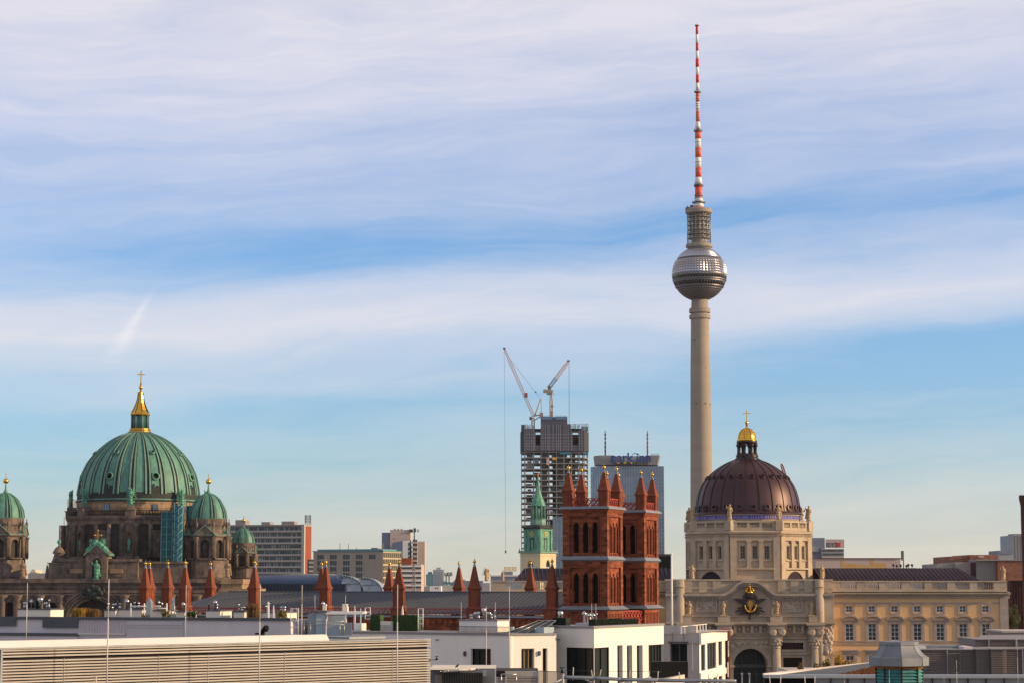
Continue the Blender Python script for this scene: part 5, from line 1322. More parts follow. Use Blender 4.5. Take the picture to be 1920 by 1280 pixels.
    mb = MB(); mb.box(x(1025), x(1030), -1.6, -.6, z(871), z(858)); mb.pyr(x(1027.5), -1.1, z(858), z(857), 2, .5); mb.build('hoist_cabin', 'crane_pink', t)
    MB().box(x(1017), x(1026), 5, 18, z(808), z(799)).build('top_frame', 'concrete_dark', t)
    for q in (803, 798.5): MB().prism_z(foot(.1), z(q) - .2, z(q)).build('floor_slab', 'concrete_raw', t) if q == 803 else None
    mb = MB(); rnd = random.Random(2)
    for i in range(60): px = rnd.choice([rnd.uniform(985, 1003), rnd.uniform(1066, 1104), rnd.uniform(985, 1104)]); mb.tube((x(px), rnd.uniform(-.5, dep), z(806)), (x(px), rnd.uniform(-.5, dep) * 0 + .2, z(rnd.uniform(793, 799))), .1, 4)
    for px in range(1072, 1105, 4): mb.tube((x(px), -.4, z(808)), (x(px), -.4, z(794)), .13, 4)
    for y in (795.5, 799, 803): mb.tube((x(1071), -.4, z(y)), (x(1104), -.4, z(y)), .12, 4)
    mb.build('guard_rail', 'concrete_dark', t)
    MB().box(x(1015), x(1065), 6, 24, z(808), z(780)).build('lift_core', 'screen_grey', t)
    mb = MB(); mb.box(x(1015.5), x(1037), 5.6, 5.99, z(785), z(779)); mb.box(x(1042), x(1064), 5.6, 5.99, z(785), z(779))
    for px in range(1016, 1065, 3): mb.tube((x(px), 5.7, z(780)), (x(px), 5.7, z(776.5)), .15, 4)
    mb.build('formwork', 'blue_glass', t)
highrise()
def lattice(mb, p, q, w, n, r=.2, m=0, m2=None, split=1.0):
    p, q = Vector(p), Vector(q); d = (q - p).normalized(); a = Vector((0, 1, 0)); b = d.cross(a).normalized()
    cs = [a * w / 2 + b * w / 2, -a * w / 2 + b * w / 2, -a * w / 2 - b * w / 2, a * w / 2 - b * w / 2]
    for i in range(n):
        f0, f1 = i / n, (i + 1) / n; k0 = 1 - .55 * max(0, f0 - .8) / .2; k1 = 1 - .55 * max(0, f1 - .8) / .2
        mm = m if f0 < split else m2
        for j in range(4):
            A = p + (q - p) * f0 + cs[j] * k0; B = p + (q - p) * f1 + cs[j] * k1; Cc = p + (q - p) * f1 + cs[(j + 1) % 4] * k1
            mb.tube(A, B, r, 4, mm); mb.tube(A, Cc, r * .7, 4, mm)
def cranes():
    S = Seg(1000, 1655); x = lambda px: S.x(px); z = lambda py: S.z(py, 1000)
    t = thing('tower_crane', 'orange luffing crane with long pale jib raised left above the unfinished tower', 'crane', S, group='cranes on the unfinished tower')
    mb = MB(); lattice(mb, (x(1000), 6, z(806)), (x(1000), 6, z(781)), 2.2, 6, .28); mb.build('mast', 'crane_orange', t)
    mb = MB(); lattice(mb, (x(1001.5), 6, z(779)), (x(945.2), 6, z(651)), 2.1, 34, .19, 0, 1, 1.1); mb.box(x(943), x(947.5), 5, 7, z(652.5), z(649.5), 2); mb.cbox(x(986.5), 6, z(743), 2.6, 2.6, 3.4, 3); mb.build('jib', ['crane_pink', 'white_paint', 'dark_steel', 'red_steel'], t)
    mb = MB()
    for yy in (4.8, 7.2): mb.tube((x(1003), yy, z(778)), (x(1014.3), 6, z(745)), .42, 5); mb.tube((x(1015.3), 6, z(746)), (x(1015.8), yy, z(774)), .25, 5); mb.tube((x(1000.5), yy, z(778)), (x(1017), yy, z(775.5)), .4, 5); mb.tube((x(1003), yy, z(786)), (x(1016), yy, z(777)), .3, 5)
    mb.build('a_frame', 'crane_orange', t)
    mb = MB(); mb.box(x(1012.5), x(1019), 4.4, 7.6, z(782), z(772)); mb.build('counterweight', 'tower_floor', t)
    mb = MB(); mb.box(x(993), x(997.5), 4.6, 6.6, z(785.5), z(779.5)); mb.build('cab', 'dark_steel', t)
    mb = MB(); mb.tube((x(1014.3), 6, z(745.5)), (x(957), 6, z(672)), .10, 4); mb.ball((x(1005), 6, z(732.8)), .7, 8); mb.tube((x(945.3), 6, z(651)), (x(948), 6, z(1030)), .085, 4); mb.lathe(x(948), 6, [(.5, z(1031)), (.7, z(1033)), (.3, z(1036)), (.1, z(1037))], 8); mb.build('hoist_rope', 'steel_cable', t)
    t = thing('tower_crane', 'teal and pink luffing crane with short jib raised to the right on the lift core', 'crane', S, group='cranes on the unfinished tower')
    mb = MB(); lattice(mb, (x(1035), 12, z(800)), (x(1034.5), 12, z(738)), 2.4, 16, .3); mb.box(x(1033), x(1037), 11, 13, z(800), z(768)); mb.box(x(1034.5), x(1039), 11, 13, z(761), z(757), 1); mb.build('mast', ['pink_render', 'dark_steel'], t)
    mb = MB(); lattice(mb, (x(1030.5), 12, z(724)), (x(1068), 12, z(674)), 2.6, 22, .22, 0, 1, .36); mb.box(x(1065), x(1070.5), 11, 13, z(674), z(671.8), 2); mb.build('jib', ['crane_teal', 'crane_pink', 'dark_steel'], t)
    mb = MB(); mb.box(x(1019.5), x(1027), 10.4, 13.6, z(733), z(727)); mb.box(x(1026), x(1038), 10.6, 13.4, z(737), z(728)); mb.box(x(1028), x(1034), 10.8, 13.2, z(728), z(720)); mb.build('machinery_deck', 'tower_floor', t)
    mb = MB(); mb.box(x(1036), x(1040), 10.2, 11.8, z(737.5), z(732.5)); mb.build('cab', 'white_paint', t)
    mb = MB(); mb.tube((x(1069.6), 12, z(673)), (x(1069.6), 12, z(800)), .08, 4); mb.tube((x(1068.2), 12, z(673)), (x(1068.2), 12, z(800)), .08, 4); mb.build('hoist_rope', 'steel_cable', t)
    S3 = Seg(1472, 1500); t = thing('tower_crane', 'red jib of a distant crane just above the brown dome', 'crane', S3)
    mb = MB(); lattice(mb, (S3.x(1476), 0, 20), (S3.x(1476), 0, S3.z(893, 1472)), 2, 40, .3); lattice(mb, (S3.x(1476), 0, S3.z(895, 1472)), (S3.x(1468), 0, S3.z(868.5, 1472)), 1.6, 10, .25); mb.build('jib', 'red_steel', t)
cranes()

# ================================================================== hotel slab with roof sign
def hotel():
    S = Seg(1126, 1580); t = thing('hotel_tower', 'blue glass hotel tower with blue lettering on its grey roof crown', 'hotel', S)
    x = lambda px: S.x(px); z = lambda py: S.z(py, 1180); zt = z(873)
    P = [(x(1126), 0), (x(1246), 0), (x(1247), 3), (x(1247), 20), (x(1110), 20), (x(1110), 9)]
    g = MB().prism_z(P, 0, zt).build('glass_facade', 'tower_blue_glass', t)
    mb = MB(); n = 24
    for i in range(n + 1): q = x(1126) + (x(1246) - x(1126)) * i / n; mb.box(q - .09, q + .09, -.25, -.004, 0, zt)
    k = 40
    for i in range(k): q = zt - 2.9 * i; mb.box(x(1126), x(1246), -.18, -.003, q - .16, q)
    for i in range(5):
        f = i / 5; px_, py_ = P[0][0] + (P[5][0] - P[0][0]) * f, 9 * f; mb.cbox(px_, py_ - .1, 0, .3, .3, zt)
    mb.build('facade_mullion', 'tower_mullion', g)
    mb = MB(); mb.box(x(1122), x(1235), 2, 17, zt, z(868)); mb.build('plant_storey', 'concrete_dark', t)
    P0 = [(x(1127), 0), (x(1234), 0), (x(1237), 3), (x(1237), 18), (x(1117.5), 18), (x(1117.5), 6)]; P1 = [(x(1126), -1), (x(1238), -1), (x(1241), 2.5), (x(1241), 19), (x(1115.5), 19), (x(1115.5), 6)]
    mb = MB(); z0, z1 = z(870.5), z(853); nn = 6
    for q0, q1 in (([P0[0], (x(1152.5), 0), (x(1152.5), 17.9), P0[4], P0[5]], [P1[0], (x(1152.5), -1), (x(1152.5), 18.9), P1[4], P1[5]]), ([(x(1216.5), 0), P0[1], P0[2], P0[3], (x(1216.5), 17.9)], [(x(1216.5), -1), P1[1], P1[2], P1[3], (x(1216.5), 18.9)])):
        nn = 5; mb.add([(a, b, z0) for a, b in q0] + [(a, b, z1) for a, b in q1], [tuple(range(nn))[::-1], tuple(range(nn, 10))] + [(i, (i + 1) % nn, (i + 1) % nn + nn, i + nn) for i in range(nn)])
    mb.box(x(1152.6), x(1216.4), 3, 17, z0, z(858)); mb.build('roof_crown', 'hotel_grey', t); MB().box(x(1152.8), x(1216.2), 1.0, 2.9, z(865.5), z(854)).build('sign_backing', 'far_blue', t); mb = MB(); mb.box(x(1152.6), x(1216.4), -.2, 3, z0, z(866)); mb.build('crown_ledge', 'concrete_dark', t)
    T = Matrix.Translation((x(1184), -1.9, z(864.5))) @ Matrix.Rotation(R(90), 4, 'X'); mb = MB(); text_mb(mb, "park inn", 9.0, T, 0, .35, .22)
    # small swoosh over the gap between the words
    pr = None
    for i in range(9): a = R(160 - 20 * i); p = (x(1193) + 2.6 * math.cos(a), -2, z(852.5) + 1.1 * math.sin(a)); (pr and mb.tube(pr, p, .3, 5)); pr = p
    sg = mb.build('roof_sign', 'sign_blue', t)
    for px in (1157, 1169.5, 1182):
        for i, m in enumerate(('sign_red', 'sign_yellow', 'sign_green')): q = x(px + i * 2.2); MB().box(q, q + .8, -2, -1.4, z(868.6), z(864.8) - .1).build('colour_square', m, sg)
    for px in (1137, 1217):
        mb = MB(); mb.tube((x(px), 9, z(853)), (x(px), 9, z(826)), .55, 6); mb.tube((x(px), 9, z(826)), (x(px), 9, z(805)), .32, 6)
        for y in (846, 838, 830, 822, 815): mb.cbox(x(px), 8.4, z(y), 1.2, .8, 1.8)
        mb.build('antenna_mast', 'red_steel' if px > 1200 else 'timber_dark', t)
    mb = MB()
    for i in range(4): mb.tube((x(1222 + i * 4), 5, z(853)), (x(1226 + i * 4), 5, z(848.5)), .2, 4)
    mb.build('roof_stay', 'dark_steel', t)
hotel()

# ================================================================== middle distance blocks
def block(name, label, cat, S, x0, x1, dep, zt, m, **kw):
    t = thing(name, label, cat, S, **kw); MB().box(x0, x1, 0, dep, 0, zt).build('wall', m, t); return t
def midtown():
    # residential slab with balcony bands
    S = Seg(412, 1008, 571, 1000); x = lambda px: S.x(px); z = lambda py: S.z(py, 500)
    t = thing('apartment_slab', 'long grey apartment slab with balcony bands and an orange red end wall', 'apartment block', S)
    zt = z(984.5); L = x(571)
    MB().box(0, L, 0, 9.5, 0, zt).build('wall', 'slab_concrete', t)
    MB().box(L + .003, L + .3, .5, 9.5, 0, zt - .3).build('end_wall', 'slab_red', t)
    MB().box(x(566), L + .1, -1.5, .48, 0, zt + .4).build('corner_fin', 'slab_concrete', t)
    for i in range(10):
        q = zt - .4 - 2.74 * i; w_ = MB().box(.2, x(565.8), -.1, -.003, q - 2.2, q - .35).build('window_band', 'slab_window', t)
        mb = MB(); rnd = random.Random(i)
        for k in range(34):
            if rnd.random() < .55: c = .4 + (L - 1.2) * k / 34; mb.box(c, c + rnd.uniform(.2, .7), -.16, -.101, q - 2.1, q - .5)
        mb.build('curtain', 'far_grey', w_)
        MB().box(.1, x(565.8), -1.3, -.004, q - 2.75, q - 2.0).build('balcony_band', 'slab_concrete', t)
    MB().box(0, x(565.8), -1.5, 0, zt - .34, zt + .3).build('roof_edge', 'slab_shade', t)
    for a, b, y in ((436, 455, 973.5), (485, 501, 977.5), (523, 546, 976.5)): MB().box(x(a), x(b), 3, 9, zt, z(y)).build('roof_house', 'slab_shade', t)
    for px in (567, 570, 574, 577):
        mb = MB(); mb.tube((x(px), 4, zt), (x(px), 4, z(967)), .18, 5); 
        for y in (979, 974, 969): mb.cbox(x(px), 3.7, z(y), .5, .4, 1.0)
        mb.build('antenna_mast', 'slab_shade', t)
    S = Seg(585, 960); t = thing('stair_block', 'dark stair block squeezed between the apartment slab and the beige office', 'building', S); z = lambda py: S.z(py, 585); x = lambda px: S.x(px)
    MB().box(x(576), x(588), 0, 8, 0, z(1048)).build('wall', 'concrete_dark', t)
    for y in (1056, 1064, 1072): MB().box(x(579), x(588), -.3, -.003, z(y), z(y) + .9).build('landing', 'slab_concrete', t)
    # beige office
    S = Seg(587, 862, 718, 850); x = lambda px: S.x(px); z = lambda py: S.z(py, 650); t = thing('office_block', 'beige office block with a sunlit window grid on its right face', 'office', S)
    zt = z(1033.5); L = x(718); ops = []
    for i, c in enumerate((600.5, 624.5, 648.8, 673, 697.5)):
        for ya, yb in ((1048, 1039), (1059.5, 1050.5), (1071, 1062), (1082.5, 1073.5), (1094, 1085)):
            if i < 4 or ya == 1048: ops.append((x(c - 6.4), x(c + 6.4), z(ya), z(yb), 0))
    E = 16.5
    mb = MB(); mb.wall(0, L, 0, zt, 0, ops, .35); mb.add([(0, 0, zt), (L, 0, zt), (L, E, zt), (0, E, zt)], [(0, 1, 2, 3)]); mb.add([(0, 0, 0), (0, E, 0), (0, E, zt), (0, 0, zt)], [(0, 1, 2, 3)]); mb.add([(0, E, 0), (L, E, 0), (L, E, zt), (0, E, zt)], [(0, 1, 2, 3)]); mb.build('wall', 'office_beige', t)
    for o in ops: window(t, o[0], o[1], o[2], o[3], .25, 3, 1, 'far_grey', 'slab_window', t=.1, bar=.1)
    T = Matrix.Translation((L, 0, 0)) @ Matrix.Rotation(R(90), 4, 'Z'); mb = MB(); mb.T = T; o2 = []
    nc = 9; fl = 2.52
    for i in range(nc):
        for k in range(8): c = E * (i + .5) / nc; o2.append((c - E / nc * .40, c + E / nc * .40, zt - 2.45 - fl * k - (2.4 if k == -1 else 0), zt - .45 - fl * k, 0))
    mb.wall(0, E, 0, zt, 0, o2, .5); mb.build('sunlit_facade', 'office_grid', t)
    mb = MB(); mb.T = T; mb.box(.1, E - .1, .55, .6, 0, zt - .2); mb.build('facade_glass', 'slab_window', t)
    mb = MB(); mb.box(-.3, L + .3, -.3, E, zt, zt + .35); mb.box(1, L - 1, 1.5, E - 2, zt + .35, zt + 1.0); mb.build('roof_edge', 'far_teal', t)
    for px, y in ((624, 1017), (640, 1018), (705, 1018), (655, 1025)): MB().tube((x(px), 6, zt), (x(px), 6, z(y)), .16, 5).build('antenna_mast', 'slab_shade', t)
    MB().box(x(685), x(697), 5, 9, zt + .3, z(1026)).build('roof_house', 'slab_shade', t)
    # stepped tower behind it
    S = Seg(715, 1250); x = lambda px: S.x(px); z = lambda py: S.z(py, 760); t = thing('stepped_tower_block', 'tall beige tower block with a blue glass flank and stacked stair balconies', 'apartment tower', S)
    MB().box(x(715), x(730.5), 2, 20, 0, z(997.5)).build('glass_flank', 'blue_shade', t)
    MB().box(x(731), x(769), 0, 18, 0, z(992.5)).build('wall', 'pink_render', t)
    for a in (737, 743.5, 750): MB().box(x(a), x(a + 3), 4, 8, z(992.5), z(990)).build('roof_vent', 'slab_shade', t)
    mb = MB()
    for a, y in ((738, 1009), (753, 998.7), (762, 999)): mb.box(x(a), x(a + 1.6), -.2, -.003, z(y + 1), z(y - .8))
    mb.build('small_window', 'slab_window', t)
    MB().add([(x(735), -2, 0), (x(757), -14, 0), (x(771), -2, 0), (x(735), -2, z(1017)), (x(757), -14, z(1014)), (x(771), -2, z(1012))], [(0, 1, 4, 3), (1, 2, 5, 4), (3, 4, 5)]).build('blue_wing', 'blue_shade', t)
    MB().box(x(783.5), x(796.5), -3, 16, 0, z(1014.5)).build('right_slab', 'pink_render', t)
    for i in range(10):
        q = z(1016 + 8.4 * i); MB().box(x(772.5), x(783.2), -7, -1, q - .9, q + .2).build('stair_balcony', 'slab_concrete', t)
    MB().box(x(774), x(782), -4, 2, 0, z(1011)).build('stair_core', 'concrete_dark', t)
    mb = MB(); mb.tube((x(776.5), 0, z(1011)), (x(776.5), 0, z(989)), .35, 6); mb.box(x(766.5), x(774), -.4, .4, z(997.5), z(991.5)); mb.box(x(775), x(779.5), -.5, .5, z(997), z(989.5))
    for px in (781.5, 783.8): mb.box(x(px), x(px + 1.1), -.3, .3, z(997), z(991.5))
    mb.build('antenna_array', 'dark_steel', t)
    # red and white banded block with lattice mast
    S = Seg(750, 1010); x = lambda px: S.x(px); z = lambda py: S.z(py, 770); t = thing('banded_office', 'low office block with white window bands and a red top storey', 'office', S)
    MB().box(x(748), x(790), 0, 30, 0, z(1057)).build('wall', 'pink_render', t); MB().box(x(752), x(771.5), -.5, 10, z(1057), z(1045.5)).build('top_storey', 'slab_red', t)
    for y in (1060, 1069, 1078, 1087, 1096):
        MB().box(x(752), x(789.5), -.35, -.004, z(y + 2.3), z(y - .3)).build('white_band', 'white_paint', t); MB().box(x(752), x(789.5), -.12, -.003, z(y + 5.6), z(y + 2.4)).build('window_band', 'slab_window', t)
    S = Seg(775.5, 985); z = lambda py: S.z(py, 775); t = thing('lattice_mast', 'slim grey lattice mast in front of the banded office', 'mast', S); mb = MB(); lattice(mb, (0, 0, 0), (0, 0, z(1056)), 1.3, 24, .16); mb.build('frame', 'slab_shade', t)
    # blue barrel vaulted roof
    S = Seg(490, 785); x = lambda px: S.x(px); z = lambda py: S.z(py, 600); t = thing('vaulted_glass_hall', 'long hall with a blue glass barrel roof ending in pale glass segments', 'hall', S)
    zb, zt = z(1094), z(1076.5); MB().box(x(470), x(648), 0, 26, 0, zb).build('wall', 'vault_dark', t)
    arc = [(13 - 13 * math.cos(math.pi * i / 20), zb + (zt - zb) * math.sin(math.pi * i / 20)) for i in range(21)]
    mb = MB().prism_x(arc, x(470), x(640)); mb.build('vault', 'vault_blue', t)
    mb = MB(); mb.prism_x([(9, zt - .6), (17, zt - .6), (17, zt + .35), (9, zt + .35)], x(475), x(625)); mb.build('roof_walkway', 'metal_bright', t)
    mb = MB()
    for i in range(28): q = x(472) + (x(646) - x(472)) * i / 27; mb.box(q - .06, q + .06, -.12, -.003, 0, zb)
    mb.build('wall_rib', 'vault_blue', t)
    for (a, b, top, m) in ((636, 681, 1078, 'vault_pale'), (676, 716, 1082, 'vault_pale')):
        # quarter vault seen end on
        def arcx(off, scale=1.0): return [(x(a + off) + (x(b) - x(a + off)) * math.sin(math.pi / 2 * i / 12), z(1110) + (z(top) - z(1110)) * math.cos(math.pi / 2 * i / 12) * scale) for i in range(13)]
        A = arcx(0); mb = MB(); mb.prism_y([(x(a), z(1110))] + A, 4, 30); mb.build('vault_segment', m, t)
        mb = MB(); o = arcx(0)
        for p, q in zip(o[:-1], o[1:]): mb.tube((p[0], 3.7, p[1]), (q[0], 3.7, q[1]), .28, 5)
        for f in (4, 8): mb.tube((o[0][0], 3.8, o[f][1]), (o[f][0], 3.8, o[f][1]), .12, 4)
        mb.tube((x(a + 10), 3.8, z(1110)), (x(a + 22), 3.8, o[6][1]), .1, 4); mb.build('vault_rib', 'vault_teal', t)
    MB().prism_y([(x(632), z(1110)), (x(646), z(1110)), (x(640), z(1090)), (x(630), z(1080))], 2, 8).build('end_curve', 'vault_teal', t)
    MB().box(x(632), x(718), 4, 30, 0, z(1110)).build('lower_wall', 'vault_dark', t)
    # far left tower blocks behind the cathedral
    S = Seg(106, 1400); x = lambda px: S.x(px); z = lambda py: S.z(py, 110); t = thing('apartment_tower', 'grey apartment tower peeping out left of the cathedral drum', 'apartment tower', S)
    MB().box(x(108.5), x(135), 0, 14, 0, z(984)).build('wall', 'slab_shade', t); MB().box(x(120), x(140), 4, 14, z(984), z(935.5)).build('stair_tower', 'canvas_white', t)
    for i in range(9): y = 991 + 9.6 * i; MB().box(x(112), x(135), -1.2, -.003, z(y + 4), z(y + .5)).build('balcony_band', 'slab_concrete', t)
    MB().tube((x(115.5), 4, z(984)), (x(115.5), 4, z(968)), .3, 5).build('antenna_mast', 'slab_shade', t)
    # media building with sign
    S = Seg(1518, 1100); x = lambda px: S.x(px); z = lambda py: S.z(py, 1550); t = thing('office_with_roof_sign', 'grey office with a pale roof sign of dark letters and a red mark', 'office', S)
    MB().box(x(1508), x(1547.5), 0, 20, 0, z(1007.5)).build('tower_part', 'blue_shade', t); MB().box(x(1514), x(1535), -2, -.01, z(1034), z(1023.5)).build('pale_panel', 'far_grey', t)
    MB().box(x(1540), x(1581.5), -3, 18, 0, z(1028)).build('wall', 'slab_concrete', t)
    for y in (1029, 1036): MB().box(x(1541), x(1581), -3.3, -3.003, z(y + 4), z(y + .6)).build('window_band', 'slab_window', t)
    sg = MB().box(x(1547.6), x(1582.5), -2.6, -2.2, z(1026.3), z(1010.5)).build('sign_board', 'pink_render', t)
    mb = MB(); text_mb(mb, "IEY2", 3.1, Matrix.Translation((x(1559), -2.7, z(1024.8))) @ Matrix.Rotation(R(90), 4, 'X'), 0, .1); mb.build('lettering', 'lamp_dark', sg)
    mb = MB(); q = x(1571.5); h = 1.35; c = z(1020.6); mb.prism_y([(q - 1.1, c - h * 1.1), (q, c - .7), (q + 1.1, c - h * 1.1), (q + .8, c), (q + 1.2, c + h), (q, c + .75), (q - 1.2, c + h), (q - .9, c)], -2.9, -2.61); mb.build('red_mark', 'sign_red', sg)
    # pink wall behind the right wing
    S = Seg(1529, 620); x = lambda px: S.x(px); z = lambda py: S.z(py, 1600); t = thing('flat_roofed_hall', 'long low pink hall with yellow weather patches behind the palace roof', 'hall', S)
    MB().box(x(1529.5), x(1689), 0, 25, 0, z(1046.5)).build('wall', 'pink_render', t); MB().box(x(1529), x(1690), -.3, 25.2, z(1046.5), z(1045.3)).build('roof_edge', 'timber_dark', t)
    mb = MB()
    for a, b, y0, y1 in ((1577, 1584, 1068, 1047.5), (1584.2, 1605, 1068, 1056), (1605.2, 1622, 1068, 1058), (1632, 1639, 1068, 1047.5), (1622.2, 1631.8, 1068, 1060), (1639.2, 1662, 1068, 1055)): mb.box(x(a), x(b), -.03, -.003, z(y0), z(y1))
    mb.build('weather_patch', 'patina_patch', t)
    S = Seg(1695, 500); x = lambda px: S.x(px); z = lambda py: S.z(py, 1695); t = thing('roof_antenna', 'thin antenna mast with dark aerials on the palace roof', 'antenna', S)
    mb = MB(); mb.tube((0, 0, z(1070)), (0, 0, z(1032)), .13, 6)
    for y in (1050, 1044, 1038): mb.cbox(-.35, 0, z(y), .35, .3, .75)
    mb.cbox(0, 0, z(1072), 1.2, 1.2, .8); mb.build('mast', 'lamp_dark', t)
    for i, (px, y) in enumerate(((1676, 1059), (1682.5, 1060.5), (1689.5, 1060), (1700.5, 1061), (1704, 1059), (1711, 1059.5))):
        S = Seg(px, 499); z = lambda py: S.z(py, 1690); mb = MB(); mb.tube((0, 0, z(1070)), (0, 0, z(y)), .09, 5); mb.ball((0, 0, z(y - .5)), .33, 8); o = mb.build('roof_spotlight', 'lamp_dark'); o.location = (S.P.x, S.P.y, 0); tag(o, 'small dark round spotlight on a stick on the palace roof near the antenna', 'spotlight', 'spotlights on the palace roof')
    # flat pale building with yellow letters left of the green spire
    S = Seg(918, 720); x = lambda px: S.x(px); z = lambda py: S.z(py, 940); t = thing('flat_building', 'low pale building with yellow rooftop letters behind the palace left wing', 'building', S)
    MB().box(x(920), x(978), 0, 20, 0, z(1080)).build('wall', 'far_blue', t); MB().box(x(918.5), x(979), -.6, 20, z(1080), z(1077.5)).build('roof_edge', 'canvas_white', t); MB().box(x(945), x(961.5), 3, 8, z(1077.5), z(1071)).build('roof_house', 'blue_shade', t)
    mb = MB(); rnd = random.Random(4)
    for i in range(5):
        a = x(945 + i * 4.9); b = x(945 + i * 4.9 + 3.6); zz0, zz1 = z(1070.6), z(1062)
        mb.box(a, a + .22, 2.6, 3, zz0, zz1); mb.box(b - .22, b, 2.6, 3, zz0, zz1); mb.box(a + .22, b - .22, 2.6, 3, zz1 - .3, zz1); mb.box(a + .22, b - .22, 2.62, 3, zz0 + .55, zz0 + .8) if i % 2 else mb.box(a + .22, b - .22, 2.62, 3, zz0, zz0 + .28)
    mb.build('yellow_lettering', 'gold_paint', t)
    S = Seg(1248, 560); x = lambda px: S.x(px); z = lambda py: S.z(py, 1248); t = block('dark_building', 'black flat topped building between the brick tower and the dome', 'building', S, x(1225), x(1260), 20, z(1041), 'concrete_dark')
    MB().box(x(1224), x(1261), -.4, 20, z(1041), z(1038)).build('roof_edge', 'lamp_dark', t); MB().box(x(1236), x(1258), -.2, -.003, z(1065), z(1043)).build('glazing', 'dark_glass', t)
    # right edge: brick ministry, grey tower, gothic brick tower
    S = Seg(1762, 700); x = lambda px: S.x(px); z = lambda py: S.z(py, 1840); t = thing('brick_ministry', 'large orange brick building with grey ribbed wings at the right edge', 'building', S)
    MB().box(x(1762), x(1794), 4, 30, 0, z(1056)).build('grey_wing', 'slab_shade', t); MB().box(x(1794.5), x(1829), 2, 30, 0, z(1053)).build('grey_wing', 'slab_shade', t)
    MB().box(x(1795.5), x(1832), 12, 40, 0, z(1041.5)).build('brick_block', 'brick_orange', t); MB().box(x(1832.3), x(1884), 10, 40, 0, z(1038.5)).build('brick_block', 'brick_orange', t)
    rf = MB().box(x(1829.5), x(1868), 0, 30, 0, z(1049.5)).build('ribbed_wing', 'slab_shade', t)
    mb = MB()
    for i in range(9): mb.box(x(1830), x(1867.6), -.35, -.004, z(1055 + 6 * i), z(1053.6 + 6 * i))
    mb.build('facade_rib', 'mid_grey', rf)
    MB().box(x(1823), x(1830), -.3, 1.9, 0, z(1053.4)).build('brick_pier', 'brick_purple', t)
    MB().box(x(1868.3), x(1960), -2, 30, 0, z(1050)).build('brick_wing', 'brick_orange', t); MB().box(x(1829), x(1962), -2.4, 30.3, z(1050), z(1048.6)).build('roof_edge', 'far_grey', t)
    mb = MB(); mb.box(x(1848), x(1858), 9.7, 9.99, z(1043.5), z(1040.5)); mb.build('brick_panel', 'pink_render', t)
    S = Seg(1900, 1000); x = lambda px: S.x(px); z = lambda py: S.z(py, 1905); t = block('ribbed_tower', 'blue grey ribbed tower block at the right edge', 'tower block', S, x(1900), x(1945), 25, z(1002.5), 'far_blue')
    mb = MB()
    for i in range(9): q = x(1900.5) + (x(1944) - x(1900.5)) * i / 8; mb.box(q - .3, q + .3, -.5, -.003, 0, z(1003))
    mb.build('facade_rib', 'slab_shade', t); MB().box(x(1906), x(1930), 5, 15, z(1002.5), z(999.5)).build('roof_house', 'slab_shade', t)
    S = Seg(1876, 950); x = lambda px: S.x(px); z = lambda py: S.z(py, 1880); t = block('grey_office', 'small grey office with a dark blue top below the ribbed tower', 'office', S, x(1874), x(1901), 20, z(1037.5), 'far_grey'); MB().box(x(1873.5), x(1900), -.4, 20, z(1037.5), z(1031.5)).build('top_storey', 'blue_shade', t)
    S = Seg(1893, 545); x = lambda px: S.x(px); z = lambda py: S.z(py, 1900); t = thing('gothic_brick_building', 'dark purple brick building with slim pinnacle at the right edge', 'building', S)
    MB().box(x(1893.5), x(1990), 0, 30, 0, z(1088)).build('wall', 'brick_purple', t)
    mb = MB()
    for i in range(7): q = x(1896 + i * 5); mb.box(q - .18, q + .18, -.4, -.003, z(1175), z(1090))
    mb.box(x(1893), x(1990), -.5, -.004, z(1121), z(1119)); mb.box(x(1893), x(1990), -.6, .2, z(1089.5), z(1087)); mb.build('buttress', 'brick_purple', t)
    S = Seg(1918.5, 520); z = lambda py: S.z(py, 1918); x = lambda px: S.x(px); t = thing('brick_chimney', 'slim dark brick shaft with flared head cut by the right edge', 'chimney', S)
    mb = MB(); mb.cbox(x(1923), .7, 0, 1.0, 1.0, z(947)); mb.build('shaft', 'brick_purple', t); mb = MB(); mb.pyr(x(1923), .7, z(947), z(936), 1.0, 1.5); mb.cbox(x(1923), .7, z(936), 1.55, 1.55, z(927.5) - z(936)); mb.build('head', 'brick_purple', t)
    # small far things along the horizon
    S = Seg(795, 2700); x = lambda px: S.x(px); z = lambda py: S.z(py, 810)
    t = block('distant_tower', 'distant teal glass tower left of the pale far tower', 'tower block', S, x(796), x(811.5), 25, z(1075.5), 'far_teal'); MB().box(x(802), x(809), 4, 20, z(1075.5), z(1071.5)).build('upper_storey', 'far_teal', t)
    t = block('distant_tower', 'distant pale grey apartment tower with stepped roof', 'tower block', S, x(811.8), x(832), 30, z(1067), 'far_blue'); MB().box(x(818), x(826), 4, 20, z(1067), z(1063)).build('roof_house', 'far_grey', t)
    for i in range(8): MB().box(x(818), x(831.5), -.8, -.02, z(1072 + i * 4.4), z(1070.3 + i * 4.4)).build('window_band', 'far_grey', t)
    for i, px in enumerate((836.5, 842)):
        S = Seg(px, 1500); z = lambda py: S.z(py, 840); t = thing('floodlight_mast', ('short dark floodlight mast nearest the pale far tower', 'taller floodlight mast with a wide lamp head')[i], 'floodlight', S); mb = MB(); mb.tube((0, 0, 0), (0, 0, z(1077)), .45, 6); mb.build('mast', 'lamp_dark', t)
        mb = MB()
        for k in range(3 + i): mb.box(-1.3 + k * .95, -.6 + k * .95, -.3, .3, z(1079.5), z(1073 - i))
        mb.build('lamp_head', 'lamp_dark', t)
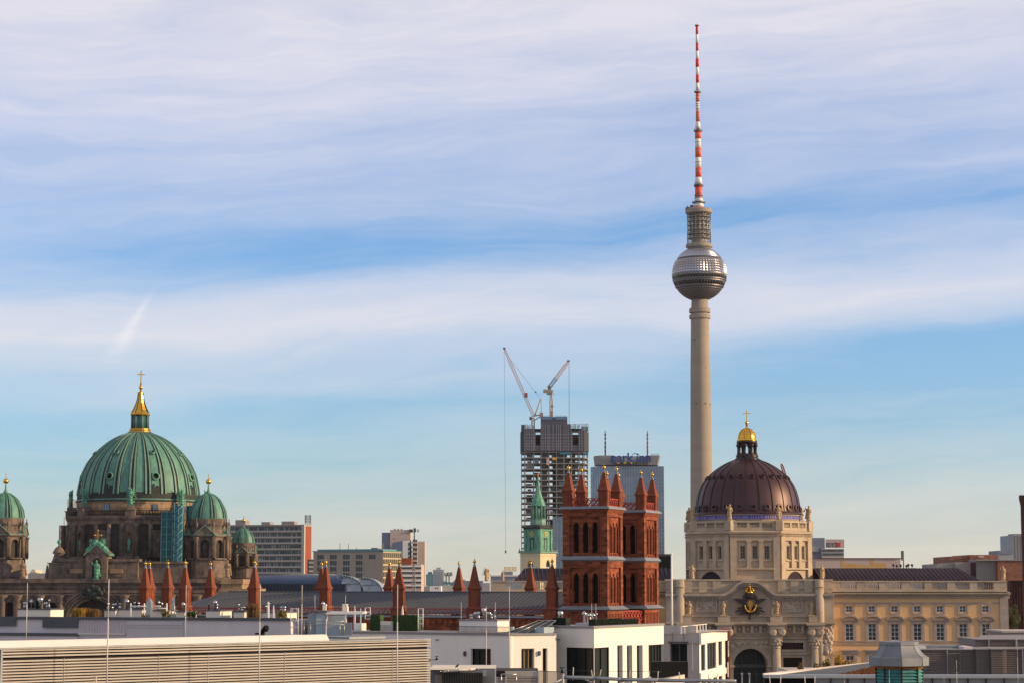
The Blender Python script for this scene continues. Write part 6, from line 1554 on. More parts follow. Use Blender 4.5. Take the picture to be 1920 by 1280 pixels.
    far = [(795, 806, 1099, 900, 'far_grey', 'low grey roof beside the white cube building'), (806.5, 827, 1098, 640, 'white_paint', 'small white cube building with two dark windows'), (827.5, 860, 1097, 650, 'far_grey', 'plain grey block right of the white cube building'), (829, 852, 1090.5, 1100, 'far_teal', 'dark green roofed block behind the plain grey block'), (850, 905, 1088, 1150, 'blue_shade', 'long dark blue roof behind the brick pinnacles'), (52, 90, 1074, 1700, 'slab_shade', 'distant low roofs between the left tower and the cathedral'), (57, 66, 1068, 1750, 'office_cream', 'distant cream house between the left tower and the cathedral'),
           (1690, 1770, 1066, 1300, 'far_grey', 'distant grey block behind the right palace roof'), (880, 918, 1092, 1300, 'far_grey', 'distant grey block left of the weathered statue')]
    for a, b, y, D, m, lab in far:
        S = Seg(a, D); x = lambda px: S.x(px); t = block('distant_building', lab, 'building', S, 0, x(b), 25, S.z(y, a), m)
        if 'two dark' in lab:
            for q in (816, 820): MB().box(x(q), x(q + 2), -.05, -.003, S.z(1103, a), S.z(1100.5, a)).build('window', 'window_dark', t)
        else: MB().box(.5, x(b) * .4, 3, 12, S.z(y, a), S.z(y, a) + D * .0005).build('roof_house', 'far_grey', t)
    rnd = random.Random(12)
    labs = 0
    for i in range(34):
        px = rnd.uniform(-150, 2070); D = rnd.uniform(1900, 4200); S = Seg(px, D); w_ = rnd.uniform(15, 60); h = rnd.uniform(12, 27)
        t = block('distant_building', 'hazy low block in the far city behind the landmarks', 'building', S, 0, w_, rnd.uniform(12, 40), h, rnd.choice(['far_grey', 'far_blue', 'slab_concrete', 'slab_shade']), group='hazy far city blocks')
    # trees and the stone wall at the right
    S = Seg(1897, 500); z = lambda py: S.z(py, 1897); t = thing('tree', 'green tree between the palace corner and the dark brick building', 'tree', S)
    mb = MB(); mb.tube((0, 0, 0), (.2, 0, z(1150)), .35, 8, 0, .15)
    for i in range(7): a = i * .9; mb.tube((.1, 0, z(1178) + i * .3), (1.3 * math.cos(a), 1.3 * math.sin(a), z(1150)), .12, 5, 0, .04)
    mb.build('trunk', 'bark', t); leaves(MB(), (0, 0, z(1154)), (1.75, 1.7, 3.5), 2600, .16, 0, 4).build('crown', 'leaf_green', t)
    S = Seg(1878, 420); x = lambda px: S.x(px); z = lambda py: S.z(py, 1890); t = block('stone_parapet_house', 'low stone building with rough parapet below the tree', 'building', S, 0, x(1960), 14, z(1185), 'palace_stone_dark'); MB().box(-.3, x(1960), -.4, 14, z(1185), z(1181.5)).build('coping', 'grey_stone', t)
midtown()

# ================================================================== foreground roofs
def flue(parent, x, y, z, r, h, kind=0, m='metal_bright'):
    mb = MB()
    if kind == 0: mb.lathe(x, y, [(r * .75, z), (r * .75, z + h * .62), (r * 1.25, z + h * .66), (r * 1.3, z + h * .82), (r * .9, z + h * .9), (r * .3, z + h)], 14)
    elif kind == 1: mb.lathe(x, y, [(r * .7, z), (r * .7, z + h * .5), (r * 1.1, z + h * .6), (r * 1.35, z + h * .85), (r * 1.2, z + h * .97), (r * .9, z + h)], 14)
    elif kind == 2: mb.lathe(x, y, [(r * 1.3, z), (r * .6, z + h * .35), (r * .55, z + h * .8), (r * .9, z + h * .82), (r * .6, z + h)], 12)
    else: mb.lathe(x, y, [(r, z), (r, z + h * .45), (r * .6, z + h * .5), (r * .6, z + h * .6), (r * 1.1, z + h * .64), (r * 1.1, z + h)], 14)
    return mb.build('flue', m, parent)
def left_roofs():
    S = Seg(-40, 134, 560, 127); x = lambda px, dy=0: S.x(px, dy, 1170)
    Z = lambda py, px, dy=0: S.z(py, px, dy)
    t = thing('grey_roof_building', 'long grey rendered building with chimney blocks and roof garden behind the louvred plant room', 'building', S)
    zt = Z(1161.5, 280); L = x(545)
    MB().box(-3, L, 0, 6.5, 0, zt).build('wall', 'grey_render', t)
    MB().box(-3, L + .1, -.12, .5, zt, zt + .16).build('coping', 'grey_dark', t)
    dz = lambda a: zt - a
    MB().box(-3, x(32), -.16, -.125, dz(.42), zt + .17).build('roof_flashing', 'grey_dark', t); MB().box(x(82), x(148), -.16, -.125, dz(.5), zt + .17).build('roof_flashing', 'grey_dark', t)
    MB().box(-3, x(148), -.3, -.003, dz(1.0), dz(.82)).build('ledge', 'grey_dark', t); MB().box(-3, x(148), -.22, -.003, dz(2.9), dz(1.0)).build('lower_wall', 'grey_render', t)
    mb = MB()
    for i in range(30): q = x(150) + (x(236) - x(150)) * i / 29; mb.box(q - .025, q + .025, -.06, -.003, dz(.78), dz(.05))
    mb.box(x(149), x(237), -.2, -.004, dz(.9), dz(.79)); mb.box(x(149), x(237), -.1, -.004, dz(1.15), dz(1.12)); mb.build('ribbed_panel', 'grey_render', t)
    mb = MB(); mb.box(x(238.3), x(344), -.09, -.003, dz(1.55), dz(.06)); mb.box(x(238.3), x(344), -.13, -.091, dz(.30), dz(.26)); mb.box(x(238.3), x(344), -.13, -.091, dz(.44), dz(.40)); mb.build('dark_panel', 'panel_grey', t)
    mb = MB(); mb.box(x(238.3), x(344), -.14, -.003, dz(1.68), dz(1.56)); mb.box(x(442), x(544), -.14, -.003, dz(1.40), dz(1.33)); mb.build('drip_groove', 'grey_dark', t)
    for a, b in ((162, 176), (187, 200), (211, 225), (246, 258), (269, 283), (358, 414), (0, 12), (15, 28), (32, 40)): MB().box(x(a), x(b), -.26 if a < 50 else -.05, -.02 if a > 50 else -.225, dz(2.5), dz(1.98 if a < 300 else 1.72)).build('slot_window', 'dark_glass', t)
    MB().box(-3, L - .2, .6, 6.4, zt + .001, zt + .02).build('roof_surface', 'mid_grey', t)
    def chim(a, b, top, dy, dep=1.6, m='cream_render', bot=None):
        xa, xb = x(a, dy), x(b, dy); zz = Z(top, (a + b) / 2, dy)
        o = MB().box(xa, xb, dy, dy + dep, zt - .25, zz).build('chimney_block', m, t)
        MB().box(xa - .05, xb + .05, dy - .05, dy + dep + .05, zz, zz + .07).build('cap', 'grey_dark', o)
        return o, zz + .07, (xb - xa)
    def put(o, px, dy, zz, w_, top, kind, m='metal_bright'):
        h = Z(top, px, dy) - zz; flue(o, x(px, dy), dy + .5, zz, w_ * .0325, h, kind, m)
    o, zz, _ = chim(33, 94, 1142.5, 4)
    for px, w_, top, k in ((36.5, 1.4, 1128, 3), (40.5, 1.4, 1127.5, 3), (49.5, 2.1, 1123, 0), (67, 4.2, 1120, 1), (75, 1.7, 1128, 0), (79, 1.4, 1128, 3), (83.5, 2.3, 1122.5, 2)): put(o, px, 4, zz, w_, top, k)
    put(o, 61, 4, zz, 3.2, 1126, 3, 'black_metal')
    o, zz, _ = chim(195, 216, 1144, 4); put(o, 195, 4, zz, 3, 1130, 2); put(o, 203, 4, zz, 2, 1131, 2)
    o, zz, _ = chim(215, 266, 1143, 4.3)
    for px, w_, top, k in ((208.5, 1.8, 1130, 0), (216.5, 2.9, 1130, 2), (230, 3.4, 1122.5, 0), (244, 2.6, 1128, 2), (252, 1.6, 1128, 3)): put(o, px, 4.3, zz, w_, top, k)
    put(o, 216, 5.3, zz, 1.6, 1123, 1, 'black_metal')
    o, zz, _ = chim(284, 309, 1145, 4.5); put(o, 290, 4.5, zz, 1.8, 1125, 0); put(o, 296, 4.5, zz, 1.7, 1128, 0)
    o, zz, _ = chim(330, 346, 1147, 5); put(o, 336, 5, zz, 2.6, 1128, 0)
    o, zz, _ = chim(386, 412.5, 1145, 4); put(o, 396, 4, zz, 3.2, 1124.5, 0); put(o, 400, 4, zz, 1.4, 1131, 3); put(o, 384, 4, zz, 1.3, 1133, 3, 'black_metal')
    o, zz, _ = chim(438, 458, 1147, 4); put(o, 441, 4, zz, 1.6, 1132, 2); put(o, 447, 4, zz, 2.6, 1137, 3); put(o, 451, 4, zz, 1.4, 1136, 0)
    o, zz, _ = chim(470, 536, 1148, 4.5); 
    for px, w_, top, k in ((492, 1.7, 1134, 0), (521, 2.2, 1136, 3), (527, 2.2, 1136, 3)): put(o, px, 4.5, zz, w_, top, k)
    # white service pipes on the roof
    mb = MB()
    for a, b, y in ((245, 275, 1136), (283, 300, 1136), (290, 312, 1140)): mb.tube((x(a, 3.9), 3.9, Z(y, a, 3.9)), (x(b, 3.9), 3.9, Z(y, b, 3.9)), .05, 6)
    for px in (244.5, 270, 312): mb.tube((x(px, 3.9), 3.9, zt), (x(px, 3.9), 3.9, Z(1130, px, 3.9)), .045, 6)
    mb.build('service_pipe', 'white_paint', t)
    # low roofs behind
    def roofthing(name, label, cat, px, dy, **kw):
        q = S.P + S.d * x(px, dy) + S.n * dy; return thing(name, label, cat, None, (q.x, q.y, zt - .22), S.rot, **kw)
    H = lambda py, px, dy: Z(py, px, dy) - (zt - .22)
    for i, (px, dy, top, w_, mm, lab) in enumerate(((150, 3, 1138, 26, 'leaf_yellow', 'yellow ornamental grass on the grey roof left of the white chimney block'), (176, 3.3, 1140, 20, 'leaf_brown', 'brownish grass clump right beside the yellow grass on the roof'), (311, 4, 1139, 14, 'leaf_olive', 'olive shrub behind the silver ladder hood'), (356, 4, 1143, 22, 'leaf_green', 'dark leafy shrub between the pinnacles and the small chimney block'), (270, 3, 1151, 10, 'leaf_olive', 'low olive tuft at the foot of the long white chimney block'), (527, 3.3, 1140, 20, 'leaf_olive', 'green and yellow leafed potted bush in front of the rightmost chimney block'), (476, 3.2, 1130, 16, 'leaf_brown', 'tall thin dry grass left of the white parasols'))):
        g = roofthing('roof_plant', lab, 'plant', px, dy); h = H(top, px, dy); hw = w_ * .0325 / 2
        mb = MB(); rnd = random.Random(i)
        if 'grass' in lab:
            for k in range(420):
                a, b = rnd.uniform(-hw, hw), rnd.uniform(-.3, .3); mb.tube((a, b, 0), (a + rnd.gauss(0, .1), b + rnd.gauss(0, .1), h * rnd.uniform(.5, 1.0)), .012, 3)
            mb.build('blades', mm, g)
        else: leaves(mb, (0, 0, h * .55), (hw * 1.2, .4, h * .5), 900, .055, 0, i + 3); mb.build('foliage', mm, g)
        MB().pyr(0, 0, 0, .25, .5, .6).build('planter', 'mid_grey', g)
    for px, dy, top, lab in ((280, 3.4, 1120, 'blue grey pointed vent hood standing before the long white chimney block'), (323.5, 3.4, 1119.5, 'tall silver frame hood beside the brick pinnacles')):
        g = roofthing('vent_hood', lab, 'vent', px, dy); h = H(top, px, dy); mb = MB()
        if px < 300: mb.cbox(0, 0, 0, .26, .26, h * .5); mb.cbox(0, 0, h * .5, .33, .3, h * .3); mb.pyr(0, 0, h * .8, h, .33, .06)
        else:
            for a in (-.14, .14): mb.tube((a, 0, 0), (a * .7, 0, h), .03, 5)
            for k in range(5): mb.tube((-.13, 0, h * (.15 + .17 * k)), (.13, 0, h * (.15 + .17 * k)), .02, 4)
            mb.prism_y([(-.09, h * .55), (.1, h * .5), (-.02, h)], -.05, .05)
        mb.build('hood', 'metal_grey', g)
    for i, (px, dy, top, w_, mm, lab) in enumerate(((502.5, 2.5, 1127, 5.4, 'canvas_white', 'folded white parasol with a finial knob on the grey roof'), (512.5, 2.6, 1134, 3.6, 'canvas_white', 'slimmer folded white parasol right of the one with a knob'))):
        g = roofthing('parasol', lab, 'parasol', px, dy, group='folded parasols'); h = H(top, px, dy); r = w_ * .0325 / 2
        MB().lathe(0, 0, [(.025, 0), (.025, h)], 6).build('pole', 'white_paint', g)
        mb = MB().lathe(0, 0, [(r * .75, .15), (r, h * .3), (r * .95, h * .6), (r * .7, h * .85), (r * .12, h)], 12); (i == 0) and mb.ball((0, 0, h * 1.0 - .12), r * 1.0, 10); mb.build('canopy', mm, g)
    # roof frames (white maintenance ladders)
    for a, b, top, bot, dy, lab in ((545, 559, 1139, 1190, -.6, 'white maintenance ladder frame at the right end of the grey building'),):
        g = roofthing('ladder_frame', lab, 'ladder', a, dy); w_ = x(b, dy) - x(a, dy); h = H(top, a, dy); h0 = H(bot, a, dy)
        mb = MB()
        for q in (0, w_): mb.tube((q, 0, h0), (q, 0, h), .025, 5)
        for f in (.02, .3, .52, .56, .97): mb.tube((0, 0, h0 + (h - h0) * f), (w_, 0, h0 + (h - h0) * f), .022, 5)
        mb.tube((0, 0, h0 + (h - h0) * .8), (w_ * .3, 0, h), .02, 4); mb.tube((w_, 0, h0 + (h - h0) * .8), (w_ * .7, 0, h), .02, 4); mb.build('frame', 'white_paint', g)
    g = roofthing('black_cowl', 'bent black exhaust cowl in front of the grey wall', 'cowl', 492, -1.2); mb = MB(); h = H(1184, 495, -1.2); mb.tube((0, 0, h - 2), (0, 0, h), .12, 8); mb.tube((0, 0, h), (.16, 0, h + .22), .13, 8); mb.tube((.16, 0, h + .22), (.30, -.05, h + .20), .17, 10, 0, .20); mb.cbox(-.15, 0, h - .15, .5, .3, .1); mb.build('pipe', 'black_metal', g)
left_roofs()

def lightning_rod(px, ytop, ybot, D, label, r=.02, m='rod'):
    S = Seg(px, D); t = thing('lightning_rod', label, 'lightning rod', S, group='lightning rods on the roofs')
    z = lambda py: S.z(py, px); mb = MB(); mb.tube((0, 0, z(ybot)), (0, 0, z(ytop) - (z(ytop) - z(ybot)) * .35), r, 6); mb.tube((0, 0, z(ytop) - (z(ytop) - z(ybot)) * .35), (0, 0, z(ytop)), r * .7, 6); mb.build('rod', m, t)
    mb = MB(); mb.lathe(0, 0, [(r * 6, z(ybot) - .08), (r * 6, z(ybot)), (r * 1.5, z(ybot) + .02)], 10); mb.build('foot', 'grey_stone', t)
for a in ((204, 1085, 1296, 72, 'tall white lightning rod crossing the louvres under the arch of the cathedral', .022), (488, 1095, 1296, 76, 'tall white lightning rod crossing the louvres at the double brick pinnacle', .022), (745.5, 1095, 1296, 80, 'tall white lightning rod crossing the louvres near their right end', .022),
          (51.5, 1092, 1203, 90, 'thin lightning rod before the leftmost chimney block', .018), (349, 1096, 1196, 92, 'thin lightning rod in front of a pinnacle left of the small chimney blocks', .018), (566.5, 1096, 1196, 94, 'thin lightning rod before the blue vaulted hall', .02), (955, 1098, 1262, 96, 'lightning rod in front of the sunlit corner of the white penthouse', .018), (912, 1136, 1262, 96, 'short lightning rod before the wide penthouse window', .016)):
    lightning_rod(*a)

def louvre_house():
    S = Seg(0, 75.5, 805, 89.5); x = lambda px: S.x(px, 0, 1220); L = x(805)
    t = thing('louvred_plant_room', 'long beige louvred plant room in the left foreground with white roof flashing', 'plant room', S)
    zt = S.z(1214, 20); z0 = CZ - 7.5; A = -1.5
    MB().box(x(2.5), L - .02, .12, 9, 0, zt - .05).build('wall', 'louvre_gap', t)
    MB().box(x(1), x(5), -.03, .11, z0, zt - .02).build('end_post', 'lead_grey', t)
    MB().box(x(-60), x(1) - .01, .05, 9, 0, zt + .02).build('dark_side', 'grey_dark', t)
    pitch = .1035; mb = MB(); i = 0; zz = zt - .06
    mb = MB()
    while zz > z0:
        if not (i == 3):
            for q in range(1):
                # sloping blade: broad bright face, dark slot under it
                mb.add([(x(5), -.01, zz), (L, -.01, zz), (L, -.045, zz - pitch * .53), (x(5), -.045, zz - pitch * .53), (L, .05, zz - pitch * .56), (x(5), .05, zz - pitch * .56), (L, .08, zz), (x(5), .08, zz)], [(3, 2, 1, 0), (5, 4, 2, 3), (0, 1, 6, 7), (1, 2, 4, 6), (0, 7, 5, 3)])
        zz -= pitch if i != 3 else pitch * .62; i += 1
    o = mb.build('louvre_blades', 'louvre', t)
    # right end return of the blades
    mb = MB(); zz = zt - .06; i = 0
    while zz > z0:
        if i != 3: mb.box(L - .02, L + .04, -.03, 2.5, zz - pitch * .66, zz - .004)
        zz -= pitch if i != 3 else pitch * .62; i += 1
    mb.build('louvre_return', 'louvre', t)
    mb = MB()
    for px in (120, 297, 390, 533, 735): mb.box(x(px) - .006, x(px) + .006, -.047, .1, z0, zt - .4)
    mb.build('joint_strip', 'louvre', t)
    MB().box(x(-60), L + .03, -.06, .35, zt - .05, zt).build('roof_edge', 'lead_grey', t)
    xb = S.x(602, .9, 1190)
    mb = MB(); mb.prism_x([(.36, zt + .001), (.55, zt + .235), (.80, zt + .235), (.80, zt - .02), (.36, zt - .02)], x(-60), xb); mb.build('white_flashing', 'canvas_white', t)
    MB().box(x(-60), xb - .3, .81, 2.0, zt, zt + .21).build('roof_upstand', 'canvas_white', t)
    mb = MB(); mb.box(x(-60), L, .36, 9, zt - .049, zt - .02); mb.build('roof_surface', 'mid_grey', t)
    MB().box(S.x(632, 3, 1185), S.x(700, 3, 1185), 2.2, 4.5, zt - .02, zt + .06).build('roof_mat', 'lead_grey', t)
    mb = MB()
    for px in (82, 166, 125, 244, 321, 393, 465, 533): q = S.x(px, .8, 1200); mb.tube((q, .8, zt + .1), (q, .8, zt + .24), .008, 4)
    mb.build('rod_clip', 'lead_grey', t)
    # wind sensor on a bracket at the right corner
    q = S.P + S.d * L; g = thing('wind_sensor', 'small black wind sensor on a bracket at the right end of the beige louvres', 'wind sensor', None, (q.x, q.y, 0), 0)
    Sq = Seg(805, 89.5); h = Sq.z(1236, 805); xx = Sq.x(819); mb = MB(); mb.tube((-.2, -.05, h), (xx, -.05, h), .018, 5); mb.tube((-.2, -.05, h - .1), (.1, -.05, h), .014, 4); mb.build('bracket', 'louvre_brown', g)
    mb = MB(); mb.lathe(xx, -.05, [(.045, h - .01), (.06, h + .03), (.02, h + .07), (.02, h + .14)], 8)
    for k in range(3): a = k * 2.09 + .5; mb.tube((xx, -.05, h + .13), (xx + .06 * math.cos(a), -.05 + .06 * math.sin(a), h + .14), .008, 4); mb.ball((xx + .065 * math.cos(a), -.05 + .065 * math.sin(a), h + .14), .022, 6)
    mb.build('cup_vane', 'black_metal', g)
    g = thing('rod_foot', 'stubby white post before the louvres right of the leftmost tall rod', 'post', Seg(184, 70)); s2 = Seg(184, 70); mb = MB(); mb.tube((0, 0, CZ - 6), (0, 0, s2.z(1266, 184)), .02, 6); mb.build('post', 'rod', g)
louvre_house()

def penthouse():
    S = Seg(590, 153.5, 955, 146); t = thing('white_penthouse', 'white rendered penthouse with large dark windows in the centre foreground', 'house', S)
    x = lambda px, dy=0, py=1220: S.x(px, dy, py); L = x(955); Z = lambda py, px=900: S.z(py, px)
    zt = S.z(1190.5, 950); zf = S.z(1292, 900); zb = 0
    def opening(seg, a, b, y1, y0, mid): return (seg.x(a, 0, 1220), seg.x(b, 0, 1220), seg.z(y0, mid), seg.z(y1, mid), 0)
    inv = Matrix.Rotation(-S.rot, 4, 'Z') @ Matrix.Translation((-S.P.x, -S.P.y, 0))
    def MT(seg): return inv @ Matrix.Translation((seg.P.x, seg.P.y, 0)) @ Matrix.Rotation(seg.rot, 4, 'Z')
    def dark(T, o, nx=1, frame='black_metal', curt=None, y=.22):
        w_ = window(t, o[0] + .01, o[1] - .01, o[2] + .01, o[3] - .01, y, nx, 1, frame, 'skylight_glass', .07, .07, T=T)
        if curt:
            mb = MB(); mb.T = T
            for c in curt: q = o[0] + (o[1] - o[0]) * c; mb.box(q, q + .12, y + .13, y + .145, o[2] + .08, o[3] - .08)
            mb.build('curtain', 'curtain', w_)
    # lower block: shaded wall, rounded corner, sunlit return
    o1 = opening(S, 883, 920.5, 1215.5, 1253, 900)
    mb = MB(); mb.wall(0, L, zb, zt, 0, [o1], .28)
    c0 = Vector((L, 0)); Sb = Seg(963, 146.15, 1041, 147.7); Tb = MT(Sb); p1 = (Tb @ Vector((0, 0, 0)))
    Lb = Sb.x(1043, 0, 1220); o3 = opening(Sb, 977.5, 1002, 1215, 1255, 990)
    prev = (L, 0.0)
    for i in range(1, 5):
        f = i / 4; q = (c0.x + (p1.x - c0.x) * f, (p1.y) * f - .06 * math.sin(math.pi * f)); mb.add([(prev[0], prev[1], zb), (q[0], q[1], zb), (q[0], q[1], zt), (prev[0], prev[1], zt)], [(0, 1, 2, 3)], 0, True); prev = q
    mb.T = Tb; d1 = opening(Sb, 1017.5, 1026.5, 1214.5, 1285, 1022)
    mb.wall(0, Lb, zb, zt, 0, [o3, d1], .28); mb.T = None
    mb.build('lower_wall', 'white_render', t)
    dark(Matrix.Identity(4), o1, 3, curt=(.08, .62)); dark(Tb, d1, 1); dark(Tb, o3, 3, 'oak_frame')
    mb = MB(); mb.box(0, L, -.1, .6, zt, zt + .13); mb.add([(L, -.1, zt + .13), (L, 6, zt + .13), (0, 6, zt + .13), (0, -.1, zt + .13)], [(0, 1, 2, 3)]); mb.T = Tb; mb.box(-.3, Lb, -.1, .4, zt + .001, zt + .131); mb.build('coping', 'mid_grey', t)
    MB().box(0, L - .1, .61, 14, zt - .4, zt - .05).build('roof_terrace', 'mid_grey', t)
    # the second window sits on the shaded-to-sunlit wall (balcony door with oak frame)
    # upper block
    Sc = Seg(1019, 150.6, 1113.5, 147.4); Sd = Seg(1113.5, 147.4, 1245, 159.5); Tc, Td = MT(Sc), MT(Sd)
    zu = Sc.z(1177.5, 1113); zl = Sc.z(1214, 1113); Lc, Ld = Sc.x(1113.5, 0, 1200), Sd.x(1244.5, 0, 1200)
    wc = (Sc.x(1062, 0, 1230), Lc, zf - 1, zl, 0)
    mb = MB(); mb.T = Tc; mb.wall(0, Lc, zb, zu, 0, [wc], .05)
    slots = [(1157.5, 1162.5), (1175.5, 1180.5), (1194, 1200)]
    ops = [(0, Sd.x(1142, 0, 1230), zf - 1, zl, 0)] + [(Sd.x(a, 0, 1230), Sd.x(b + 5, 0, 1230), zf - 1, Sd.z(1209, a), 0) for a, b in slots] + [(Sd.x(1216, 0, 1230), Ld, zf - 1, Sd.z(1207.5, 1230), 0)]
    mb.T = Td; X1 = ops[0][1] + .25; mb.wall(0, X1, zb, zu, 0, ops[:1], .05); mb.wall(X1, Ld, zb, zu, 0, ops[1:], .5); mb.add([(Ld, 0, Sd.z(1207.5, 1230)), (Ld, 10, Sd.z(1207.5, 1230)), (Ld, 10, zu), (Ld, 0, zu)], [(0, 1, 2, 3)]); mb.T = None
    mb.build('upper_wall', 'white_render', t)
    dark(Tc, wc, 3, curt=(.1, .38, .48), y=.03); dark(Td, ops[0], 2, curt=(.1, .3, .45), y=.03)
    for o in ops[1:4]: dark(Td, (o[0], o[1] - .18, o[2], o[3] - .05))
    dark(Td, ops[4], 5, curt=(.15, .35, .6, .75))
    mb = MB(); mb.T = Tc; mb.box(-.5, Lc + .06, -.07, .5, zu, zu + .16); mb.T = Td; mb.box(.08, Ld + .05, -.07, .5, zu + .002, zu + .162); mb.T = None; q4 = [Tc @ Vector((0, .3, 0)), Tc @ Vector((Lc - .1, .3, 0)), Td @ Vector((Ld, .3, 0)), Td @ Vector((Ld, 6, 0)), Tc @ Vector((0, 9, 0))]; mb.add([(v.x, v.y, zu + .03) for v in q4], [(0, 1, 2, 3, 4)]); mb.build('upper_coping', 'mid_grey', t)
    # glass canopy frame over the sunlit corner
    for px, y in ((872.5, 1225), ): MB().cbox(x(px), -.08, Z(1229, px), .14, .16, .32).build('wall_lamp', 'lamp_dark', t)
    mb = MB(); mb.T = Tb; mb.cbox(Sb.x(1010.5, 0, 1224), -.08, Sb.z(1228, 1010), .13, .16, .3); mb.build('wall_lamp', 'lamp_dark', t)
    for px, y in ((821, 1198.5),): MB().box(x(px - 3), x(px + 2), -.12, -.003, Z(y + .8, px), Z(y - .6, px)).build('wall_vent', 'lamp_dark', t)
    mb = MB(); mb.T = Tc; mb.box(Sc.x(1045, 0, 1198), Sc.x(1050, 0, 1198), -.12, -.003, Sc.z(1199, 1048), Sc.z(1197.5, 1048)); mb.build('wall_vent', 'lamp_dark', t)
    # frames round the openings
    mb = MB(); rect_frame(mb, o1[0] - .08, o1[1] + .08, o1[2] - .08, o1[3] + .10, -.04, -.004, .07); mb.build('window_surround', 'white_render', t)
    # chimney block with flues, railing, glass box
    dy = 4.0; X = lambda px: S.x(px, dy, 1170); zk = S.z(1163.5, 900, dy)
    ch = MB().box(X(861), X(932.5), dy, dy + 1.8, zt - .4, zk).build('chimney_block', 'white_render', t); MB().box(X(860), X(933), dy - .05, dy + 1.85, zk, zk + .1).build('cap', 'mid_grey', ch)
    for px, w_, top, k in ((876, 3, 1151, 3), (883.5, 2.9, 1146.5, 0), (889.5, 2.4, 1146, 3), (899.5, 3.6, 1139.5, 1), (905.5, 1.8, 1146, 0), (910, 2.6, 1146, 0), (914, 1.4, 1150, 3), (920.3, 2.2, 1142.5, 2)):
        flue(ch, X(px), dy + .6, zk + .1, w_ * .037, S.z(top, px, dy) - zk - .1, k)
    mb = MB(); a, b = S.x(858, 1.2, 1185), S.x(957, 1.2, 1185); zr0, zr1 = zt, S.z(1174.5, 900, 1.2)
    n = 46
    for i in range(n + 1): q = a + (b - a) * i / n; mb.box(q - .012, q + .012, 1.19, 1.21, zr0, zr1)
    mb.box(a, b, 1.18, 1.22, zr1, zr1 + .04); mb.build('railing', 'lamp_dark', t)
    mb = MB(); zg = S.z(1173.5, 980, 3)
    mb.add([(S.x(940, 2, 1185), 2, zt), (S.x(1005, 2, 1185), 2, zt), (S.x(1005, 2, 1185), 5, zg + .35), (S.x(972, 2, 1185), 5, zg + .35)], [(0, 1, 2, 3)]); sk_ = mb.build('skylight', 'skylight_glass', t)
    mb = MB()
    for f in (0, .33, .66, 1): mb.tube((S.x(940 + 65 * f, 2, 1185), 1.98, zt + .02), (S.x(972 + 33 * f, 2, 1185), 4.98, zg + .37), .03, 4)
    mb.tube((S.x(972, 2, 1185), 4.98, zg + .37), (S.x(1005, 2, 1185), 4.98, zg + .37), .04, 4); mb.build('skylight_bar', 'metal_grey', sk_)
    MB().box(S.x(1004, 2.5, 1180), S.x(1020, 2.5, 1180), 2.5, 4, zt, S.z(1175, 1012, 2.5)).build('glass_screen', 'pavilion_glass', t)
    mb = MB(); mb.box(S.x(935, 6, 1180), S.x(962, 6, 1180), 6, 6.2, zt, S.z(1174, 950, 6)); mb.build('terrace_screen', 'pavilion_glass', t)
    # flues on the upper block
    Xc = lambda px, d: Sc.x(px, d, 1170); hz = lambda py, px, d: Sc.z(py, px, d)
    mb = MB(); mb.T = Tc; mb.box(Xc(1079, 4), Xc(1114, 4), 4, 5, zu, hz(1167, 1095, 4)); pl = mb.build('flue_plinth', 'grey_render', t)
    for px, w_, top, k in ((1088.5, 3.4, 1145, 0), (1094.5, 2.3, 1148.5, 0), (1099.5, 2, 1149, 3), (1106, 2.6, 1148.5, 0), (1112, 2.2, 1148.5, 2)):
        mb = MB(); p = Tc @ Vector((Xc(px, 4), 4.4, 0)); flue(pl, p.x, p.y, hz(1167, 1095, 4), w_ * .036, hz(top, px, 4) - hz(1167, 1095, 4), k)
    p = Tc @ Vector((Xc(1051, 3.4), 3.4, 0)); flue(t, p.x, p.y, zu, .15, hz(1144.5, 1051, 3.4) - zu, 1)
    # hedge boxes
    def hedge(seg, T, a, b, ya, yb, dy, lab, m):
        p = (seg.P + seg.d * seg.x(a, dy, 1170) + seg.n * dy); q = thing('box_hedge', lab, 'hedge', None, (p.x, p.y, 0), seg.rot, group='clipped box hedges on the roof terraces'); w_ = seg.x(b, dy, 1170) - seg.x(a, dy, 1170); z0, z1 = seg.z(yb, (a + b) / 2, dy), seg.z(ya, (a + b) / 2, dy)
        mb = MB(); rnd = random.Random(int(a)); mb.box(0, w_, 0, .5, z0, z1)
        for i in range(int(900 * w_ * (z1 - z0))):
            f = Vector((rnd.uniform(0, w_), -.012 * rnd.random(), rnd.uniform(z0, z1))); u = Vector((rnd.gauss(0, 1), rnd.gauss(0, .6), rnd.gauss(0, 1))).normalized() * .04; v = u.orthogonal().normalized() * .02; mb.add([f - u, f + v, f + u, f - v], [(0, 1, 2, 3)])
        mb.build('foliage', m, q); MB().box(-.02, w_ + .02, .02, .48, z0 - .12, z0 - .003).build('trough', 'grey_dark', q)
    hedge(S, None, 694, 712.5, 1152, 1185, 3.5, 'square green box hedge left of the pale cabinet on the roof', 'hedge_light'); hedge(S, None, 735.5, 783, 1152, 1185, 3.5, 'wide green box hedge right of the pale cabinet on the roof', 'hedge_light')
    hedge(Sc, None, 1036, 1061, 1157.5, 1171.5, 2.2, 'short dark hedge at the left end of the white upper storey', 'hedge_dark'); hedge(Sd, None, 1116, 1166.5, 1159, 1173, 1.0, 'long dark hedge above the sunlit white wall', 'hedge_dark'); hedge(Sd, None, 1168.5, 1197, 1159.5, 1173, 1.4, 'dark hedge right next to the long one above the sunlit white wall', 'hedge_dark')
    def on(seg, px, dy): p = seg.P + seg.d * seg.x(px, dy, 1180) + seg.n * dy; return (p.x, p.y, 0)
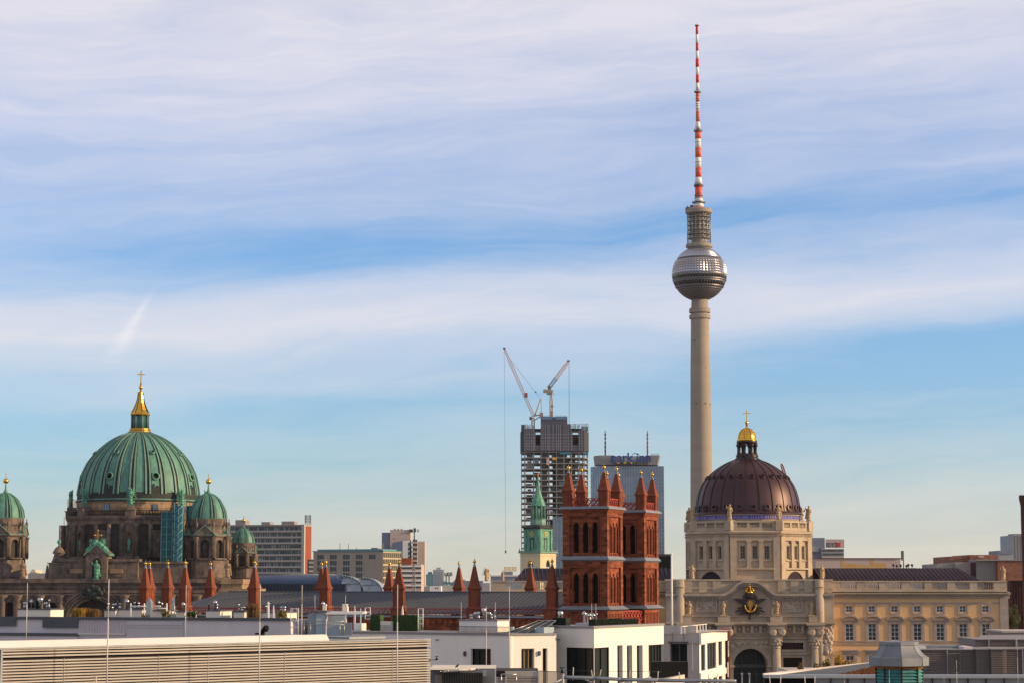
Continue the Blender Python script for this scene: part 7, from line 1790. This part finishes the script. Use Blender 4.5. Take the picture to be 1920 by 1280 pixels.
    g = thing('cabinet', 'pale slatted cabinet between the two green box hedges', 'cabinet', None, on(S, 713, 3.2), S.rot); zc_ = S.z(1164, 723, 3.2); mb = MB(); wv = S.x(733, 3.2, 1180) - S.x(713, 3.2, 1180); mb.box(0, wv, 0, .6, zt - .3, zc_); mb.build('body', 'cream_render', g); mb = MB()
    for i in range(9): mb.box(wv * (i + .35) / 9, wv * (i + .65) / 9, -.02, -.003, zt - .2, zc_ - .25)
    mb.build('slats', 'slab_shade', g)
    for i, (px, top, w_, mm, lab) in enumerate(((664.8, 1135, 4.6, 'canvas_pink', 'folded pink parasol left of the pale cabinet'), (676, 1140, 2.6, 'canvas_cyan', 'thin folded cyan parasol right of the pink one'), (754.5, 1134.5, 5.6, 'canvas_white', 'folded white parasol behind the wide green box hedge'))):
        g = thing('parasol', lab, 'parasol', None, on(S, px, 4.6), S.rot, group='folded parasols'); h = S.z(top, px, 4.6); r = w_ * .0385 / 2; b0 = zt - .2
        MB().lathe(0, 0, [(.025, b0), (.025, h)], 6).build('pole', 'white_paint', g); MB().lathe(0, 0, [(r * .8, b0 + .5), (r, b0 + .9), (r * .9, b0 + (h - b0) * .7), (r * .6, b0 + (h - b0) * .88), (r * .1, h)], 12).build('canopy', mm, g)
    for a, b, top, bot, dy, lab in ((684.5, 694, 1138, 1160, 5, 'white ladder frame rising behind the square box hedge'), (784, 793, 1139.5, 1184, 3, 'white ladder frame at the right end of the wide box hedge')):
        g = thing('ladder_frame', lab, 'ladder', None, on(S, a, dy), S.rot); w_ = S.x(b, dy, 1180) - S.x(a, dy, 1180); z1, z0 = S.z(top, a, dy), S.z(bot, a, dy); mb = MB()
        for q in (0, w_): mb.tube((q, 0, z0), (q, 0, z1), .03, 5)
        for f in (.03, .35, .55, .62, .98): mb.tube((0, 0, z0 + (z1 - z0) * f), (w_, 0, z0 + (z1 - z0) * f), .025, 5)
        mb.build('frame', 'white_paint', g)
    # rounded roof drum beside the pavilion
    g = thing('roof_drum', 'round white roof drum between the glass pavilion and the box hedge', 'roof drum', None, on(S, 675, 4), S.rot); MB().lathe(0, 0, [(.45, zt - .3), (.45, S.z(1167.5, 675, 4))], 24).build('body', 'white_render', g)
    for i, (px, lab) in enumerate(((864.5, 'thin rod left of the penthouse flues'), (928.5, 'thin rod right of the penthouse flues'), (1109.5, 'thin rod among the flues above the penthouse corner'), (1117.5, 'thin rod just right of the flues above the penthouse corner'))):
        dyy = 5; seg = S if px < 1000 else Sc; g = thing('lightning_rod', lab, 'lightning rod', None, on(seg, px, dyy), 0, group='lightning rods on the roofs'); MB().tube((0, 0, zt), (0, 0, seg.z(1128 if px < 1000 else 1131, px, dyy)), .016, 5).build('rod', 'rod', g)
    # terrace railing at the right and the low light slab
    Se = Seg(1220, 141, 1292, 141.4); g = thing('balcony', 'dark glass balcony with a sunlit edge slab between the white and the grey house', 'balcony', Se); xl = lambda px: Se.x(px, 0, 1250)
    MB().box(0, xl(1290), 0, .06, Se.z(1270, 1250), Se.z(1240, 1250)).build('glass_panel', 'black_metal', g); MB().box(0, xl(1290), -.02, .08, Se.z(1240, 1250), Se.z(1239, 1250)).build('handrail', 'lamp_dark', g)
    mb = MB(); mb.add([(xl(1214), -1.5, Se.z(1276, 1220)), (xl(1281), -.4, Se.z(1263, 1280)), (xl(1281), 3, Se.z(1263, 1280)), (xl(1214), 3, Se.z(1276, 1220)), (xl(1214), -1.5, 0), (xl(1281), -.4, 0), (xl(1281), 3, 0), (xl(1214), 3, 0)], [(0, 1, 2, 3), (0, 4, 5, 1), (1, 5, 6, 2), (2, 6, 7, 3)]); mb.build('edge_slab', 'cream_render', g)
    Sr = Seg(1005, 138, 1062, 136); g = thing('terrace_railing', 'dark thin barred railing in front of the penthouse door', 'railing', Sr); mb = MB(); n = 30; Lr = Sr.x(1060, 0, 1260)
    for i in range(n + 1): q = Lr * i / n; mb.box(q - .014, q + .014, 0, .03, Sr.z(1292, 1030), Sr.z(1257.5, 1030))
    mb.box(0, Lr, -.004, .034, Sr.z(1258, 1030), Sr.z(1257, 1030)); mb.build('bars', 'lamp_dark', g)
penthouse()

def pavilion():
    S = Seg(575, 127.5, 652, 127.5); t = thing('glass_pavilion', 'small pale glass roof pavilion with white frame behind the white roof flashing', 'pavilion', S); x = lambda px, dy=0: S.x(px, dy, 1165); z = lambda py: S.z(py, 612)
    zb, zt = z(1196), z(1147); MB().box(x(577), x(592.5), 0, 3, zb, zt - .1).build('side_glass', 'far_blue', t)
    MB().box(x(593), x(611.5), -.2, -.1, zb, zt - .1).build('front_glass', 'pavilion_glass', t); MB().box(x(614), x(646), .5, .6, zb + .9, zt - .2).build('rear_glass', 'pavilion_glass', t)
    MB().box(x(613), x(646), -.3, -.24, zb, z(1165)).build('balustrade_glass', 'verdigris_light' if False else 'pavilion_glass', t)
    mb = MB(); mb.box(x(612), x(681), -.3, .2, zt - .12, zt); mb.box(x(613), x(615), -.24, .1, zb, zt - .121); mb.box(x(647), x(650), -.24, .1, zb, zt - .121); mb.box(x(592), x(681), 1, 3.2, zt - .1, zt + .02); mb.build('white_frame', 'white_paint', t)
    MB().box(x(588), x(614), -.35, 3, zt + .001, zt + .09).build('roof_slab', 'grey_dark', t)
    MB().box(x(573), x(684), -.4, 6, 0, zb + .02).build('base', 'grey_dark', t)
    MB().box(x(648), x(661), -.5, -.31, zb, z(1166)).build('dark_cabinet', 'blue_shade', t)
    mb = MB()
    for a in (572, 584, 639, 647): mb.tube((x(a), -.6, zb), (x(a), -.6, z(1163)), .025, 5)
    for y in (1163.5, 1170): mb.tube((x(572), -.6, z(y)), (x(647), -.6, z(y)), .02, 4)
    mb.build('guard_rail', 'metal_grey', t)
    cb = MB().box(x(604), x(610), .2, .9, zt + .1, z(1134)).build('vent_box', 'cream_render', t)
    for px, top in ((604.5, 1127), (608.5, 1131)): flue(cb, x(px), .4, zt + .1, .09, z(top) - zt - .1, 0)
    b2 = MB().box(x(639), x(649), 1, 1.8, zt + .02, z(1137)).build('vent_box', 'cream_render', t)
    for px in (641, 646): flue(b2, x(px), 1.3, z(1137), .1, z(1132) - z(1137), 3, 'cream_render')
    for px, y in ((590, 1115), (647.5, 1115)): MB().tube((x(px, 2), 2, zt), (x(px, 2), 2, z(y)), .014, 5).build('thin_rod', 'rod', t)
pavilion()

def grey_house():
    S = Seg(1240, 167, 1310, 166); Sb = Seg(1310, 166, 1360, 178); inv = Matrix.Rotation(-S.rot, 4, 'Z') @ Matrix.Translation((-S.P.x, -S.P.y, 0)); Tb = inv @ Matrix.Translation((Sb.P.x, Sb.P.y, 0)) @ Matrix.Rotation(Sb.rot, 4, 'Z')
    t = thing('grey_stone_house', 'grey stone clad house with a sunlit white columned side beside the palace gate', 'house', S)
    x = lambda px: S.x(px, 0, 1220); z = lambda py: S.z(py, 1280); L = x(1310); zt = z(1185.5)
    o = (x(1256), x(1288.5), z(1253.5), z(1205), 0)
    mb = MB(); mb.wall(0, L, 0, zt, 0, [o], .4); mb.add([(0, .4, zt), (L, .4, zt), (L, 12, zt), (0, 12, zt)], [(0, 1, 2, 3)]); mb.build('wall', 'grey_stone', t)
    window(t, o[0] + .01, o[1] - .01, o[2], o[3], .3, 2, 1, 'lamp_dark', 'dark_glass')
    mb = MB(); mb.box(o[0] - .1, o[1] + .1, -.2, -.003, o[3], o[3] + .12); mb.build('window_hood', 'grey_dark', t)
    MB().box(0, x(1303), .5, .8, zt, z(1172)).build('parapet', 'grey_stone', t); mb = MB(); mb.box(x(1262), L, -.05, -.003, zt - .85, zt - .8); mb.box(x(1261), x(1261) + .05, -.05, -.003, zt - .79, zt); mb.box(x(1282), x(1282) + .05, -.05, -.003, zt - .79, zt); mb.build('stone_joint', 'slab_shade', t)
    MB().box(x(1298), x(1299.3), -.08, -.003, z(1256), z(1205)).build('corner_strip', 'white_render', t)
    xb = lambda px: Sb.x(px, 0, 1220); zb = lambda py: Sb.z(py, 1335); Lb = xb(1359.5)
    ops = [(xb(1314.5), xb(1322.5), zb(1253), zb(1205), 0), (xb(1326), xb(1343), zb(1253), zb(1204), 0), (xb(1347), xb(1354), zb(1250), zb(1203), 0)] + [(xb(a), xb(b), zb(1300), zb(1270), 0) for a, b in ((1315, 1322.5), (1326, 1333), (1337, 1343), (1347, 1354))]
    mb = MB(); mb.T = Tb; mb.wall(0, Lb, 0, zb(1184), 0, ops, .5); mb.add([(0, 0, zb(1184)), (Lb, 0, zb(1184)), (Lb, 9, zb(1184)), (0, 9, zb(1184))], [(0, 1, 2, 3)]); mb.build('sunlit_side', 'white_render', t)
    for q in ops: window(t, q[0] + .01, q[1] - .01, q[2], q[3], .12, 1 if q[1] - q[0] < 1.2 else 3, 1, 'lamp_dark', 'blue_glass' if False else 'window_dark', T=Tb)
    mb = MB(); mb.T = Tb; mb.box(-.1, Lb + .1, -.18, -.003, zb(1203), zb(1184)); mb.box(-.05, Lb, -.12, -.003, zb(1267), zb(1256)); mb.build('band', 'white_render', t)
    mb = MB(); mb.T = Tb; a, b = xb(1303), xb(1348); 
    for i in range(9): q = a + (b - a) * i / 8; mb.box(q - .05, q + .05, 1.0, 1.1, zb(1184), zb(1171))
    mb.box(a - .05, b + .05, .95, 1.15, zb(1171), zb(1170)); mb.build('roof_railing', 'white_render', t)
    Sp = Seg(1355, 181); g = thing('red_pipe_frame', 'dark red wall with a red pipe frame behind the grey stone house', 'pipe frame', Sp); pxx = lambda px: Sp.x(px, 0, 1220); MB().box(pxx(1348), pxx(1365.5), .3, 3, 0, Sp.z(1180, 1360)).build('wall', 'timber_dark', g); mb = MB(); mb.box(pxx(1365.6), pxx(1369), 0, .3, 0, Sp.z(1177, 1367)); mb.box(pxx(1348), pxx(1365.6), 0, .25, Sp.z(1180, 1360), Sp.z(1177.5, 1360)); mb.build('pipe', 'red_steel', g)
    g = thing('banner', 'white banner with a green patch hanging at the corner of the grey house', 'banner', Sb); q = Sb.x(1358, 0, 1220); mb = MB(); mb.box(q, q + .17, -.35, -.3, Sb.z(1230, 1359), Sb.z(1201, 1359)); cl = mb.build('cloth', 'flag_white', g); MB().box(q + .02, q + .15, -.37, -.352, Sb.z(1224, 1359), Sb.z(1218, 1359)).build('green_patch', 'flag_green', cl); mb = MB(); mb.prism_y([(q + .02, Sb.z(1217, 1359)), (q + .07, Sb.z(1217, 1359)), (q + .15, Sb.z(1203.5, 1359)), (q + .03, Sb.z(1203.5, 1359)), (q + .03, Sb.z(1205, 1359)), (q + .11, Sb.z(1205, 1359))], -.37, -.352); mb.build('dark_mark', 'lamp_dark', cl)
    MB().box(q, q + .17, -.3, -.25, Sb.z(1268, 1359), Sb.z(1240, 1359)).build('lower_panel', 'flag_white', g)
    S2 = Seg(1259.5, 168); g = thing('flagpole', 'tall white flagpole on the roof of the grey stone house', 'flagpole', S2); mb = MB(); zz = lambda py: S2.z(py, 1259); mb.tube((0, 0, zz(1190)), (0, 0, zz(1039)), .09, 10, 0, .055); mb.ball((0, 0, zz(1038.5)), .1, 8); mb.build('pole', 'white_paint', g); mb = MB(); mb.lathe(0, 0, [(.16, zz(1189)), (.16, zz(1185)), (.1, zz(1184))], 10); mb.build('socket', 'white_paint', g)
    for i, (px, y) in enumerate(((1256.5, 1176), (1280, 1174))):
        S3 = Seg(px, 167.5); g = thing('roof_post', ('small white post left of the flagpole foot', 'small white post right of the flagpole foot')[i], 'post', S3); MB().cbox(0, 0, zt - .1, .09, .09, S3.z(y, px) - zt + .1).build('post', 'white_paint', g)
grey_house()

def bottom_strip():
    # dark skylight box and small plant boxes at bottom centre
    S = Seg(808, 92, 935, 92); x = lambda px: S.x(px, 0, 1265); z = lambda py: S.z(py, 870); t = thing('rooftop_shed', 'small grey rooftop shed with black shutter and a pale sloping roof edge', 'shed', S)
    MB().box(x(806), x(928), .3, 4, CZ - 9, z(1253.5)).build('wall', 'lead_grey', t); MB().box(x(806), x(830), .2, .29, CZ - 9, z(1256)).build('blue_door', 'blue_shade', t); MB().box(x(815), x(829.5), .1, .19, CZ - 9, z(1264)).build('pale_panel', 'far_grey', t)
    MB().box(x(831), x(905), -.3, .25, CZ - 9, z(1261)).build('black_shutter', 'black_metal', t); mb = MB()
    for i in range(24): q = x(831) + (x(905) - x(831)) * (i + .5) / 24; mb.box(q - .015, q + .015, -.33, -.301, CZ - 9, z(1261.2))
    mb.build('shutter_rib', 'lamp_dark', t)
    mb = MB(); mb.add([(x(806), -.2, z(1254.2)), (x(833), -.5, z(1254)), (x(890), -.1, z(1252.2)), (x(890), .3, z(1251.4)), (x(806), .3, z(1253))], [(0, 1, 2, 3, 4)]); mb.tube((x(831), -.5, z(1257)), (x(892), -.45, z(1252.8)), .045, 6); mb.box(x(806), x(929), .28, 4, z(1253.4), z(1252.2)); mb.build('roof_edge', 'cream_render', t)
    for px in (827, 840.5, 861, 882, 897): MB().ball((x(px), -.52, z(1256.5 - (px - 830) * .06)), .035, 8).build('fixing_knob', 'metal_bright', t)
    MB().box(x(905.5), x(912), -.35, .2, z(1266), z(1256)).build('bracket', 'metal_grey', t)
    g = thing('pigeon', 'dark pigeon perched on the sloping roof edge of the small shed', 'bird', Seg(858, 91.6)); s2 = Seg(858, 91.6); zz = lambda py: s2.z(py, 858)
    mb = MB(); h = zz(1245); b = zz(1251.6)
    pts = [((-.10, 0, b + .03), .012), ((-.05, 0, b + .065), .035), ((0, 0, b + .10), .045), ((.035, 0, b + .135), .03), ((.05, 0, b + .165), .022), ((.065, 0, b + .165), .006)]
    for (p, r_), (q, r2) in zip(pts[:-1], pts[1:]): mb.tube(p, q, r_, 8, 0, r2)
    for yy in (-.015, .015): mb.tube((.0, yy, b + .06), (.005, yy, b - .005), .005, 4)
    mb.build('body', 'bird_black', g)
    S = Seg(929, 88, 1008, 88); x = lambda px: S.x(px, 0, 1265); z = lambda py: S.z(py, 960); t = thing('louvred_box', 'pale slatted rooftop cabinet with a grey tube frame', 'cabinet', S)
    MB().box(x(930), x(1009.5), .1, 3, CZ - 9, z(1256.5)).build('body', 'louvre_gap', t); MB().box(x(950), x(1009.8), -.03, .098, z(1267.5), z(1257)).build('top_panel', 'louvre', t); mb = MB()
    for i in range(6): q = 1268.4 + i * 3.1; mb.box(x(930), x(1009.8), -.02, .098, z(q + 1.9), z(q))
    mb.box(x(1008.6), x(1010), -.06, .09, CZ - 9, z(1256.2)); mb.box(x(947), x(950), -.06, .09, CZ - 9, z(1257)); mb.build('slats', 'louvre', t)
    mb = MB(); a = (x(940), -.25, CZ - 9); pts = [(x(940), -.25, z(1284)), (x(940), -.25, z(1262.5)), (x(968), -.25, z(1263)), (x(968), -.25, z(1284))]
    for p, q in zip(pts[:-1], pts[1:]): mb.tube(p, q, .028, 6)
    mb.build('tube_frame', 'metal_grey', t)
    # weather mast with sensors
    S = Seg(1053, 80); z = lambda py: S.z(py, 1053); x = lambda px: S.x(px, 0, 1260); t = thing('weather_mast', 'small black cup anemometer on a pale post before the penthouse corner', 'wind sensor', S)
    mb = MB(); mb.tube((x(1056), 0, CZ - 6), (x(1056), 0, z(1262)), .035, 6); mb.tube((x(1030), 0, z(1284)), (x(1055), 0, z(1272)), .03, 6); mb.build('post', 'rod', t); mb = MB(); mb.lathe(x(1053.5), 0, [(.05, z(1261)), (.03, z(1257)), (.015, z(1251))], 8)
    for k in range(3): a = 2.09 * k + .3; mb.tube((x(1053.5), 0, z(1251)), (x(1053.5) + .07 * math.cos(a), .07 * math.sin(a), z(1250.5)), .008, 4); mb.ball((x(1053.5) + .08 * math.cos(a), .08 * math.sin(a), z(1250.5)), .024, 6)
    mb.cbox(x(1054), 0, z(1261), .1, .1, .05); mb.build('anemometer', 'black_metal', t)
    # pipe rail along the bottom with stays
    S = Seg(1058, 62, 1380, 60); x = lambda px, py=1272: S.x(px, 0, py); t = thing('pipe_rail', 'grey pipe rail with thin upright rods running along the bottom edge', 'railing', S); Zz = lambda py, px: S.z(py, px)
    mb = MB(); pts = [(1058, 1268.6), (1114, 1270), (1165, 1272.8), (1235, 1274.5), (1380, 1276)]
    for (a, ya), (b, yb) in zip(pts[:-1], pts[1:]): mb.tube((x(a), 0, Zz(ya, a)), (x(b), 0, Zz(yb, b)), .052, 10)
    for a, b in ((1114, 1097), (1163, 1150), (1230, 1215)): mb.tube((x(a), 0, Zz(1271.5, a)), (x(b), .4, Zz(1290, b)), .028, 6)
    for a, b in ((1085, 1100), (1140, 1170)): mb.tube((x(a), .5, Zz(1274, a)), (x(b), .5, Zz(1281, b)), .025, 6)
    mb.build('rail', 'metal_grey', t)
    rods = [(1074.5, 1250, 1274, .5), (1110, 1255, 1272, -1.2), (1125.5, 1254, 1270, 1.6), (1180.5, 1256, 1272, .8), (1217, 1257, 1274, 0), (1233.5, 1257, 1276, .6), (1274, 1259, 1277, -.8), (1328.5, 1262, 1276, -.3), (1344.5, 1261.5, 1276, .8)]
    for px, ya, yb, ln in rods: MB().tube((x(px - ln, yb), 0, Zz(yb, px)), (x(px + ln, ya), 0, Zz(ya, px)), .013, 5).build('upright_rod', 'rod', t)
    mb = MB(); mb.tube((x(1062, 1258), 0, Zz(1256, 1062)), (x(1240, 1258), 0, Zz(1258.5, 1240)), .006, 4); mb.build('wire', 'lamp_dark', t)
    # wedge roof with planting and pale panels, bottom right
    S = Seg(1432, 72); x = lambda px, dy=0, py=1262: S.x(px, dy, py); z = lambda py, dy=0: S.z(py, 1500, dy); t = thing('green_roof_house', 'low flat house with pale panels and red sedum on its white edged roof', 'house', S)
    zr = z(1264.5); zb_ = CZ - 9
    MB().box(x(1437), x(1528.5), .35, .8, zb_, zr - .08).build('dark_opening', 'black_metal', t)
    mb = MB(); mb.box(x(1529), x(1990), .3, 1.4, zb_, zr - .1); mb.build('wall', 'far_grey', t)
    for px in (1559, 1591, 1622, 1750, 1783, 1817, 1851, 1885): MB().box(x(px), x(px + 1.6), .2, .298, zb_, z(1267.8)).build('panel_joint', 'lamp_dark', t)
    MB().box(x(1433.5), x(1990), -.06, .5, zr - .1, zr).build('roof_edge', 'metal_grey', t)
    mb = MB(); mb.prism_z([(x(1434), .51), (x(1990), .51), (x(1990), 1.5), (x(1700), 1.5), (Seg(1640, 86).P.x - S.P.x, Seg(1640, 86).P.y - S.P.y)], zr - .5, zr - .06); mb.build('roof_surface', 'grey_dark', t)
    # the far upstand runs back to the right
    mb = MB(); A = (x(1434), .3); Bq = Seg(1640, 86); bx, by = Bq.P.x - S.P.x, Bq.P.y - S.P.y; hb = .06
    zz1 = Bq.z(1247.2, 1640)
    def strip(o0, o1, z00, z01, z10, z11): mb.add([(A[0], A[1] + o0, z00), (bx, by + o0, z01), (bx, by + o1, z01), (A[0], A[1] + o1, z00), (A[0], A[1] + o0, z10), (bx, by + o0, z11), (bx, by + o1, z11), (A[0], A[1] + o1, z10)], [(0, 1, 5, 4), (4, 5, 6, 7), (3, 7, 6, 2), (0, 3, 2, 1), (0, 4, 7, 3), (1, 2, 6, 5)])
    strip(0, .35, zr - .06, zr - .06, zr + .03, zz1); mb.build('far_upstand', 'canvas_white', t)
    mb = MB(); rnd = random.Random(9); mb.add([(x(1575), .8, zr - .05), (x(1700), .8, zr - .05), (x(1700, 7), 7, zr - .03), (x(1640, 7), 7, zr - .03)], [(0, 1, 2, 3)])
    for i in range(1500):
        v = rnd.random(); a = x(1580) + (x(1642, 7) - x(1580)) * v; b = x(1700); q = a + (b - a) * rnd.random(); yy = .9 + 6 * v; mb.tube((q, yy, zr - .06), (q + rnd.gauss(0, .03), yy + rnd.gauss(0, .03), zr + rnd.uniform(-.02, .07) * (.4 + .6 * v)), .03, 4, 0, .01)
    mb.build('sedum', 'sedum', t)
    for px in (1443, 1461, 1508.5, 1525): MB().tube((x(px), -.2, z(1290)), (x(px + (1.5 if px in (1461, 1525) else -1.5)), -.2, z(1266)), .014, 5).build('upright_rod', 'rod', t)
    for px, D in ((1388, 71), (1402, 71)):
        s2 = Seg(px, D); g = thing('stanchion', ('short metal stanchion in front of the dark gate, left one', 'short metal stanchion in front of the dark gate, right one')[px > 1400], 'post', s2); mb = MB(); mb.tube((0, 0, CZ - 6), (.02, 0, s2.z(1263, px)), .022, 6); mb.cbox(.02, 0, s2.z(1264, px), .07, .07, .06); mb.build('post', 'metal_grey', g)
    # shrubs behind the wedge roof
    for i, (px, D, w_, top, bot, m, lab) in enumerate(((1574, 118, 33, 1228, 1258, 'leaf_yellow', 'golden autumn shrub on the roof garden before the palace wing'), (1545, 120, 24, 1233, 1262, 'leaf_olive', 'olive green shrub left of the golden one'), (1527, 122, 12, 1240, 1262, 'leaf_olive', 'small sparse shrub before the sunlit palace column'), (1499, 121, 10, 1241, 1264, 'leaf_brown', 'single sunflower like plant before the black tablets'))):
        s2 = Seg(px, D); g = thing('shrub', lab, 'shrub', s2); h1, h0 = s2.z(top, px), s2.z(bot, px); r = w_ * D / FPX / 2; mb = MB()
        for k in range(6): mb.tube((0, 0, h0 - .6), (random.Random(k + i).uniform(-r, r) * .7, .1 * k - .3, h0 + (h1 - h0) * .7), .018, 4)
        mb.build('stem', 'bark', g); leaves(MB(), (0, 0, (h1 + h0) / 2), (r * 1.15, r, (h1 - h0) * .58), 1100 if i < 2 else 300, .05, 0, 30 + i, clumps=12).build('foliage', m, g)
    g = thing('roof_garden', 'low roof terrace carrying the autumn shrubs', 'building', Seg(1495, 117)); s2 = Seg(1495, 117); MB().box(0, s2.x(1680), 0, 9, 0, s2.z(1262, 1560)).build('wall', 'grey_stone', g)
    # copper ventilation turret
    S = Seg(1683, 55); z = lambda py: S.z(py, 1683); w_ = lambda n: n * 55 / FPX; t = thing('vent_turret', 'octagonal verdigris turret with a flared lead cap at the bottom right', 'turret', S); q8 = R(-4.2)
    mb = MB(); mb.lathe(0, 0, [(w_(r), z(y)) for r, y in ((54.5, 1246.5), (54.5, 1231.5), (49, 1228.5), (44, 1224.5), (40, 1219.5), (37, 1214), (35.5, 1209), (36.5, 1208), (36.5, 1202.5), (33, 1201.5))], 8, 0, False, q8); mb.build('cap', 'lead_grey', t)
    mb = MB()
    for k in range(8):
        a = q8 + k * math.pi / 4; pr = [(w_(r), z(y)) for r, y in ((54.7, 1246), (54.7, 1231.5), (49.2, 1228.5), (44.2, 1224.5), (40.2, 1219.5), (37.2, 1214), (35.7, 1209))]
        for (ra, za), (rb_, zb2) in zip(pr[:-1], pr[1:]): mb.tube((ra * math.sin(a), -ra * math.cos(a), za), (rb_ * math.sin(a), -rb_ * math.cos(a), zb2), .007, 5)
    mb.build('cap_seam', 'lead_grey', t)
    mb = MB(); mb.lathe(0, 0, [(w_(40), CZ - 6), (w_(40), z(1249)), (w_(44), z(1246.6))], 8, 0, False, q8); mb.build('body', 'turret_verdigris', t)
    mb = MB(); mb.lathe(0, 0, [(w_(43), z(1253)), (w_(45.5), z(1247)), (w_(45.5), z(1246.7))], 8, 0, False, q8, cap=False); mb.build('rust_band', 'turret_rust', t)
    mb = MB()
    for k in range(8):
        T = Matrix.Rotation(q8 + math.pi / 8 + k * math.pi / 4, 4, 'Z'); mb.T = T; h = w_(15)
        for i in range(10): zz = z(1254) - .05 * i * 1.6; mb.add([(-h, -w_(37.5), zz), (h, -w_(37.5), zz), (h, -w_(41), zz - .06), (-h, -w_(41), zz - .06)], [(0, 1, 2, 3)])
    mb.build('louvre_slats', 'turret_verdigris', t)
    mb = MB()
    for k in range(8):
        a = q8 + k * math.pi / 4; mb.tube((w_(41) * math.sin(a), -w_(41) * math.cos(a), CZ - 6), (w_(42.5) * math.sin(a), -w_(42.5) * math.cos(a), z(1249)), .028, 6)
    mb.build('corner_post', 'sooty_copper', t)
    lightning_rod(1664, 1255, 1300, 52, 'thin rod in front of the verdigris turret', .006); lightning_rod(1790, 1237, 1300, 60, 'thin rod in front of the brown louvred plant box', .008); lightning_rod(1904, 1195, 1300, 68, 'thin rod at the far right in front of the brown louvres', .008); lightning_rod(1766, 1268, 1300, 60, 'short white rod right of the verdigris turret', .007); lightning_rod(1580, 1262, 1300, 66, 'short rod before the red sedum roof', .007)
    # brown louvred plant boxes
    S = Seg(1726, 100, 1990, 100); x = lambda px, dy=0: S.x(px, dy, 1230); z = lambda py: S.z(py, 1820); t = thing('brown_plant_boxes', 'row of brown louvred rooftop plant boxes right of the verdigris turret', 'plant room', S)
    def lou(a, b, y0, y1, yy, ribs):
        o = MB().box(x(a, yy), x(b, yy), yy, yy + 4, z(y1) if y1 < 1280 else CZ - 8, z(y0)).build('plant_box', 'louvre_brown', t); mb = MB(); n = int((y1 - y0) / 3.4)
        for i in range(n): q = z(y0 + 1.5 + 3.4 * i); mb.add([(x(a, yy), yy - .003, q), (x(b, yy), yy - .003, q), (x(b, yy), yy - .06, q - .05), (x(a, yy), yy - .06, q - .05)], [(0, 1, 2, 3)])
        mb.build('louvre_blades', 'louvre_brown', o); mb = MB()
        for r_ in ribs: mb.box(x(r_, yy), x(r_, yy) + .06, yy - .09, yy - .003, z(y1), z(y0))
        mb.box(x(a, yy) - .03, x(b, yy) + .03, yy - .1, yy + 4.02, z(y0), z(y0 - 1.4)); mb.build('edge_trim', 'mid_grey', o); return o
    o = lou(1720, 1831, 1217.5, 1264, 0, (1774.5,)); mb = MB(); rect_frame(mb, x(1775.5), x(1800), z(1261), z(1224), -.1, -.08, .03); mb.box(x(1796), x(1799), -.12, -.08, z(1244), z(1241)); mb.build('access_door', 'louvre_brown', o)
    MB().box(x(1831), x(1832.5), -.15, -.01, z(1239), z(1217)).build('yellow_conduit', 'office_cream', t)
    lou(1829, 1990, 1201.5, 1214, 3, (1853, 1904)); lou(1831.2, 1858, 1216.5, 1262.5, -.3, ()); lou(1858.5, 1887.5, 1216, 1262, -.5, ()); lou(1888, 1916.5, 1216, 1263, -.3, (1915.5,)); lou(1917, 1990, 1216, 1263, .3, ())
    MB().box(x(1720), x(1990), .5, 5, CZ - 9, z(1264)).build('base', 'mid_grey', t)
    mb = MB(); mb.box(x(1735), x(1760), 1, 3, z(1217), z(1210)); mb.box(x(1760), x(1815), 1.5, 3, z(1217), z(1211.5)); mb.build('roof_mat', 'lead_grey', t)
    MB().box(x(1720), x(1738), .2, 2, z(1216), z(1210.5)).build('roof_pad', 'canvas_white', t); MB().box(x(1810), x(1826), .2, 2, z(1216), z(1211.5)).build('roof_pad', 'canvas_white', t)
    g = thing('white_roof_slab', 'pale flat roof edge above the upper brown louvres', 'roof slab', Seg(1828, 104)); s2 = Seg(1828, 104); mb = MB(); mb.add([(0, 0, s2.z(1201, 1830)), (s2.x(1990), 0, s2.z(1200.5, 1830)), (s2.x(1990), 5, s2.z(1193, 1830)), (s2.x(1878), 5, s2.z(1194.5, 1830))], [(0, 1, 2, 3)]); mb.box(0, s2.x(1990), .1, 4, CZ - 8, s2.z(1202, 1830)); mb.build('slab', 'mid_grey', g)
bottom_strip()

# ================================================================== the air between here and the far city
hz = MB(); hz.box(-4100, 4100, -400, 5100, -2, 395)
hm = bpy.data.materials.new('haze_air'); hm.use_nodes = True; ht = hm.node_tree; ht.nodes.clear()
vo = ht.nodes.new('ShaderNodeVolumePrincipled'); vo.inputs['Color'].default_value = (.80, .84, .90, 1); vo.inputs['Density'].default_value = .00002; vo.inputs['Anisotropy'].default_value = 0.0
ho = ht.nodes.new('ShaderNodeOutputMaterial'); ht.links.new(vo.outputs[0], ho.inputs['Volume'])
hzo = hz.build('haze', [hm]); hzo['kind'] = 'stuff'
